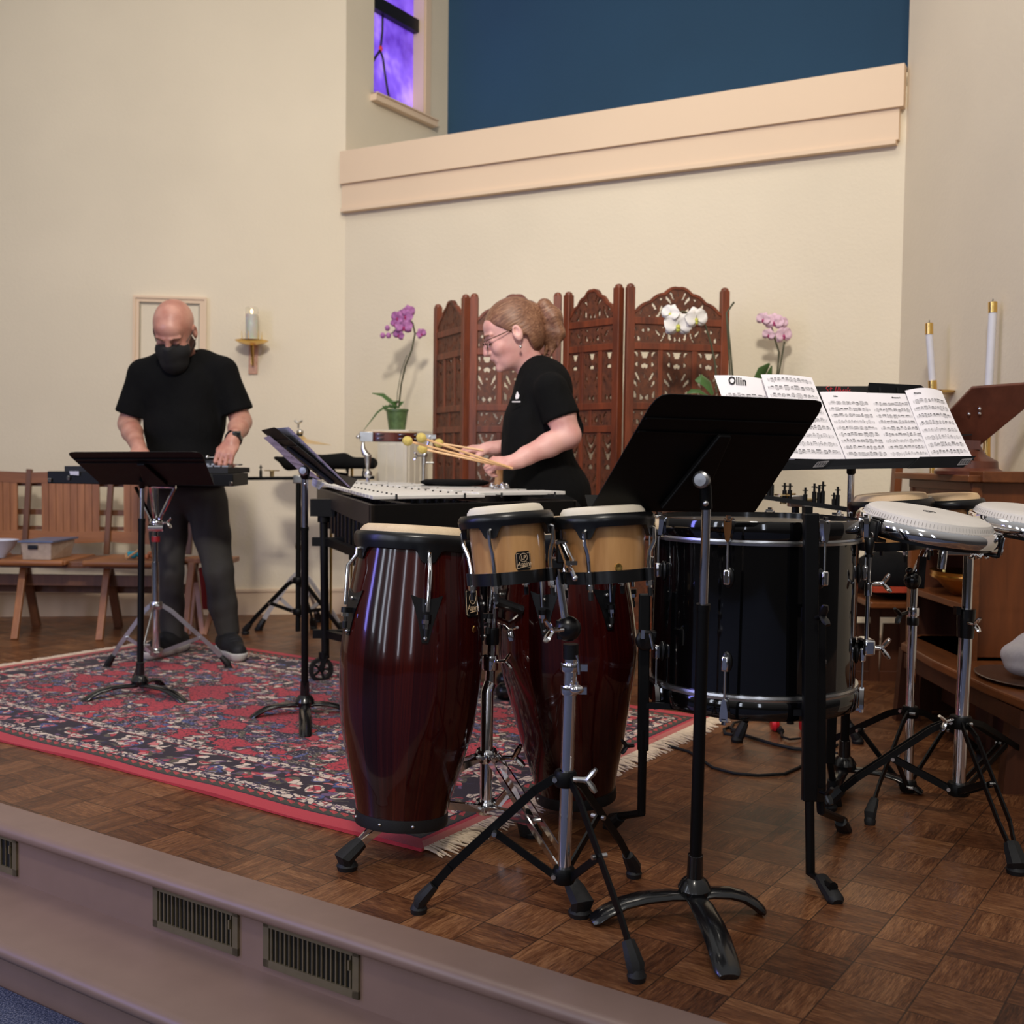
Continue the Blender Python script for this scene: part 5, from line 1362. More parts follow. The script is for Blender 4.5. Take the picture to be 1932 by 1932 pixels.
for (sh, el) in ((shL, elL), (shR, elR)):
    hemp = lerp(sh, el, 0.80); dd = (el - sh).normalized()
    # local cut below the sleeve hem only outside the torso
    g = [S3.lo[i] + S3.h * np.arange(S3.n[i]) for i in range(3)]; X, Y_, Z = np.meshgrid(*g, indexing='ij', sparse=True)
    f = (X - hemp.x) * dd.x + (Y_ - hemp.y) * dd.y + (Z - hemp.z) * dd.z
    side = (X < m_(272, 800).x) if sh is shL else (X > m_(420, 800).x)
    S3.d = np.where(side & (f > 0), np.maximum(S3.d, f), S3.d).astype(np.float32)
S3.cut(m_(350, 918), (0, 0, -1))
S3.cap(m_(346, 672, 0.02), m_(346, 640, -0.02), 0.066, 0.07, 0.006, 'sub')
link('t_shirt', S3.mesh(), TEE, man, smooth=180, recalc=False)
# trousers
S4 = SDF((m_(240, 900).x, Ym - 0.25, 0.06), (m_(490, 900).x, Ym + 0.30, 0.96), 0.007)
S4.ell(m_(352, 925, 0.0), (0.172, 0.125, 0.11), None, 0.04)
legL = [m_(318, 950, 0.0), m_(318, 1010, -0.01), m_(318, 1080, -0.03), m_(320, 1140, 0.0), m_(326, 1196, 0.02)]
legR = [m_(390, 950, 0.0), m_(400, 1010, -0.01), m_(412, 1075, -0.04), m_(420, 1140, -0.02), m_(430, 1188, -0.01)]
for Lg in (legL, legR): S4.chain(Lg, [0.096, 0.082, 0.066, 0.064, 0.052], 0.02)
link('trousers', S4.mesh(), PANTS, man, smooth=180, recalc=False)
mb = MB()
for Lg in (legL, legR): mb.tube([Lg[-1], Lg[-1] - V((0, 0, 0.05))], 0.035, 14)
links('sock', mb, pm('dark_socks', srgb(36, 36, 40), 0.9), man)
SOLE = pm('white_foam_sole', srgb(196, 194, 190), 0.6)
for (ank, toe) in ((V((legL[-1].x, legL[-1].y, 0)), V((fl(285, 1244).x + 0.02, Ym - 0.12, 0))), (V((legR[-1].x, legR[-1].y, 0)), V((fl(462, 1258).x, Ym - 0.24, 0)))):
    d = (toe - ank).normalized(); hl = ank - d * 0.06; to = ank + d * 0.20
    S5 = SDF((min(hl.x, to.x) - .09, min(hl.y, to.y) - .09, 0.0), (max(hl.x, to.x) + .09, max(hl.y, to.y) + .09, 0.19), 0.005)
    S5.cap(hl + V((0, 0, .065)), ank + d * 0.06 + V((0, 0, .07)), 0.042, 0.046, 0.02); S5.cap(ank + d * 0.05 + V((0, 0, .065)), to - d * 0.03 + V((0, 0, .052)), 0.046, 0.036, 0.03); S5.cap(ank + V((0, 0, .07)), ank + V((0, 0, .13)), 0.045, 0.042, 0.02); S5.cut((0, 0, 0.035), (0, 0, -1))
    so = link('shoe', S5.mesh(), pm('black_knit_shoe', srgb(20, 20, 24), 0.7, 0, 0.3, 90, 0.3, 300) if 'black_knit_shoe' not in bpy.data.materials else bpy.data.materials['black_knit_shoe'], man, smooth=180, recalc=False)
    S6 = SDF((min(hl.x, to.x) - .09, min(hl.y, to.y) - .09, 0.0), (max(hl.x, to.x) + .09, max(hl.y, to.y) + .09, 0.12), 0.005)
    S6.cap(hl + V((0, 0, .045)), ank + d * 0.06 + V((0, 0, .045)), 0.044, 0.046, 0.01); S6.cap(ank + d * 0.05 + V((0, 0, .045)), to - d * 0.03 + V((0, 0, .045)), 0.047, 0.042, 0.01); S6.cut((0, 0, 0.048), (0, 0, 1)); S6.cut((0, 0, 0.010), (0, 0, -1))
    link('sole', S6.mesh(), SOLE, so, smooth=50, recalc=False)
    mb = MB(); s_ = V((-d.y, d.x, 0))
    for q in range(4):
        c = ank + d * (0.055 + q * 0.025) + V((0, 0, 0.117 - q * 0.008)); mb.tube([c - s_ * 0.022, c + V((0, 0, 0.004)), c + s_ * 0.022], 0.0025, 6)
    links('lace', mb, pm('black_laces', srgb(40, 40, 46), 0.8) if 'black_laces' not in bpy.data.materials else bpy.data.materials['black_laces'], so)
# watch
wdir = (wrR - elR).normalized(); wc = lerp(wrR, elR, 0.06)
mb = MB(); mb.lathe([(0.030, -0.012), (0.0385, -0.011), (0.0385, 0.011), (0.030, 0.012)], frame(wc, wc + wdir), 28)
wb = link('watch_strap', mb, BLACKP, man)
mb = MB(); mb.box(wc + V((0.022, -0.030, 0.012)), (0.036, 0.016, 0.044), None, Matrix.Rotation(0.5, 3, 'X')); link('watch_case', mb, BLACKG, wb, bevel=0.004)

# ------------------------------------------------------------------ the woman playing the vibraphone
Yw = 4.33
w_ = lambda px, py, dy=0.0: at(px, py, Yw + dy)
woman = thing('person', 'woman with ponytail and glasses in a black t-shirt holding four mallets, facing left', 'person', V((w_(1035, 925).x, Yw, 0)))
S = SDF((w_(862, 900).x, Yw - 0.34, 0.74), (w_(1125, 900).x, Yw + 0.34, 1.62), 0.0045)
hc = w_(968, 632, 0.0)
LH, hr, hf, hu = head(S, hc, (-0.90, -0.10, -0.34), (-0.36, 0.0, 0.93), 1.10, 1.05, fem=True)
S.chain([w_(985, 655, 0.0), w_(1008, 708, 0.02)], [0.052, 0.060], 0.03)
S.ell(w_(962, 672, 0.0), (0.045, 0.04, 0.035), None, 0.03)
S.ell(w_(1018, 770, 0.02), (0.105, 0.16, 0.15), None, 0.03); S.ell(w_(1020, 860, 0.02), (0.12, 0.16, 0.14), None, 0.03)
sh1 = w_(1040, 735, -0.17); el1 = w_(1072, 822, -0.19); wr1 = w_(968, 872, -0.26)
sh2 = w_(1015, 735, 0.19); el2 = w_(1020, 835, 0.20); wr2 = w_(925, 846, 0.10)
S.chain([sh1, lerp(sh1, el1, .5), el1], [0.058, 0.056, 0.047], 0.02); S.chain([el1, lerp(el1, wr1, .35), lerp(el1, wr1, .75), wr1], [0.047, 0.044, 0.034, 0.026], 0.014)
S.chain([sh2, el2], [0.055, 0.045], 0.02); S.chain([el2, wr2], [0.042, 0.026], 0.014)
hand(S, wr1, (-0.95, -0.12, -0.08), (-0.1, -0.62, 0.76), 0.88, 1.6, 1)
hand(S, wr2, (-0.93, -0.05, -0.05), (-0.05, -0.2, 0.95), 0.92, 0.55, -1)
link('body', S.mesh(), SKW, woman, smooth=180, recalc=False)
# hair
HAIR = None
def m_hair():
    m, nt, b = newmat('light_brown_hair'); x, y, z = sep(nt, objco(nt))
    n = noise(nt, vec(nt, (x * 0.35 + z * 0.25) * 30.0, y * 160.0, (z * 1.0 - x * 0.55) * 150.0), 1.0, 4, 0.6)
    n2 = noise(nt, vec(nt, x, y, z), 12, 2)
    nt.links.new(ramp(nt, n * 0.7 + n2 * 0.3, [(0.30, srgb(70, 42, 28)), (0.5, srgb(122, 82, 60)), (0.72, srgb(170, 130, 100))]), b.inputs['Base Color'])
    b.inputs['Roughness'].default_value = 0.42; bump(nt, b, n, 0.55, 0.004); return m
HAIR = m_hair()
S2 = SDF((w_(892, 600).x, Yw - 0.18, 1.10), (w_(1075, 600).x, Yw + 0.18, 1.66), 0.004)
Bm = [list(hr), list(hf), list(hu)]
kk = 1.10
S2.ell(LH(0, -0.014, 0.036), (0.084 * kk, 0.1035 * kk, 0.094 * kk), Bm, 0.01)
S2.ell(LH(0, -0.045, -0.010), (0.080 * kk, 0.072 * kk, 0.078 * kk), Bm, 0.02)
# hairline: cut away the face
g = [S2.lo[i] + S2.h * np.arange(S2.n[i]) for i in range(3)]; X, Y_, Z = np.meshgrid(*g, indexing='ij', sparse=True)
dx, dy, dz = X - hc.x, Y_ - hc.y, Z - hc.z
lf = (dx * hf.x + dy * hf.y + dz * hf.z) / kk; lu = (dx * hu.x + dy * hu.y + dz * hu.z) / kk
line = np.where(lu > 0.075, 0.10, np.where(lu > 0.0, 0.010 + (lu / 0.075) * 0.075, np.where(lu > -0.02, -0.01 + (lu + 0.02), -0.035 + (lu + 0.02) * 0.2)))
S2.d = np.maximum(S2.d, (lf - line) * 0.7).astype(np.float32)
tie = LH(0, -0.118, 0.050)
S2.ell(lerp(LH(0, -0.1, 0.05), tie, 0.5), (0.035, 0.035, 0.030), None, 0.02)
hr_o = link('hair', S2.mesh(), HAIR, woman, smooth=180, recalc=False)
S2 = SDF((w_(990, 600).x, Yw - 0.12, 1.05), (w_(1085, 600).x, Yw + 0.12, 1.60), 0.004)
S2.chain([tie, w_(1027, 578), w_(1042, 598), w_(1049, 630), w_(1038, 658)], [0.016, 0.026, 0.036, 0.033, 0.008], 0.02)
S2.chain([w_(1030, 594), w_(1034, 625), w_(1024, 650)], [0.022, 0.024, 0.006], 0.02)
S2.chain([w_(1044, 600, -0.02), w_(1057, 628, -0.02), w_(1052, 656, -0.02)], [0.025, 0.014, 0.003], 0.008); S2.chain([w_(1046, 625, 0.0), w_(1046, 650, 0.0), w_(1036, 676, 0.0)], [0.022, 0.014, 0.003], 0.006); S2.chain([w_(1040, 640, 0.01), w_(1026, 672, 0.01)], [0.014, 0.003], 0.006); S2.chain([w_(1040, 620, 0.02), w_(1030, 668, 0.02)], [0.025, 0.006], 0.01)
link('ponytail', S2.mesh(), HAIR, woman, smooth=180, recalc=False)
mb = MB(); mb.lathe([(0.016, -0.010), (0.033, -0.008), (0.035, 0.006), (0.016, 0.010)], frame(tie, tie + V((1, 0, -0.1))), 16); link('hair_tie', mb, RUBBER, woman)
# glasses, lashes, brow, earring
mb = MB()
for sx in (-1, 1):
    ce = (sx * 0.034, 0.108, -0.005); pts = [LH(ce[0] + 0.025 * math.cos(t) * 1.0, ce[1] - abs(math.cos(t)) * 0.005, ce[2] + 0.0155 * math.sin(t)) for t in [2 * math.pi * k / 20 for k in range(21)]]
    mb.tube(pts, 0.0018, 6); mb.tube([LH(sx * 0.058, 0.102, 0.006), LH(sx * 0.079, 0.045, 0.008), LH(sx * 0.082, -0.004, 0.012)], [0.0022, 0.0020, 0.0015], 6)
mb.tube([LH(-0.010, 0.106, 0.0), LH(0, 0.110, 0.004), LH(0.010, 0.106, 0.0)], 0.0013, 6)
gl = link('glasses_frame', mb, pm('brown_glasses_metal', srgb(84, 58, 44), 0.3, 0.6), woman)
m_gl, nt_, b_ = newmat('clear_lens'); b_.inputs['Transmission Weight'].default_value = 1; b_.inputs['Roughness'].default_value = 0.0; b_.inputs['IOR'].default_value = 1.1
nt_.links.new(ramp(nt_, noise(nt_, objco(nt_), 5, 1), [(0, (0.9, 0.9, 0.9, 1)), (1, (0.95, 0.95, 0.95, 1))]), b_.inputs['Base Color'])
mb = MB()
for sx in (-1, 1):
    mb.plate([LH(sx * 0.033 + 0.022 * math.cos(t), 0.103 - abs(math.cos(t)) * 0.004, -0.004 + 0.0138 * math.sin(t)) for t in [2 * math.pi * k / 20 for k in range(20)]], 0.0008, -hf)
links('lens', mb, m_gl, gl, smooth=0)
mb = MB()
for sx in (-1, 1): mb.tube([LH(sx * 0.020, 0.093, -0.006), LH(sx * 0.030, 0.0955, -0.010), LH(sx * 0.043, 0.088, -0.006)], 0.0016, 6)
links('eyelash', mb, pm('brown_lashes', srgb(70, 40, 30), 0.7), woman)
mb = MB()
for sx in (-1, 1): mb.tube([LH(sx * 0.014, 0.104, 0.019), LH(sx * 0.031, 0.100, 0.026), LH(sx * 0.048, 0.086, 0.022)], [0.0018, 0.003, 0.0015], 6)
links('eyebrow', mb, pm('fair_brow_hair', srgb(134, 92, 66), 0.8), woman)
mb = MB(); ep = LH(-0.084 if hr.y > 0 else 0.084, -0.004, -0.036)
ep = LH(0.086 * (1 if (LH(1, 0, 0) - hc).y < 0 else -1), -0.004, -0.040)
mb.tube([ep, ep - V((0, 0, 0.012))], 0.0008, 5); mb.ball(ep - V((0, 0, 0.018)), 0.0062); link('earring', mb, CHROME, woman)
# lips
mb = MB(); 
for z0 in (-0.0585, -0.0665): mb.tube([LH(-0.019, 0.0905, z0), LH(0, 0.0985 if z0 > -0.06 else 0.0935, z0), LH(0.019, 0.0905, z0)], [0.0015, 0.0030, 0.0015], 8)
links('lip', mb, pm('lip_skin', srgb(190, 104, 98), 0.45), woman)
# shirt
S3 = SDF((w_(925, 900).x, Yw - 0.32, 0.66), (w_(1135, 900).x, Yw + 0.34, 1.36), 0.0055)
S3.ell(w_(1022, 748, 0.01), (0.112, 0.175, 0.15), None, 0.03); S3.ell(w_(1000, 800, 0.0), (0.105, 0.155, 0.12), None, 0.04)
S3.ell(w_(1012, 850, 0.0), (0.138, 0.175, 0.14), None, 0.04); S3.ell(w_(1022, 905, 0.0), (0.152, 0.185, 0.14), None, 0.04); S3.ell(w_(1030, 945, 0.0), (0.165, 0.19, 0.12), None, 0.03)
S3.ell(w_(1055, 925, 0.0), (0.12, 0.17, 0.10), None, 0.04)
S3.ell(w_(1042, 735, 0.01), (0.070, 0.15, 0.10), None, 0.04); S3.cap(w_(1012, 700, -0.03), w_(1012, 700, 0.05), 0.058, 0.058, 0.03)
sl = [(sh1, lerp(sh1, el1, 0.62)), (sh2, lerp(sh2, el2, 0.62))]
for sh, h_ in sl: S3.cap(sh, h_ + (h_ - sh) * 0.4, 0.064, 0.074, 0.03)
g = [S3.lo[i] + S3.h * np.arange(S3.n[i]) for i in range(3)]; X, Y_, Z = np.meshgrid(*g, indexing='ij', sparse=True)
for (sh, h_), sy in zip(sl, (-1, 1)):
    dd = (h_ - sh).normalized(); f = (X - h_.x) * dd.x + (Y_ - h_.y) * dd.y + (Z - h_.z) * dd.z
    lim = Yw + sy * 0.165
    side = ((Y_ < lim) if sy < 0 else (Y_ > lim)) & (Z > el1.z - 0.08)
    S3.d = np.where(side & (f > 0), np.maximum(S3.d, np.minimum(f, 0.05)), S3.d).astype(np.float32)
S3.cut(w_(1030, 985), (0, 0, -1))
S3.cap(w_(1002, 690, 0.01), w_(980, 655, -0.0), 0.056, 0.064, 0.006, 'sub')
link('t_shirt', S3.mesh(), TEE, woman, smooth=180, recalc=False)
mb = MB()
pe = lambda px, py: w_(px, py, -0.128 if True else 0)
E = [(972, 748), (976, 738), (980, 746), (978, 752), (973, 753)]
mb.plate([w_(x, y, -0.150) for x, y in E], 0.004, (0, 1, 0)); mb.bar(w_(966, 758, -0.152), w_(982, 758, -0.152), 0.003, 0.004)
link('white_print', mb, WHITEP, woman, smooth=0)
S4 = SDF((w_(940, 900).x, Yw - 0.26, 0.0), (w_(1135, 900).x, Yw + 0.28, 0.9), 0.009)
for sy in (-1, 1): S4.chain([V((w_(1040, 950).x, Yw + sy * 0.09, 0.74)), V((w_(1035, 950).x, Yw + sy * 0.10, 0.45)), V((w_(1045, 950).x, Yw + sy * 0.11, 0.10))], [0.115, 0.085, 0.06], 0.03)
link('trousers', S4.mesh(), PANTSB, woman, smooth=180, recalc=False)
for sy in (-1, 1):
    c = V((w_(1040, 950).x, Yw + sy * 0.11, 0)); S5 = SDF((c.x - .25, c.y - .09, 0), (c.x + .12, c.y + .09, 0.16), 0.006)
    S5.cap(c + V((.03, 0, .05)), c + V((-.17, 0, .04)), 0.048, 0.038, 0.02); S5.cap(c + V((0, 0, .06)), c + V((0, 0, .11)), 0.045, 0.04, 0.02); S5.cut((0, 0, 0.008), (0, 0, -1)); link('shoe', S5.mesh(), BLACKP, woman, smooth=180, recalc=False)

# mallets in her hands
RATT = wood('birch_mallet_shaft', srgb(206, 152, 98), srgb(232, 188, 138), 0.4, 20, 0)
YARN = pm('yellow_yarn', srgb(206, 184, 104), 0.95, 0, 0.18, 60, 0.8, 350)
for (hx, hy, dy, ex, ey, edy, lab) in [
    (769, 832, -0.36, 966, 884, -0.30, 'mallet with its yellow yarn head farthest left of the four'),
    (795, 826, -0.40, 962, 882, -0.315, 'mallet with its yellow yarn head highest of the four, in the near hand'),
    (797, 847, 0.10, 945, 846, 0.06, 'mallet with its yellow yarn head lowest of the four, in the far hand'),
    (828, 836, 0.06, 950, 856, 0.05, 'mallet with its yellow yarn head nearest the hands, half hidden')]:
    a = w_(hx, hy, dy); b2_ = w_(ex, ey, edy)
    if lab.endswith('in the far hand'): a = w_(hx, hy, -0.28); b2_ = w_(968, 884, -0.29)
    if lab.endswith('half hidden'): b2_ = w_(912, 850, 0.06)
    r_ = thing('mallet', lab, 'mallet', a, 'four yellow mallets held by the woman')
    dd = (b2_ - a).normalized()
    mb = MB(); mb.tube([a, b2_], 0.0042, 10); link('shaft', mb, RATT, r_)
    mb = MB(); mb.ball((0, 0, 0), 0.0175, frame(a, b2_), 18, 12, (1, 1, 1.08)); link('yarn_head', mb, YARN, r_)
# ------------------------------------------------------------------ vibraphone
VA = atz(699, 943, 0.80); VB = atz(1088, 936, 0.80)
VC = at(598, 912, 5.15); VD = at(676, 908, 5.45)
ev = (VB - VA); ev.z = 0; VW = ev.length; ev.normalize(); av = ((VC + VD) / 2 - (VA + VB) / 2); av.z = 0; VL = av.length; av.normalize()
vib = thing('vibraphone', 'black framed vibraphone with silver bars in front of the woman', 'vibraphone', V(((VA.x + VB.x) / 2, (VA.y + VB.y) / 2 + .4, 0)))
def VP_(s, t, z):
    """s 0..1 across the near end, t metres towards the far end; the instrument narrows"""
    k = t / VL; a = VA.lerp(VC, k); b = VB.lerp(VD, k); c = a.lerp(b, s)
    return V((c.x, c.y, z))
ZB = 0.80
mb = MB(); mb.plate([VP_(0, 0, ZB - 0.015), VP_(1, 0, ZB - 0.015), VP_(1, 0, ZB - 0.12), VP_(0, 0, ZB - 0.12)], 0.02, av); link('end_panel', mb, BLACKM, vib, bevel=0.003, smooth=0)
mb = MB()
for s in (0, 1):
    mb.plate([VP_(s, 0, ZB - 0.015), VP_(s, VL, ZB - 0.015), VP_(s, VL, ZB - 0.085), VP_(s, 0, ZB - 0.085)], 0.018, ev * (1 if s == 0 else -1)) 
mb.plate([VP_(0, VL, ZB - 0.015), VP_(1, VL, ZB - 0.015), VP_(1, VL, ZB - 0.10), VP_(0, VL, ZB - 0.10)], 0.02, -av)
link('side_rail', mb, pm('dark_bronze_rail', srgb(52, 46, 42), 0.45, 0.3), vib, smooth=0, bevel=0.002)
BAR = pm('silver_bar_aluminium', (0.86, 0.85, 0.83, 1), 0.35, 0.25, 0.03, 30)
nat = 22; pitch = VL / nat
for i in range(nat):
    t0 = 0.006 + i * pitch; mb = MB(); ln = 0.5
    c0 = VP_(0.01, t0, ZB); c1 = VP_(0.01, t0 + pitch * 0.80, ZB); d0 = VP_(0.52, t0 + pitch * 0.80, ZB); d1 = VP_(0.52, t0, ZB)
    mb.plate([c0, c1, d0, d1], 0.012, (0, 0, 1)); link('bar', mb, BAR, vib, smooth=0, bevel=0.002)
    if i % 7 not in (2, 6):
        t1 = t0 + pitch * 0.5; mb = MB()
        mb.plate([VP_(0.51, t1, ZB + 0.004), VP_(0.51, t1 + pitch * 0.80, ZB + 0.004), VP_(0.98, t1 + pitch * 0.80, ZB + 0.004), VP_(0.98, t1, ZB + 0.004)], 0.012, (0, 0, 1)); link('bar', mb, BAR, vib, smooth=0, bevel=0.002)
mb = MB()
for s in (0.11, 0.42, 0.60, 0.88):
    for i in range(nat + 1):
        c = VP_(s, 0.001 + i * pitch, ZB); mb.tube([c, c + V((0, 0, 0.016))], 0.0035, 6)
links('cord_post', mb, RUBBER, vib, 0.0)
mb = MB()
for s in (0.11, 0.42, 0.60, 0.88): mb.tube([VP_(s, 0.004, ZB + 0.007), VP_(s, VL - 0.01, ZB + 0.007)], 0.0015, 6)
link('bar_cord', mb, RUBBER, vib)
mb = MB()
for i in range(nat):
    for (s, off) in ((0.27, 0.0), (0.73, 0.5)):
        c = VP_(s, 0.04 + (i + off * .8) * pitch, 0); l = 0.50 - 0.36 * i / nat
        mb.tube([c + V((0, 0, ZB - 0.03)), c + V((0, 0, ZB - 0.03 - l))], 0.027, 12)
links('resonator_tube', mb, BLACKG2, vib)
mb = MB(); mb.plate([VP_(0.02, 0.03, ZB - 0.09), VP_(0.02, 0.34, ZB - 0.09), VP_(0.02, 0.34, ZB - 0.55), VP_(0.02, 0.03, ZB - 0.62)], 0.012, ev); link('resonator_board', mb, BLACKM, vib, smooth=0)
# far-left leg with caster
lp = V((at(610, 1100, 4.55).x, 4.55, 0))
mb = MB(); mb.tube([lp + V((0.01, 0, 0.10)), lp + V((0.0, 0, ZB - 0.10))], 0.017, 14); mb.box(lp + V((0.0, 0, ZB - 0.08)), (0.10, 0.06, 0.07)); mb.box(lp + V((0.02, 0, 0.58)), (0.13, 0.03, 0.035)); mb.box(lp + V((0.03, 0, 0.20)), (0.14, 0.03, 0.035)); mb.tube([lp + V((0, 0, 0.66)), lp + V((0, 0, 0.70))], 0.025, 12)
mb.bar(lp + V((0.02, 0, 0.58)), VP_(0.1, 0.5, 0.58), 0.03, 0.03); mb.bar(lp + V((0.02, 0, 0.20)), VP_(0.5, 0.3, 0.20), 0.03, 0.03)
lg = link('leg', mb, BLACKM, vib)
def caster(c, par):
    mb = MB(); Mx = Matrix.Translation(c + V((0, 0, 0.052))) @ Matrix.Rotation(math.radians(90), 4, 'X') @ Matrix.Rotation(math.radians(28), 4, 'Y')
    mb.lathe([(0.036, -0.011), (0.050, -0.010), (0.052, 0), (0.050, 0.010), (0.036, 0.011), (0.036, -0.011)], Mx, 32); mb.lathe([(0.0001, -0.012), (0.012, -0.012), (0.012, 0.012), (0.0001, 0.012)], Mx, 14)
    for q in range(5):
        a = 2 * math.pi * q / 5; mb.bar(Mx @ V((0, 0, 0)), Mx @ V((0.04 * math.cos(a), 0.04 * math.sin(a), 0)), 0.009, 0.009)
    w_h = link('caster_wheel', mb, RUBBER, par)
    mb = MB(); mb.bar(c + V((0.0, 0.0, 0.052)), c + V((0.022, 0.0, 0.115)), 0.036, 0.02); mb.tube([c + V((0.012, 0, 0.10)), c + V((0.012, 0, 0.125))], 0.022, 14); link('caster_fork', mb, BLACKM, w_h)
caster(lp + V((-0.008, 0, 0)), lg)
for (s, t) in ((0.06, 0.10), (0.94, 0.10), (0.9, VL - 0.15)):
    q = VP_(s, t, 0); mb = MB(); mb.tube([q + V((0, 0, 0.10)), q + V((0, 0, ZB - 0.05))], 0.017, 12); lg = link('leg', mb, BLACKM, vib); caster(q, lg)

# ------------------------------------------------------------------ bell case in front of the man
Yg = 4.72
gc = thing('glockenspiel', 'black cased bell set on a chrome stand in front of the man', 'glockenspiel', at(290, 905, Yg))
zt = at(280, 888, Yg).z
def G(px, py, Y): return at(px, py, Y)
fr = [G(89, 889, 4.62), G(440, 895, 4.62), G(440, 919, 4.62), G(89, 912, 4.62)]
b0 = at(468, 893, 4.86); 
mb = MB()
x0, x1, x2 = fr[0].x, fr[1].x, b0.x; zt = fr[0].z; zb = fr[3].z; yf = 4.62; yb = 4.94
P8 = [V((x0, yf, zb)), V((x1, yf, zb - .004)), V((at(468, 910, yb).x, yb, zb - .004)), V((x0 + 0.12, yb, zb))]
T8 = [V((p.x, p.y, zt if i in (0, 3) else zt - .002)) for i, p in enumerate(P8)]
vs = P8 + T8; mb.add(vs, [(0, 1, 2, 3), (4, 7, 6, 5), (0, 4, 5, 1), (1, 5, 6, 2), (2, 6, 7, 3), (3, 7, 4, 0)]); link('case', mb, BLACKM, gc, smooth=0, bevel=0.003)
mb = MB(); mb.plate([V((x0 + 0.06, yf + .03, zt)), V((x1 - 0.03, yf + .03, zt)), V((x1 + 0.0, yb - .03, zt)), V((x0 + 0.14, yb - .03, zt))], 0.022, (0, 0, 1)); link('bar_bed', mb, RUBBER, gc, smooth=0)
for i in range(19):
    u = (i + 0.5) / 19; xa = x0 + 0.09 + (x1 - x0 - 0.16) * u; mb = MB(); l = 0.11 - 0.04 * u
    mb.box((xa + 0.03, 4.74, zt + 0.028), (0.026, l, 0.007)); mb.box((xa + 0.045, 4.87, zt + 0.034), (0.022, l * 0.9, 0.007)); link('bar', mb, STEEL, gc, smooth=0)
mb = MB()
for (px, py) in ((94, 905), (129, 901), (435, 912)):
    c = at(px, py, 4.615); mb.lathe([(0.0001, 0.008), (0.006, 0.008), (0.009, 0.003), (0.009, 0), (0.0001, 0)], frame(c + V((0, 0.002, 0)), c - V((0, 1, 0))), 14); mb.box(c + V((0, 0, -0.006)), (0.012, 0.006, 0.008))
links('latch', mb, CHROME, gc)
mb = MB(); mb.plate([at(131, 889, 4.612), at(149, 889, 4.612), at(149, 897, 4.612), at(133, 896, 4.612)], 0.002, (0, -1, 0)); link('name_plate', mb, ALU, gc, smooth=0)
mb = MB(); mb.tube([at(295, 1238, 4.75), at(293, 1060, 4.75)], 0.0155, 16); mb.tube([at(293, 1065, 4.75), at(294, 920, 4.75)], 0.011, 14)
gs = thing('instrument_stand', 'chrome tripod stand carrying the black bell case, in front of the man', 'stand', (at(295, 1240, 4.75).x, 4.75, 0))
link('pole', mb, CHROME, gs)
mb = MB(); mb.tube([at(294, 995, 4.75), at(283, 918, 4.66)], 0.008, 10); mb.tube([at(294, 995, 4.75), at(330, 920, 4.68)], 0.008, 10); mb.tube([at(294, 995, 4.75), at(256, 920, 4.86)], 0.008, 10); mb.tube([at(286, 918, 4.66), at(332, 919, 4.66)], 0.008, 8); link('basket_arm', mb, CHROME, gs)
mb = MB(); mb.ball(at(295, 986, 4.74), 0.03, sc=(1, .9, .7)); mb.tube([at(281, 996, 4.72), at(309, 996, 4.72)], 0.016, 12); link('tilter', mb, CHROME, gs)
wing(gs, at(306, 986, 4.70), (1, -0.2, 0), 1.3)
mb = MB(); mb.tube([at(294, 1012, 4.75), at(294, 1022, 4.75)], 0.018, 14); link('red_ring', mb, pm('red_plastic_ring', srgb(150, 34, 40), 0.4), gs)
tripod(gs, (at(295, 1240, 4.75).x, 4.75, 0), at(294, 1142, 4.75).z, at(295, 1230, 4.75).z, [fl(202, 1262), fl(431, 1264), fl(258, 1292)], 0.018, 0.004, STEEL, 0.02, False, 0.6, flen=0.05)

# small black tray with castanet blocks beside his hand
mb = MB(); mb.box(at(408, 878, 4.92), (0.085, 0.05, 0.05)); tb = tag(link('woodblock_box', mb, BLACKP, bevel=0.004), 'small black box instrument on the bell case under the watch hand', 'percussion')
mb = MB(); mb.tube([at(390, 863, 4.90), at(430, 862, 4.90)], 0.003, 8); mb.ball(at(391, 862, 4.90), 0.008); mb.ball(at(408, 861, 4.90), 0.008); link('knob', mb, STEEL, tb)

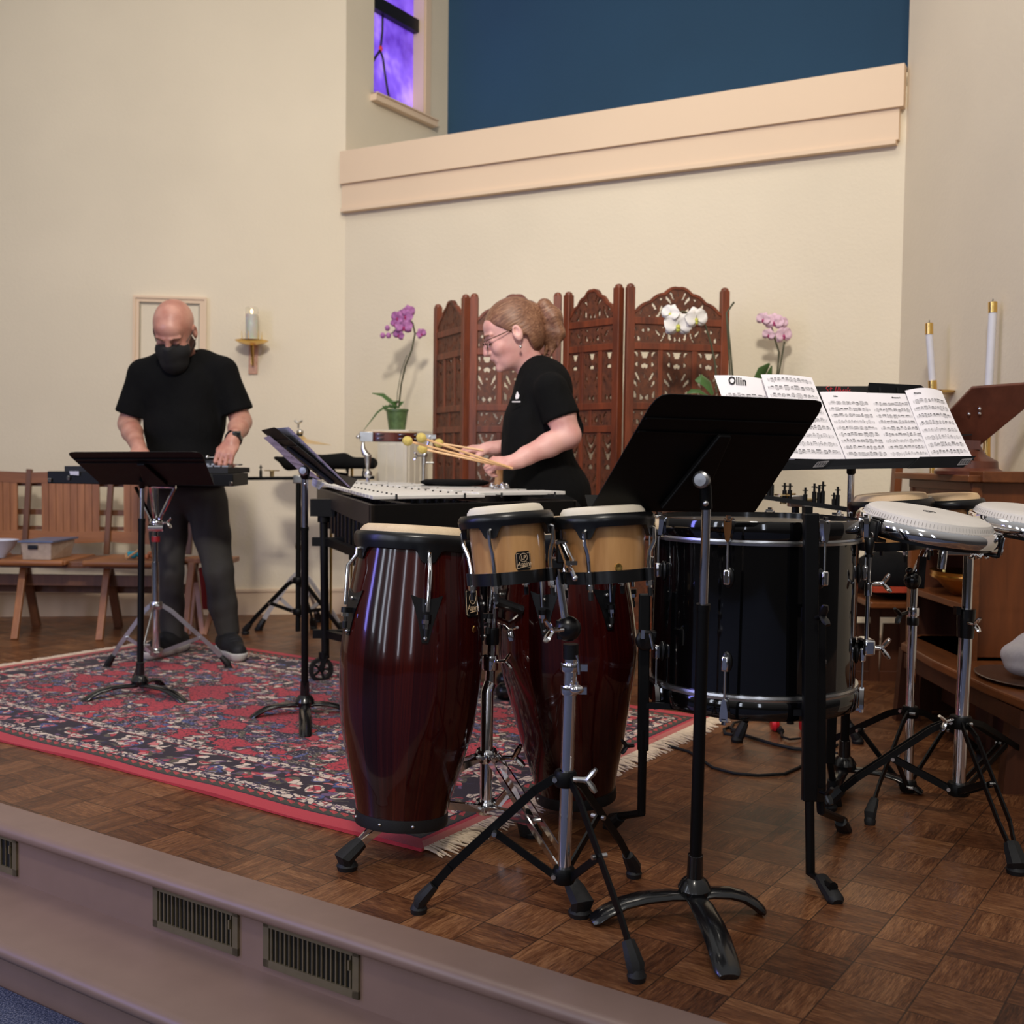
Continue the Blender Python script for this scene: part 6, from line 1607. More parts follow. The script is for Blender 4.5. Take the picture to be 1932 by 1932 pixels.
# ------------------------------------------------------------------ ganged folding seats by the left wall
OAK = wood('honey_oak', srgb(128, 78, 44), srgb(176, 116, 70), 0.4, 10, 2)
OAKX = wood('honey_oak_rails', srgb(122, 74, 42), srgb(168, 110, 66), 0.4, 10, 0)
OAKD = wood('brown_oak', srgb(84, 52, 34), srgb(122, 78, 50), 0.45, 10, 2)
bn = thing('folding_bench', 'row of ganged oak folding seats with slatted backs along the left wall', 'bench', at(120, 1180, 5.6))
Yb_ = 6.0
def bx_(px, Y=Yb_): return at(px, 950, Y).x
pit = at(205, 950, Yb_).x - at(50, 950, Yb_).x
xp0 = at(50, 950, Yb_).x
zz = lambda py, Y: at(100, py, Y).z
for k in range(-2, 3):
    xk = xp0 + k * pit
    mb = MB(); mb.bar(at(46 + 155 * k, 1046, 6.0), at(56 + 155 * k, 885, 6.02), 0.030, 0.022, (0, -1, 0)); link('back_post', mb, OAKD, bn, smooth=0, bevel=0.003)
    mb = MB(); p_ = at(27 + 160 * k, 1185, 5.5); p_.z = 0; mb.bar(p_, at(46 + 158 * k, 1062, 5.66), 0.034, 0.022, (0, -1, 0)); link('leg', mb, OAK, bn, smooth=0, bevel=0.003)
    mb = MB(); p_ = at(69 + 155 * k, 1165, 5.95); p_.z = 0; mb.bar(p_, at(46 + 157 * k, 1056, 5.75), 0.045, 0.022, (0, -1, 0)); link('leg', mb, OAKD, bn, smooth=0, bevel=0.003)
    mb = MB(); mb.box((xk - 0.0, 5.72, 0.375), (0.10, 0.36, 0.03)); link('hinge_bracket', mb, OAKD, bn, smooth=0, bevel=0.006)
    if k == 2: break
    xa = xk + pit * 0.17; xb = xk + pit * 0.83 + 0.02
    mb = MB(); n = 8
    for i in range(n):
        xs = xa + (xb - xa) * (i + 0.5) / n; mb.box((xs, 6.02, (zz(914, 6.02) + zz(1000, 6.02)) / 2), ((xb - xa) / n - 0.003, 0.014, zz(914, 6.02) - zz(1000, 6.02) + 0.02), None, None)
    link('back_slats', mb, OAK, bn, smooth=0)
    mb = MB()
    for (za, zb_, bow) in ((zz(892, 6.03), zz(912, 6.03), 0.006), (zz(1000, 6.0), zz(1021, 6.0), -0.01)):
        pts = []; N = 10
        top_ = [(xk + pit * i / N, za + bow * math.sin(math.pi * i / N)) for i in range(N + 1)]; bot = [(xk + pit * i / N, zb_ + bow * 1.2 * math.sin(math.pi * i / N)) for i in range(N, -1, -1)]
        mb.prism(top_ + bot, 0.02, Matrix.Translation((0, 6.03, 0)) @ Matrix.Rotation(math.radians(90), 4, 'X'))
    links('back_rail', mb, OAKX, bn, smooth=0)
    mb = MB(); mb.box((xk + pit / 2, 6.06, zz(966, 6.06)), (pit, 0.015, 0.03)); mb.box((xk + pit / 2, 6.06, zz(912, 6.06)), (pit, 0.012, 0.03)); mb.box((xk + pit / 2, 6.06, zz(996, 6.06)), (pit, 0.012, 0.02)); links('rear_rail', mb, OAKD, bn, smooth=0)
    mb = MB(); mb.box((xk + pit / 2 + 0.01, 5.70, 0.385), (pit * 0.80, 0.40, 0.022)); mb.tube([V((xk + pit * 0.12, 5.50, 0.385)), V((xk + pit * 0.90, 5.50, 0.385))], 0.016, 10); link('seat', mb, OAKX, bn, smooth=40, bevel=0.006)
    mb = MB(); mb.box((xk + pit / 2, 5.56, 0.366), (pit, 0.03, 0.02)); mb.box((xk + pit / 2, 5.68, zz(1094, 5.68)), (pit, 0.02, 0.055)); mb.box((xk + pit / 2, 5.9, zz(1108, 5.9)), (pit, 0.02, 0.05)); links('stretcher', mb, OAKD, bn, smooth=0)
# things lying on the seats
zs = 0.398
mb = MB(); c = V((at(-2, 1040, 5.62).x, 5.62, zs)); mb.lathe([(0.0001, 0.0), (0.032, 0.0), (0.036, 0.01), (0.075, 0.055), (0.093, 0.088), (0.095, 0.09), (0.088, 0.088), (0.07, 0.055), (0.0001, 0.012)], Matrix.Translation(c), 40); tag(link('bowl', mb, pm('pale_blue_ribbed_plastic', srgb(196, 198, 214), 0.35)), 'pale blue bowl on the folding seats at the left picture edge', 'bowl')
bxp = thing('storage_box', 'clear plastic box with blue lid on the folding seats', 'box', (at(75, 1040, 5.62).x, 5.62, zs))
mb = MB(); x0_, x1_ = at(41, 1040, 5.54).x, at(98, 1040, 5.54).x
mb.add([(x0_ + .006, 5.54, zs), (x1_ - .006, 5.54, zs), (x1_ + 0.01, 5.75, zs), (x0_ + .02, 5.75, zs), (x0_, 5.53, zs + .085), (x1_, 5.53, zs + .085), (x1_ + .03, 5.76, zs + .085), (x0_ + .01, 5.76, zs + .085)], [(0, 3, 2, 1), (0, 1, 5, 4), (1, 2, 6, 5), (2, 3, 7, 6), (3, 0, 4, 7)]); link('tub', mb, pm('cloudy_plastic', srgb(178, 160, 144), 0.25, 0, 0.15, 30), bxp, smooth=0)
mb = MB(); mb.plate([V((x0_ - .012, 5.52, zs + .086)), V((x1_ + .012, 5.52, zs + .086)), V((x1_ + .04, 5.78, zs + .09)), V((x0_ + .01, 5.78, zs + .086))], 0.008, (0, 0, 1)); link('lid', mb, pm('slate_blue_lid', srgb(96, 108, 138), 0.35), bxp, smooth=0)
mb = MB(); mb.box(((x0_ + x1_) / 2 - .015, 5.528, zs + .062), (0.05, 0.01, 0.022)); link('handle_hole', mb, BLACKP, bxp, smooth=0, bevel=0.004)
mb = MB()
for (px, r_) in ((242, .02), (252, .024), (262, .02), (248, .017)): mb.ball((at(px, 1030, 5.66).x, 5.66 + (px % 3) * .01, zs + .018), r_ * .8)
tag(link('maraca_cluster', mb, pm('turquoise_cloth', srgb(44, 150, 168), 0.6, 0, .2, 60)), 'turquoise ball cluster on the folding seats behind the stand', 'percussion')
mb = MB(); mb.tube([V((at(238, 1042, 5.55).x, 5.55, zs + .008)), V((at(262, 1030, 5.6).x, 5.62, zs + .05))], 0.006, 8); mb.tube([V((at(238, 1042, 5.55).x, 5.55, zs + .012)), V((at(241, 1030, 5.6).x, 5.58, zs + .03))], 0.006, 8)
tag(link('wooden_sticks', mb, RATT), 'pale wooden stick pair on the folding seats beside the turquoise balls', 'drumsticks')
mb = MB()
for i in range(7): mb.ball((at(280 + i * 2.6, 1035, 5.62).x, 5.6 + .02 * (i % 2), zs + 0.014 + 0.008 * (i % 3)), 0.013)
tag(link('beaded_shaker', mb, pm('orange_beads', srgb(196, 120, 74), 0.5, 0, .4, 90)), 'orange and white beaded shaker on the seats beside the chrome pole', 'percussion')
# folded wooden stool with red cushion behind his legs
st = thing('folding_stool', 'light wooden stool with a dark red cushion behind the man, right of the bench', 'stool', (at(400, 1170, 5.75).x, 5.75, 0))
for (a, b_c) in (((357, 1180), (371, 1060)), ((383, 1180), (366, 1058)), ((386, 1172), (432, 1055)), ((430, 1172), (427, 1060))):
    mb = MB(); mb.bar(V((at(a[0], a[1], 5.72).x, 5.72, 0)), at(b_c[0], b_c[1], 5.85), 0.024, 0.02, (0, -1, 0)); link('leg', mb, OAK, st, smooth=0)
mb = MB(); mb.box(at(400, 1056, 5.8), (0.25, 0.16, 0.025)); link('top', mb, OAK, st, smooth=0, bevel=0.003)
mb = MB(); mb.plate([at(374, 1072, 5.74), at(391, 1066, 5.74), at(396, 1150, 5.70), at(382, 1150, 5.70)], 0.03, (0, 1, 0)); link('red_cushion', mb, pm('dark_red_cloth', srgb(122, 20, 22), 0.8), st, smooth=0, bevel=0.004)

# ------------------------------------------------------------------ framed panel and sconce on the left wall
fp = thing('framed_panel', 'cream framed wall panel behind the bald man', 'wall panel', onp(321, 790, A0, na))
def WQ(px, py, d=0.0): return onp(px, py, A0 - na * d, na)
def rim(mb, q, w, d0, d1):
    tl, tr, br, bl = q
    iw = w
    I = [(tl[0] + iw, tl[1] + iw), (tr[0] - iw, tr[1] + iw), (br[0] - iw, br[1] - iw), (bl[0] + iw, bl[1] - iw)]
    for i in range(4):
        j = (i + 1) % 4; mb.plate([WQ(*q[i], d0), WQ(*q[j], d0), WQ(*I[j], d0), WQ(*I[i], d0)], d1 - d0, -na)
q = [(252, 558), (390, 562), (388, 790), (250, 788)]
mb = MB(); rim(mb, q, 12, 0, 0.022); rim(mb, q, 4, 0.022, 0.030); link('frame', mb, TRIM, fp, smooth=0)
mb = MB(); I = [(264, 571), (377, 574), (376, 778), (262, 776)]; mb.plate([WQ(*p, 0.002) for p in I], 0.004, -na); link('panel', mb, WALL, fp, smooth=0)
mb = MB(); rim(mb, I, 2.2, 0.006, 0.012); link('inner_bead', mb, pm('grey_bead', srgb(166, 156, 136), 0.5), fp, smooth=0)
sc = thing('wall_sconce', 'brass candle sconce with spikes on the left wall', 'sconce', WQ(478, 707, 0.02))
mb = MB(); mb.plate([WQ(470, 640, 0), WQ(487, 640, 0), WQ(486, 706, 0), WQ(469, 706, 0)], 0.012, -na); link('back_plate', mb, pm('rose_tan_ceramic', srgb(186, 140, 118), 0.5, 0, 0.2, 60), sc, smooth=0, bevel=0.002)
cb = WQ(475, 645, 0.10)
mb = MB(); mb.lathe([(0.0001, -0.022), (0.02, -0.021), (0.07, -0.008), (0.094, 0.006), (0.095, 0.008), (0.09, 0.007), (0.0001, -0.01)], Matrix.Translation(cb), 36); link('dish', mb, BRASS, sc)
mb = MB()
for k in range(6):
    a = k * math.pi / 3 + 0.4; mb.tube([cb + V((0.055 * math.cos(a), 0.055 * math.sin(a), 0.0)), cb + V((0.057 * math.cos(a), 0.057 * math.sin(a), 0.06))], [0.004, 0.001], 6)
links('spike', mb, BRASS, sc)
mb = MB(); mb.tube([cb + V((0, 0, -0.02)), WQ(477, 690, 0.03)], [0.010, 0.005], 8); mb.bar(WQ(476, 652, 0.02), WQ(476, 688, 0.02), 0.014, 0.01, -na); link('bracket', mb, BRASS, sc)
cn = thing('votive_candle', 'white candle in a clear glass standing in the wall sconce', 'candle', cb)
mb = MB(); mb.lathe([(0.0001, 0.0), (0.034, 0.0), (0.034, 0.155), (0.0001, 0.155)], Matrix.Translation(cb), 28); 
mW, nt_, b_ = newmat('milky_wax'); b_.inputs['Base Color'].default_value = srgb(214, 220, 212); b_.inputs['Subsurface Weight'].default_value = 0.4; b_.inputs['Roughness'].default_value = 0.5
nt_.links.new(ramp(nt_, noise(nt_, objco(nt_), 8, 2), [(0.2, srgb(228, 232, 224)), (0.8, srgb(238, 240, 232))]), b_.inputs['Base Color'])
WAX = mW; link('wax', mb, WAX, cn)
mb = MB(); mb.lathe([(0.036, 0.0), (0.036, 0.185), (0.031, 0.195), (0.0295, 0.194), (0.0345, 0.183), (0.0345, 0.0)], Matrix.Translation(cb), 28)
GLS, nt_, b_ = newmat('clear_glass'); b_.inputs['Transmission Weight'].default_value = 1; b_.inputs['Roughness'].default_value = 0.02; b_.inputs['IOR'].default_value = 1.25; nt_.links.new(ramp(nt_, noise(nt_, objco(nt_), 5, 1), [(0, (0.95, 0.95, 0.93, 1)), (1, (0.98, 0.98, 0.96, 1))]), b_.inputs['Base Color'])
link('glass', mb, GLS, cn)
mb = MB(); mb.ball(cb + V((0, 0, 0.172)), 0.006, sc=(1, 1, 2.0)); mF, nt_, b_ = newmat('candle_flame'); b_.inputs['Emission Color'].default_value = (1, 0.72, 0.35, 1); b_.inputs['Emission Strength'].default_value = 6; link('flame', mb, mF, cn)

# ------------------------------------------------------------------ carved folding screen
ROSE = wood('carved_rosewood', srgb(62, 27, 13), srgb(128, 60, 30), 0.5, 16, 2)
ROSEP = wood('carved_rosewood_panel', srgb(52, 27, 16), srgb(112, 60, 34), 0.6, 40, 2, st=0.8)
def orn(x, z, f=1.0):
    """carved leaf pattern, >0 is cut through; x,z in metres, symmetric about x=0"""
    x = abs(x)
    return math.cos(60 * f * x + 2.6 * math.sin(26 * f * z)) * math.cos(44 * f * z + 2.6 * math.cos(40 * f * x)) - 0.46
scr = thing('folding_screen', 'carved dark red wooden folding screen behind the woman, pierced leaf patterns', 'folding screen', (0.2, 5.1, 0))
SP = [V((at(820, 900, 5.62).x, 5.62, 0)), V((at(880, 900, 5.22).x, 5.22, 0)), V((at(1060, 900, 5.15).x, 5.15, 0)), V((at(1171, 900, 4.86).x, 4.86, 0)), V((at(1372, 900, 4.96).x, 4.96, 0))]
ZTOP = 1.69
for pi in range(4):
    a, b_c = SP[pi], SP[pi + 1]; d = (b_c - a).normalized(); n_ = V((-d.y, d.x, 0)); g_ = 0.012; a2 = a + d * g_; b2_ = b_c - d * g_; W = (b2_ - a2).length
    panel = None
    def Q(x, z, dd=0.0): return V((a2.x, a2.y, z)) + d * x + n_ * dd
    mb = MB()
    for x in (0.018, W - 0.018):
        mb.bar(Q(x, 0), Q(x, ZTOP - 0.012), 0.036, 0.034, n_); mb.tube([Q(x, ZTOP - 0.014), Q(x, ZTOP - 0.002), Q(x, ZTOP + 0.004)], [0.019, 0.016, 0.006], 10)
    fr_ = link('panel_frame', mb, ROSE, scr, smooth=30, bevel=0.002)
    rails = [1.535, 1.425, 1.165, 1.065, 0.72, 0.60, 0.20, 0.10]
    mb = MB()
    for z in rails: mb.bar(Q(0.03, z), Q(W - 0.03, z), 0.030, 0.026, n_)
    for (z0, z1) in ((1.44, 1.15), (1.05, 0.73), (0.585, 0.215)):
        for q in (1, 2): mb.bar(Q(W * q / 3, z0), Q(W * q / 3, z1), 0.022, 0.022, n_)
    mb.bar(Q(W * .5, 1.15), Q(W * .5, 1.07), 0.018, 0.02, n_)
    links('rail', mb, ROSE, fr_, smooth=0, bevel=0.002)
    # pierced boards
    def pierced(x0, x1, z0, z1, topf=None, solid=False, f=1.0, cx=None):
        c = 0.0045; nx = max(4, int((x1 - x0) / c)); nz = max(4, int((z1 - z0) / c)); cx = (x0 + x1) / 2 if cx is None else cx
        mb = MB(); vid = {}
        def vv(i, j):
            if (i, j) not in vid:
                x = x0 + (x1 - x0) * i / nx; z = z0 + (z1 - z0) * j / nz
                vid[(i, j)] = len(mb.v); mb.v.append(tuple(Q(x, z, 0.0)))
            return vid[(i, j)]
        for i in range(nx):
            for j in range(nz):
                x = x0 + (x1 - x0) * (i + .5) / nx; z = z0 + (z1 - z0) * (j + .5) / nz
                if topf and z > topf(x): continue
                edge = min(x - x0, x1 - x, z - z0) < 0.009 or (topf and topf(x) - z < 0.016) or (not topf and z1 - z < 0.009)
                if not edge and orn(x - cx, z - z0, f) > 0: continue
                mb.f.append((vv(i, j), vv(i + 1, j), vv(i + 1, j + 1), vv(i, j + 1)))
        o = link('pierced_board', mb, ROSEP, fr_, smooth=0, recalc=False); md = o.modifiers.new('thick', 'SOLIDIFY'); md.thickness = 0.012; md.offset = 0
        return o
    def arch(x):
        u = abs(x - W / 2) / (W / 2 - 0.03); return 1.565 + 0.115 * (1 - u ** 1.25) + 0.010 * abs(math.sin(u * math.pi * 3.2))
    pierced(0.03, W - 0.03, 1.545, 1.69, arch, f=1.55)
    mb = MB(); N = 26
    for i in range(N):
        xa = 0.03 + (W - 0.06) * i / N; xb = 0.03 + (W - 0.06) * (i + 1) / N; mb.bar(Q(xa, arch(xa)), Q(xb, arch(xb)), 0.012, 0.020, n_)
    link('crest_moulding', mb, ROSE, fr_)
    pierced(0.03, W - 0.03, 1.44, 1.52, f=1.9); pierced(0.03, W - 0.03, 1.08, 1.15, f=1.9)
    for q in range(3):
        xa = W * q / 3 + (0.03 if q == 0 else 0.011); xb = W * (q + 1) / 3 - (0.03 if q == 2 else 0.011)
        pierced(xa, xb, 1.18, 1.41, f=1.45); pierced(xa, xb, 0.735, 1.05, f=1.45)
        mb = MB(); mb.plate([Q(xa, 0.215), Q(xb, 0.215), Q(xb, 0.585), Q(xa, 0.585)], 0.01, n_); link('lower_board', mb, ROSEP, fr_, smooth=0)

# ------------------------------------------------------------------ pedestal, orchids
GREEN = pm('orchid_leaf_green', srgb(60, 92, 44), 0.4, 0, 0.2, 20); STEMG = pm('orchid_stem_green', srgb(66, 66, 40), 0.5, 0, 0.25, 40)
PINK = pm('magenta_petal', srgb(168, 104, 160), 0.6, 0, 0.25, 60); PALEP = pm('pale_pink_petal', srgb(220, 186, 204), 0.6, 0, 0.1, 60); WHT = pm('white_petal', srgb(232, 228, 224), 0.6, 0, 0.03, 60)
CENM = pm('magenta_lip', srgb(160, 30, 100), 0.5, 0, 0.2, 60); CENY = pm('yellow_green_lip', srgb(190, 190, 80), 0.5, 0, 0.2, 60)
TERR = pm('green_glazed_pot', srgb(78, 100, 62), 0.4, 0, 0.25, 45, 0.2, 80)
def flower(root, c, nrm, R, mat, cen, rot=0.0):
    M_ = frame(c, V(c) + V(nrm), (0, 0, 1))
    mb = MB()
    for k, (a, w, l) in enumerate([(90, .50, 1.0), (210, .42, .95), (330, .42, .95), (20, .72, 1.05), (160, .72, 1.05)]):
        a = math.radians(a) + rot; n = 7; vs = []; fs = []
        for i in range(n + 1):
            t = i / n; wd = w * R * math.sin(math.pi * min(1, t * 0.92 + 0.06)) ** 0.7 * (0.9 if t < .9 else .6)
            for s_ in (-1, -0.5, 0, 0.5, 1):
                x = t * l * R; y = s_ * wd; z = 0.10 * R * math.sin(t * 2.4) - 0.12 * R * abs(s_) ** 2 * (1 if k < 3 else -1) + (0.02 * R if k > 2 else 0) - 0.12 * R * t * t
                vs.append((x * math.cos(a) - y * math.sin(a), x * math.sin(a) + y * math.cos(a), z))
        for i in range(n):
            for q in range(4): o_ = i * 5 + q; fs.append((o_, o_ + 1, o_ + 6, o_ + 5))
        mb.add(vs, fs, M_)
    f_ = link('flower', mb, mat, root, smooth=180, recalc=False); md = f_.modifiers.new('thick', 'SOLIDIFY'); md.thickness = 0.0015
    mb = MB(); mb.ball((0, -R * 0.10, R * 0.10), R * 0.16, M_, 10, 8, (1, 1.2, 1)); mb.ball((0, -R * 0.32, R * 0.12), R * 0.13, M_, 10, 8, (1.2, 1, .7)); link('lip', mb, cen, f_)
def bud(root, c, r, mat):
    mb = MB(); mb.ball(c, r, sc=(1, 1, 1.15)); link('bud', mb, mat, root)
def leaf(root, pts, w, mat=GREEN):
    mb = MB(); n = len(pts); ws = [w * math.sin(math.pi * (0.08 + 0.88 * i / (n - 1))) ** 0.8 for i in range(n)]
    mb.tube(pts, ws, 10, 0.18, (0, -0.5, 1)); link('leaf', mb, mat, root)
ped = thing('pedestal', 'cream fluted wooden pedestal under the purple orchid', 'pedestal', (at(752, 900, 5.85).x, 5.85, 0))
Yp = 5.85; xa, xb = at(709, 860, Yp).x, at(757, 860, Yp).x
rotp = Matrix.Rotation(math.radians(-28), 3, 'Z'); pc = V((at(754, 860, Yp).x, Yp + 0.12, 0)); ztp = at(750, 812, Yp + .12).z
CRM = pm('cream_painted_wood', srgb(214, 206, 192), 0.5, 0, 0.03, 20)
def pbox(mb, c, s): mb.box((0, 0, 0), s, Matrix.Translation(pc + V((0, 0, c))) @ rotp.to_4x4())
mb = MB(); pbox(mb, (ztp - 0.03) / 2, (0.185, 0.185, ztp - 0.03)); link('shaft', mb, CRM, ped, smooth=0)
mb = MB(); pbox(mb, ztp - 0.012, (0.24, 0.24, 0.024)); pbox(mb, ztp - 0.034, (0.215, 0.215, 0.022)); pbox(mb, 0.02, (0.24, 0.24, 0.04)); link('moulding', mb, CRM, ped, smooth=0, bevel=0.004)
mb = MB()
for side in range(4):
    R4 = Matrix.Translation(pc) @ rotp.to_4x4() @ Matrix.Rotation(side * math.pi / 2, 4, 'Z')
    for q in (-1, 0, 1):
        mb.box((q * 0.055, -0.094, (ztp - .05) / 2 + .02), (0.040, 0.006, ztp - 0.14), R4)
link('fluting', mb, CRM, ped, smooth=0, bevel=0.002)
orc = thing('potted_orchid', 'purple orchid in a green pot on the cream pedestal', 'orchid', V((pc.x, pc.y, ztp)))
Yo = pc.y; o_ = lambda px, py, dy=0: at(px, py, Yo + dy)
pz = o_(749, 811).z
mb = MB(); pb = o_(749, 811); H_ = o_(749, 771).z - pb.z; zt0 = ztp
mb.lathe([(0.0001, 0), (0.044, 0), (0.058, H_ * .9), (0.062, H_ * .9), (0.062, H_), (0.055, H_), (0.05, H_ * .85), (0.0001, H_ * .8)], Matrix.Translation((pb.x, pb.y, ztp)), 32); link('pot', mb, TERR, orc)
# the pedestal top meets the pot: shift all orchid points by the small difference
dz_ = V((0, 0, ztp - pb.z)) * 0
for pts, w in (([(750, 768), (738, 758), (722, 745), (702, 742)], .022), ([(748, 770), (735, 765), (726, 772), (722, 765)], .018), ([(742, 770), (728, 766), (712, 778), (686, 812)], .012), ([(750, 770), (757, 760), (762, 758)], .015), ([(746, 772), (742, 760), (752, 757)], .02)): leaf(orc, [o_(x, y) for x, y in pts], w)
mb = MB(); mb.tube([o_(*p) for p in [(752, 770), (757, 725), (765, 690), (777, 660), (783, 630), (779, 610), (770, 600), (755, 603)]], 0.0045, 8); mb.tube([o_(*p) for p in [(748, 770), (750, 740), (757, 700), (768, 670)]], 0.002, 6); mb.tube([o_(*p) for p in [(755, 603), (748, 620), (738, 630), (725, 634)]], 0.0025, 6); mb.tube([o_(783, 628), o_(795, 630)], 0.0022, 6); link('stem', mb, STEMG, orc)
for (x, y, R, nx) in ((765, 597, .052, -.3), (750, 600, .046, -.5), (762, 617, .056, 0), (752, 632, .040, -.4), (795, 630, .035, .5), (771, 588, .042, .2), (745, 612, .034, -.6)): flower(orc, o_(x, y, -.02 + (x % 3) * .01), (nx, -1, -.25 + (y % 4) * .12), R * .84, PINK, CENM, nx)
for (x, y) in ((731, 619), (722, 633), (733, 633)): bud(orc, o_(x, y), 0.014, PINK)
def rorchid(label, pot, Y, stems, flowers, leaves, pet, cen, buds=(), potmat=None, zb=0.86):
    r = thing('potted_orchid', label, 'orchid', V((at(*pot, Y).x, Y, zb)))
    q = lambda p, dy=0: at(p[0], p[1], Y + dy)
    base_ = V((at(*pot, Y).x, Y, zb)); zt_ = at(*pot, Y).z
    mb = MB(); hh = max(0.05, zt_ - zb - 0.02); mb.lathe([(0.0001, 0), (0.042, 0), (0.056, hh), (0.05, hh), (0.0001, hh * .85)], Matrix.Translation(base_), 28); link('pot', mb, potmat or TERR, r)
    for s_, rad in stems: mb = MB(); mb.tube([q(p) for p in s_], rad, 8); link('stem', mb, STEMG, r)
    for (x, y, R, nx, ny) in flowers: flower(r, q((x, y), -.02), (nx, -1, ny), R, pet, cen, nx * .6)
    for (x, y) in buds: bud(r, q((x, y)), .012, pet)
    for l, w in leaves: leaf(r, [q(p) for p in l], w)
    return r
DKG = pm('dark_orchid_leaf', srgb(38, 66, 34), 0.35, 0, 0.2, 20)
rorchid('white orchid in front of the right end of the carved screen', (1358, 740), 4.55, [([(1352, 740), (1350, 690), (1342, 650), (1330, 612), (1312, 596), (1290, 588), (1275, 590)], .004), ([(1383, 720), (1378, 660), (1371, 590), (1385, 570)], .004), ([(1378, 715), (1374, 650), (1370, 590)], .003)],
    [(1279, 614, .058, .05, -.1), (1313, 602, .050, .35, 0), (1265, 592, .040, -.6, .1)], [([(1345, 745), (1335, 725), (1322, 715), (1312, 718)], .03), ([(1340, 750), (1320, 738), (1306, 738), (1296, 742)], .02)], WHT, CENY, zb=1.06)
rorchid('pale pink orchid to the right of the white one, behind the music sheets', (1462, 745), 5.15, [([(1462, 735), (1468, 690), (1470, 665), (1462, 640), (1455, 615), (1445, 600)], .004), ([(1464, 735), (1474, 680), (1480, 645)], .004)],
    [(1440, 603, .034, -.6, 0), (1461, 608, .044, -.1, .1), (1450, 632, .030, -.5, -.2), (1478, 633, .044, .4, 0), (1474, 610, .034, .3, 0)], [([(1435, 740), (1428, 720), (1438, 700), (1452, 686)], .032), ([(1455, 745), (1448, 725), (1452, 705), (1456, 690)], .02)], PALEP, CENM, zb=1.08)
# small plant stand and wall shelf that carry the two right orchids
tbl = thing('plant_stand', 'small dark plant stand under the white orchid, behind the near music stand', 'plant stand', (at(1358, 900, 4.55).x, 4.55, 0))
tx = at(1358, 900, 4.55).x
mb = MB(); mb.box((tx, 4.55, 1.05), (0.13, 0.13, 0.02)); link('top', mb, OAKD, tbl, smooth=0, bevel=0.003)
for sx in (-1, 1):
    for sy in (-1, 1): mb = MB(); mb.bar((tx + sx * .045, 4.55 + sy * .045, 0), (tx + sx * .045, 4.55 + sy * .045, 1.04), 0.022, 0.022, (0, -1, 0)); link('leg', mb, OAKD, tbl, smooth=0)
sh_ = thing('wall_shelf', 'cream shelf on the back wall under the pale pink orchid', 'shelf', at(1462, 858, 5.15))
pw = at(1462, 858, 5.15); zS = 1.08
mb = MB(); mb.plate([V((pw.x, 5.15, zS)) + db * a_ + nb * b_ for a_, b_ in ((-.09, -.09), (.09, -.09), (.09, .13), (-.09, .13))], 0.018, (0, 0, -1)); link('board', mb, TRIM, sh_, smooth=0, bevel=.003)
mb = MB(); mb.bar(V((pw.x, 5.15, zS - .016)) + nb * .10, V((pw.x, 5.15, zS - .04)) + nb * .13, .03, .03); link('bracket', mb, TRIM, sh_, smooth=0)
# ------------------------------------------------------------------ hardware behind: racks, cymbal, covered table
GOLD = pm('bronze_cymbal', (0.80, 0.60, 0.30, 1), 0.32, 1.0, 0.1, 20)
cy = thing('cymbal_stand', 'silver tripod stand with a small cymbal behind the edge-on music stand', 'cymbal stand', (at(568, 1150, 5.95).x, 5.95, 0))
q = lambda px, py, Y=5.95: at(px, py, Y)
b = q(568, 1165)
mb = MB(); mb.tube([V((b.x, 5.95, 0.10)), q(568, 900)], 0.016, 12); mb.tube([q(568, 900), q(562, 822)], 0.008, 10); link('pole', mb, ALU, cy)
mb = MB(); mb.ball(q(566, 1030), 0.028, sc=(1, 1, 1.2)); mb.ball(q(566, 815), 0.02, sc=(1, 1, .8)); links('joint', mb, STEEL, cy); wing(cy, q(563, 808), (0, 0, 1), 1.3, STEEL, (1, 0, 0))
tripod(cy, (b.x, 5.95, 0), q(566, 1082).z, q(566, 1158).z, [V((at(488, 1180, 5.88).x, 5.88, 0)), V((at(645, 1180, 5.7).x, 5.75, 0)), V((b.x + 0.05, 6.2, 0))], 0.024, 0.008, ALU, 0.024, False, 0.5)
cymb = thing('cymbal', 'small bronze cymbal on the silver stand left of the orchid', 'cymbal', q(568, 829))
mb = MB(); mb.lathe([(0.006, 0.030), (0.018, 0.028), (0.030, 0.018), (0.036, 0.010), (0.10, 0.001), (0.165, -0.010), (0.166, -0.012), (0.10, -0.001), (0.006, 0.020)], frame(q(566, 832), q(566, 832) + V((0.05, 0, 1))), 48); link('disc', mb, GOLD, cymb)
mb = MB(); mb.tube([q(565, 826), q(565, 818)], 0.018, 12); link('felt', mb, RUBBER, cymb)
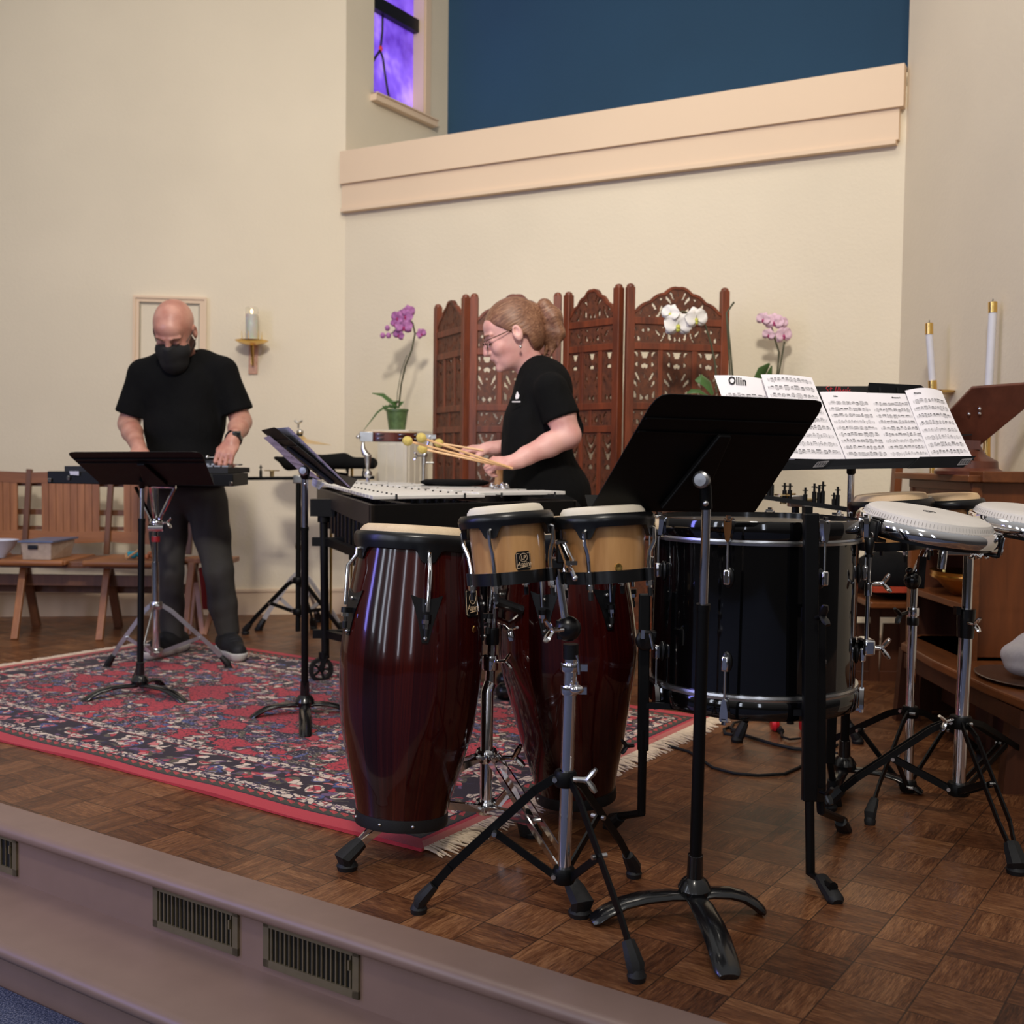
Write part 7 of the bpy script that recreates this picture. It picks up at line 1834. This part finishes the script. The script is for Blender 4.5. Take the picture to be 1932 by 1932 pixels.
def rack(label, pts, Y, posts, poleX, feet, ztop, plates=()):
    r = thing('crotale_rack', label, 'percussion rack', (poleX, Y, 0), 'racks of small tuned discs')
    mb = MB(); mb.bar(pts[0], pts[1], 0.016, 0.020, (0, -1, 0)); link('bar', mb, BLACKM, r, smooth=0)
    for (p, h) in posts:
        mb = MB(); mb.tube([p - V((0, 0, 0.012)), p + V((0, 0, h * .55))], 0.0075, 8); mb.tube([p + V((0, 0, h * .5)), p + V((0, 0, h))], 0.004, 8); mb.tube([p + V((0, 0, h * .78)), p + V((0, 0, h * .84))], 0.010, 8); link('post', mb, BLACKM, r)
    for (p, rad) in plates:
        mb = MB(); mb.lathe([(0.004, 0.003), (rad, 0.003), (rad, -0.002), (0.004, -0.002)], Matrix.Translation(p), 24); mb.tube([p - V((0, 0, .03)), p], 0.011, 8); link('tuned_disc', mb, GOLD, r)
    mid = (pts[0] + pts[1]) / 2
    mb = MB(); mb.tube([V((poleX, Y, 0.04)), V((poleX, Y, ztop))], 0.013, 12); link('pole', mb, BLACKM, r)
    mb = MB(); mb.box((poleX, Y, ztop), (0.05, 0.035, 0.04)); link('clamp', mb, STEEL, r, bevel=0.004)
    tripod(r, (poleX, Y, 0), 0.30, 0.14, feet, 0.020, 0.008, BLACKM, 0.022, False, 0.5)
    return r
Yr = 5.62
pA, pB = at(455, 903, Yr), at(706, 901, Yr); px_ = at(563, 950, Yr).x
rack('black bar rack with posts left of the edge-on stand, at the height of the bells', (pA, pB), Yr, [(at(492, 900, Yr), .06), (at(686, 899, Yr), .05), (at(446, 900, Yr), .05)], px_, [V((at(463, 1178, 5.75).x, 5.75, 0)), V((px_ + .3, 5.35, 0)), V((px_ + 0.02, 5.95, 0))], pA.z, [(at(513, 888, Yr), .038), (at(601, 890, Yr), .03)])
Yr2 = 3.75
pA, pB = at(1430, 936, Yr2), at(1604, 962, Yr2 - .1); px2 = at(1500, 990, Yr2).x
pl = [((1450, 936), .05), ((1456, 934), .065), ((1490, 940), .05), ((1519, 948), .05), ((1545, 946), .055), ((1552, 948), .07), ((1573, 955), .045), ((1580, 953), .062), ((1536, 946), .06), ((1480, 942), .055)]
rack('black bar rack with bronze discs between the near stand and the rear bongos', (pA, pB), Yr2, [(at(p[0], p[1], Yr2 - .05 * (p[0] - 1430) / 170), h) for p, h in pl], px2, [V((px2 - .2, Yr2 - .1, 0)), V((px2 + .2, Yr2 - .1, 0)), V((px2, Yr2 + .22, 0))], at(1500, 945, Yr2).z, [(at(1478, 934, Yr2), .030), (at(1528, 942, Yr2), .032), (at(1490, 932, Yr2), .02)])
# padded black cloth over a trap table
tt = thing('trap_table', 'black cloth covered percussion table on posts behind the edge-on music stand', 'table', (at(630, 880, 5.72).x, 5.72, 0))
Yt_ = 5.72
poly = [(515, 862), (522, 860), (545, 862), (600, 862), (640, 856), (648, 855), (658, 862), (680, 864), (704, 862), (707, 872), (705, 884), (690, 886), (640, 884), (600, 884), (580, 886), (560, 892), (545, 888), (535, 880), (525, 868), (515, 868)]
SD = SDF((at(508, 870, Yt_).x, Yt_ - .16, at(508, 900, Yt_).z), (at(712, 870, Yt_).x, Yt_ + .16, at(508, 850, Yt_).z), 0.006)
for (xa, ya, xb, yb, ra, rb_) in ((590, 872, 702, 874, .036, .036), (602, 871, 648, 868, .034, .044), (520, 864, 545, 873, .012, .034), (545, 875, 596, 873, .038, .036)):
    for dy in (-.08, -.03, .03, .08): SD.cap(at(xa, ya, Yt_ + dy), at(xb, yb, Yt_ + dy), ra * .8, rb_ * .8, 0.03)
link('black_cloth', SD.mesh(), cloth('black_towel', srgb(16, 16, 17)), tt, smooth=180, recalc=False)
for px in (625, 664):
    mb = MB(); mb.tube([at(px, 880, Yt_), V((at(px, 880, Yt_).x, Yt_, 0.02))], 0.007, 8); link('leg', mb, BRASS, tt)
mb = MB(); mb.tube([at(626, 884, Yt_ - .02), at(634, 894, Yt_ - .02), at(656, 896, Yt_ - .02), at(655, 884, Yt_ - .02)], 0.010, 8); link('handle_loop', mb, BLACKP, tt)
# tambourine on a clamp
tmb = thing('tambourine', 'wooden tambourine with jingles clamped on a chrome rod beside the pedestal', 'tambourine', at(735, 825, 5.2))
ct = at(733, 824, 5.2)
mb = MB(); mb.lathe([(0.125, -0.022), (0.132, -0.022), (0.132, 0.022), (0.125, 0.022), (0.125, -0.022)], Matrix.Translation(ct), 48); link('shell', mb, wood('mahogany_shell', srgb(66, 28, 24), srgb(100, 48, 40), .35), tmb)
mb = MB(); mb.lathe([(0.0001, 0.023), (0.133, 0.023), (0.133, 0.018)], Matrix.Translation(ct), 48); link('skin_head', mb, SKIN1, tmb)
for k in range(8):
    a = k * math.pi / 4 - 0.2 - math.pi / 2
    for dz in (-.009, .009):
        mb = MB(); mb.lathe([(0.0001, 0.002), (0.022, 0.001), (0.022, -0.001), (0.0001, -0.002)], Matrix.Translation(ct + V((.130 * math.cos(a), .130 * math.sin(a), dz))), 14); link('jingle', mb, STEEL, tmb)
mb = MB(); mb.box(at(692, 824, 5.08), (0.06, 0.03, 0.045)); mb.tube([at(685, 832, 5.08), at(685, 846, 5.08), at(689, 856, 5.08), at(694, 860, 5.08), at(694, 890, 5.08)], [.006, .011, .016, .018, .006], 10); mb.ball(at(694, 894, 5.08), 0.02); mb.ball(at(676, 824, 5.06), 0.010); link('clamp', mb, STEEL, tmb, bevel=.003)
mb = MB(); mb.tube([at(694, 896, 5.08), V((at(694, 896, 5.08).x, 5.08, 0.0))], 0.008, 8); link('rod', mb, STEEL, tmb)
ss = thing('short_boom_stand', 'thin chrome stand with a wing clamp behind the mallet heads', 'stand', (at(800, 905, 4.95).x, 4.95, 0))
mb = MB(); mb.tube([V((at(799, 905, 4.95).x, 4.95, 0.0)), at(799, 862, 4.95)], 0.0065, 10); mb.tube([at(800, 876, 4.95), at(800, 862, 4.95)], 0.010, 10); link('pole', mb, STEEL, ss)
mb = MB(); mb.ball(at(801, 858, 4.95), 0.014); mb.ball(at(811, 824, 4.95), 0.012); mb.box(at(812, 824, 4.95), (.05, .02, .018)); mb.tube([at(801, 858, 4.95), at(811, 826, 4.95)], .005, 8); mb.tube([at(803, 873, 4.95), at(818, 873, 4.95)], .004, 8); link('clamp', mb, STEEL, ss)
wing(ss, at(796, 860, 4.93), (-1, -0.3, 0), 1.1)
for k in range(3):
    a = 2 * math.pi * k / 3; mb = MB(); c = V((at(799, 905, 4.95).x, 4.95, 0)); mb.tube([c + V((0, 0, .25)), c + V((.2 * math.cos(a), .2 * math.sin(a), 0.008))], 0.007, 8); link('leg', mb, STEEL, ss)
# round black cushion / practice pad and sleigh bells handle
mb = MB(); cpd = at(858, 910, 4.55); mb.lathe([(0.0001, 0.012), (0.12, 0.011), (0.14, 0.004), (0.14, -0.004), (0.12, -0.012), (0.0001, -0.013)], Matrix.Translation(cpd), 40)
pad = tag(link('cymbal_bag', mb, cloth('black_felt', srgb(14, 14, 15))), 'flat round black pad lying at the right rim of the vibraphone', 'pad')
mb = MB(); mb.tube([V((cpd.x, cpd.y, 0)), cpd], 0.008, 8); link('support_rod', mb, BLACKM, pad)
sb = thing('sleigh_bells', 'wooden handled sleigh bells standing between the vibraphone and the woman', 'sleigh bells', at(943, 922, 4.15))
mb = MB(); mb.tube([at(941, 914, 4.15), at(941, 905, 4.15), at(943, 885, 4.15), at(942, 866, 4.15)], [.016, .015, .012, .014], 14); link('handle', mb, RATT, sb)
for k, (x, y) in enumerate([(929, 916), (935, 920), (942, 922), (950, 920), (956, 917), (938, 915), (948, 915)]):
    mb = MB(); mb.ball(at(x, y, 4.13 + .01 * (k % 3)), 0.0115); link('jingle_bell', mb, CHROME, sb)

# ------------------------------------------------------------------ right corner: cabinet, bench, book stand, candles, chair
WAL = wood('warm_cabinet_oak', srgb(74, 37, 16), srgb(122, 66, 30), 0.38, 8, 2); WALX = wood('warm_cabinet_oak_boards', srgb(80, 42, 19), srgb(130, 74, 36), 0.36, 8, 1)
WALD = wood('dark_cabinet_oak', srgb(52, 26, 14), srgb(84, 44, 24), 0.45, 8, 2); MAH = wood('mahogany_board', srgb(74, 38, 28), srgb(106, 60, 44), 0.32, 9, 2)
cb_ = thing('oak_cabinet', 'brown oak cabinet with open shelf against the right wall', 'cabinet', (1.6, 3.9, 0))
X0 = 1.49; YA, YZ = 3.60, 4.16; ZC = 0.872
def bxp_(name, x0, x1, y0, y1, z0, z1, mat, par=None, bev=.003):
    mb = MB(); mb.box(((x0 + x1) / 2, (y0 + y1) / 2, (z0 + z1) / 2), (x1 - x0, y1 - y0, z1 - z0)); return link(name, mb, mat, par or cb_, smooth=0, bevel=bev)
bxp_('top', X0 - 0.03, 1.725, YA - .03, YZ + .10, ZC, ZC + .022, WALX); 
bxp_('top_ledge', 1.50, 1.725, YA - .05, YA + .10, ZC + .0, ZC + .035, WALX)
bxp_('near_side', X0 + .02, 1.715, YA, YA + .02, 0.30, ZC, WAL); bxp_('far_side', X0 + .0, 1.72, YZ - .02, YZ, 0.0, ZC, WALD)
bxp_('back', 1.70, 1.72, YA, YZ, 0.10, ZC, WALD); bxp_('corner_post', X0 - .005, X0 + .03, YA - .005, YA + .03, 0.0, ZC, WALX); bxp_('corner_post', X0 - .005, X0 + .03, YZ - .03, YZ, 0.0, ZC, WALX)
bxp_('apron', X0, X0 + .018, YA, YZ, ZC - .16, ZC, WAL); bxp_('apron_moulding', X0 - .008, X0 + .01, YA, YZ, ZC - .03, ZC, WALX); bxp_('apron_panel', X0 - .006, X0, YA + .04, YZ - .05, ZC - .14, ZC - .05, WALD)
bxp_('shelf', X0, 1.71, YA, YZ, 0.445, 0.468, WALX); bxp_('floor_board', X0, 1.71, YA, YZ, 0.27, 0.29, WALX)
by = thing('brass_bowl', 'polished brass bowl on the open shelf of the oak cabinet', 'bowl', (1.57, 3.86, 0.468))
mb = MB(); mb.lathe([(0.0001, 0.0), (0.03, 0.0), (0.05, 0.012), (0.09, 0.05), (0.115, 0.062), (0.118, 0.070), (0.112, 0.072), (0.115, 0.082), (0.118, 0.086), (0.108, 0.084), (0.08, 0.055), (0.0001, 0.02)], Matrix.Translation((1.585, 3.90, 0.468)) @ Matrix.Diagonal((.85, 1.3, 1, 1)), 40); link('body', mb, BRASS, by)
mb = MB(); mb.tube([V((1.56, 4.0, .54)), V((1.575, 4.02, .70))], 0.005, 6); tag(link('taper_stick', mb, pm('cream_wax', srgb(214, 206, 150), .5)), 'thin cream taper leaning in the brass bowl', 'taper')
# low bench in front
lb = thing('low_bench', 'low curved dark wooden bench in front of the oak cabinet', 'bench', (1.45, 3.5, 0))
pts = [(at(1735, 1216, 4.12).x, 4.12), (1.395, 3.95), (1.375, 3.6), (1.38, 3.2), (1.40, 2.92), (1.66, 2.92), (1.66, 4.12)]
zb_ = at(1735, 1216, 4.12).z
mb = MB(); mb.prism(pts, 0.028, Matrix.Translation((0, 0, 0.262))); link('seat', mb, WALX, lb, smooth=0, bevel=.006)
for (x, y, w) in ((1.44, 4.0, .09), (1.53, 4.08, .05), (1.44, 3.12, .09), (1.60, 3.6, .07), (1.62, 3.1, .09)):
    mb = MB(); mb.add([(x - w / 2, y - .02, 0), (x + w / 2, y - .02, 0), (x + w / 2, y + .02, 0), (x - w / 2, y + .02, 0), (x - w * .3, y - .02, .262), (x + w * .3, y - .02, .262), (x + w * .3, y + .02, .262), (x - w * .3, y + .02, .262)], [(0, 3, 2, 1), (4, 5, 6, 7), (0, 1, 5, 4), (1, 2, 6, 5), (2, 3, 7, 6), (3, 0, 4, 7)]); link('leg', mb, WALD, lb, smooth=0)
mb = MB(); mb.box((1.60, 3.55, 0.09), (0.03, 1.0, 0.06)); mb.box((1.40, 3.45, .235), (.02, .9, .05)); links('stretcher', mb, WALD, lb, smooth=0)
mb = MB(); mb.lathe([(0.0001, 0.004), (0.13, 0.004), (0.15, 0.010), (0.152, 0.012), (0.148, 0.014), (0.13, 0.008), (0.0001, 0.007)], Matrix.Translation((1.52, 3.28, 0.290)) @ Matrix.Diagonal((.8, 1.2, 1, 1)), 40); tag(link('tray', mb, pm('dark_lacquer_tray', srgb(84, 62, 52), 0.3)), 'oval dark tray on the low bench at the right picture edge', 'tray')
Sc = SDF((1.44, 3.18, .30), (1.66, 3.45, .46), 0.006); Sc.ell((1.545, 3.30, .36), (.075, .08, .045), None, .02); Sc.ell((1.58, 3.33, .38), (.06, .06, .05), None, .02); Sc.ell((1.525, 3.28, .33), (.05, .06, .028), None, .02); Sc.cut((0, 0, .306), (0, 0, -1))
tag(link('white_cloth', Sc.mesh(), cloth('white_linen', srgb(206, 200, 204), .04, 30), smooth=180, recalc=False), 'crumpled white linen cloth on the oval tray at the right edge', 'cloth')
# book stand
bs = thing('book_stand', 'reddish mahogany book stand seen from the back on top of the oak cabinet', 'book stand', (at(1836, 893, 3.72).x, 3.72, ZC + .022))
Yk = 3.62
kn = V((-.22, -.80, -.55)).normalized(); kp = at(1836, 732, Yk)
KP = lambda x, y, d=0.0: onp(x, y, kp + kn * d, kn)
mb = MB(); mb.plate([KP(1834, 732), KP(1965, 722), KP(1958, 752), KP(1848, 842), KP(1788, 842), KP(1780, 788)], 0.014, -kn); bd_ = link('book_board', mb, MAH, bs, smooth=0, bevel=.003)
mb = MB()
for (x, y) in ((1828, 781), (1848, 771), (1848, 780)): mb.ball(KP(x, y, .002), .0060)
links('screw', mb, CHROME, bd_)
mb = MB(); mb.bar(KP(1788, 822, .006), KP(1834, 820, .006), 0.004, 0.004); link('brass_rail', mb, BLACKM, bd_)
mb = MB(); mb.bar(KP(1798, 838, .004), KP(1849, 840, .004), 0.02, 0.03); link('ledge', mb, MAH, bd_, smooth=0)
zb = ZC + .022
mb = MB(); mb.lathe([(0.0001, 0), (0.108, 0), (0.110, 0.012), (0.100, 0.018), (0.094, 0.022), (0.092, 0.045), (0.070, 0.058), (0.055, 0.066), (0.042, 0.085), (0.030, 0.11), (0.0001, 0.11)], Matrix.Translation((at(1836, 893, 3.72).x - .0, 3.76, zb)), 44); link('turned_base', mb, MAH, bs)
# candles
CRW = pm('white_candle_wax', srgb(206, 206, 214), .5, 0, .03, 20)
def candle(label, px, ytop, ycap, ybot, Y, r, tilt, grp='tall white altar candles'):
    r_ = thing('candle', label, 'candle', at(px + tilt, ybot, Y), grp)
    mb = MB(); mb.tube([at(px + tilt, ybot, Y), at(px, ycap, Y)], r, 20); link('wax', mb, CRW, r_)
    mb = MB(); mb.tube([at(px, ycap + 2, Y), at(px, ytop + 6, Y), at(px, ytop + 5, Y)], [r * 1.12, r * 1.12, r * .8], 20); cp = link('brass_follower', mb, BRASS, r_)
    mb = MB(); mb.tube([at(px, ytop + 6, Y), at(px + .5, ytop, Y)], .0016, 6); link('wick', mb, INK, r_)
candle('shorter white candle with brass follower in a brass saucer stick', 1753, 604, 629, 718, 4.42, .0135, 6)
candle('taller white candle with brass follower standing behind the book stand', 1873, 564, 588, 740, 3.98, .0138, -8)
cs_ = thing('candlestick', 'brass saucer candlestick under the shorter white candle', 'candlestick', (at(1762, 745, 4.42).x, 4.42, 0))
mb = MB(); mb.tube([at(1759, 718, 4.42), at(1760, 744, 4.42)], .0165, 18); link('socket', mb, BRASS, cs_)
mb = MB(); mb.lathe([(0.0001, -.012), (.03, -.010), (.062, -.002), (.068, .006), (.062, .004), (.0001, -.004)], Matrix.Translation(at(1768, 740, 4.42)), 32); link('saucer', mb, BRASS, cs_)
mb = MB(); mb.tube([at(1763, 742, 4.42), V((at(1763, 742, 4.42).x, 4.42, .03))], .010, 12); mb.lathe([(.0001, 0), (.10, 0), (.10, .012), (.03, .03), (.0001, .035)], Matrix.Translation((at(1763, 742, 4.42).x, 4.42, 0)), 28); link('stem', mb, BRASS, cs_)
c2_ = thing('candlestick', 'low brass candlestick behind the book stand under the taller candle', 'candlestick', (at(1865, 870, 3.98).x, 3.98, zb))
pz_ = at(1865, 740, 3.98)
mb = MB(); mb.lathe([(.0001, 0), (.055, 0), (.05, .012), (.015, .03), (.012, .12), (.02, pz_.z - zb - .03), (.018, pz_.z - zb + .01), (.0001, pz_.z - zb + .005)], Matrix.Translation((pz_.x, 3.98, zb)), 28); link('stem', mb, BRASS, c2_)
# slatted chair behind
ch = thing('wooden_chair', 'dark brown wooden slat back chair behind the rear bongos', 'chair', (at(1655, 1290, 4.75).x, 4.75, 0))
Yc = 4.72
cx = lambda px, Y=Yc: at(px, 1150, Y).x
z_ = lambda py, Y=Yc: at(1650, py, Y).z
mb = MB(); mb.box(((cx(1590) + cx(1712)) / 2, Yc, z_(1125)), (cx(1712) - cx(1590), .02, z_(1098) - z_(1176))); mb.box(((cx(1590) + cx(1712)) / 2, Yc, z_(1278)), (cx(1712) - cx(1590), .02, z_(1264) - z_(1290))); links('rail', mb, WALD, ch, smooth=0, bevel=.003)
for (a, b_c, c_, d_) in ((1598, 1612, 1598, 1609), (1617, 1658, 1612, 1661), (1668, 1700, 1663, 1706)):
    mb = MB(); mb.plate([V((cx(a), Yc, z_(1176))), V((cx(b_c), Yc, z_(1176))), V((cx(d_), Yc, z_(1266))), V((cx(c_), Yc, z_(1266)))], .014, (0, 1, 0)); link('slat', mb, WALD, ch, smooth=0)
mb = MB(); mb.box(((cx(1600) + cx(1712)) / 2, Yc - .14, z_(1125, Yc)), (cx(1712) - cx(1600), .32, .025)); link('seat', mb, WALX, ch, smooth=0, bevel=.005)
for px in (1600, 1650, 1706): mb = MB(); mb.bar(V((cx(px), Yc, 0)), V((cx(px), Yc, z_(1110))), .04, .03, (0, -1, 0)); link('leg', mb, WALD, ch, smooth=0)
mb = MB(); mb.bar(V((cx(1664), 4.66, .36)), at(1694, 872, 4.66), .03, .05, (0, -1, 0)); link('back_post', mb, WAL, ch, smooth=0)
Sb = SDF((cx(1596), 4.40, z_(1125)), (cx(1722), 4.75, z_(1020)), .008); Sb.ell((cx(1650), 4.57, z_(1075)), (.15, .12, .095), None, .03); Sb.ell((cx(1690), 4.57, z_(1095)), (.08, .1, .06), None, .03); Sb.cut((0, 0, z_(1125) + .014), (0, 0, -1))
tag(link('gig_bag', Sb.mesh(), cloth('black_nylon', srgb(16, 16, 18)), smooth=180, recalc=False), 'slumped black bag on the slat back chair', 'bag')
mb = MB(); mb.box((cx(1640), 4.44, z_(1112, 4.44)), (.16, .04, .02)); tag(link('red_folder', mb, pm('orange_red_card', srgb(176, 62, 34), .6), smooth=0), 'orange red folder edge in front of the black bag', 'folder')
mb = MB(); mb.box((cx(1695), 4.42, z_(1112, 4.42)), (.035, .04, .012)); mb.box((cx(1695), 4.42, z_(1118, 4.42)), (.035, .04, .012)); tag(link('white_packet', mb, WHITEP, smooth=0), 'two small white packets at the right end of the red folder', 'packet')

# ------------------------------------------------------------------ cable and headphones on the floor
mb = MB(); CAB = [(1232, 1395), (1265, 1408), (1300, 1418), (1322, 1432), (1345, 1448), (1385, 1459), (1430, 1463), (1480, 1460), (1505, 1449), (1540, 1430), (1580, 1405)]
mb.tube([fl(x, y, .005) for x, y in CAB], .0045, 8); tag(link('power_cable', mb, RUBBER), 'black cable curving from the rug fringe across the floor under the bass drum', 'cable')
mb = MB(); CAB = [(1580, 1422), (1540, 1415), (1500, 1413), (1460, 1404), (1420, 1392), (1395, 1383), (1376, 1372), (1366, 1376), (1368, 1384), (1380, 1386), (1390, 1382)]
mb.tube([fl(x, y, .006) for x, y in CAB], .0055, 8); mb.tube([fl(x, y, .006) for x, y in [(1378, 1374), (1384, 1364), (1405, 1358), (1435, 1356), (1458, 1362), (1466, 1370)]], .0045, 8); mb.tube([fl(1460, 1363, .010), fl(1474, 1380, .010)], .011, 10); mb.tube([fl(1383, 1378, .012), fl(1394, 1383, .012)], .010, 8)
tag(link('extension_cord', mb, RUBBER), 'thicker black cord with a plug looping toward the red headphones', 'cable')
mb = MB(); mb.tube([fl(x, y, .008) for x, y in [(1474, 1380), (1475, 1390), (1490, 1395), (1510, 1393)]], .004, 8); hp = tag(link('headphone_cable', mb, RUBBER), 'short black lead running beneath the red headphones', 'cable')
hpn = thing('headphones', 'bright red headphones lying on the floor under the bass drum', 'headphones', fl(1492, 1380))
mb = MB(); c = fl(1490, 1381, .0); mb.tube([V((c.x + .052 * math.cos(t), c.y + .03 * math.sin(t) * 0 + .01, .012 + .062 * math.sin(t))) for t in [math.pi * k / 14 for k in range(15)]], .006, 8, .6); link('headband', mb, pm('bright_red_plastic', srgb(216, 36, 48), .35), hpn)
mb = MB(); 
for sx in (-1, 1): mb.lathe([(.0001, -.012), (.02, -.012), (.026, 0), (.02, .012), (.0001, .012)], frame(V((c.x + sx * .05, c.y + .01, .024)), V((c.x + sx * .05 + 1, c.y + .01, .03))), 20)
links('ear_cup', mb, bpy.data.materials['bright_red_plastic'], hpn)
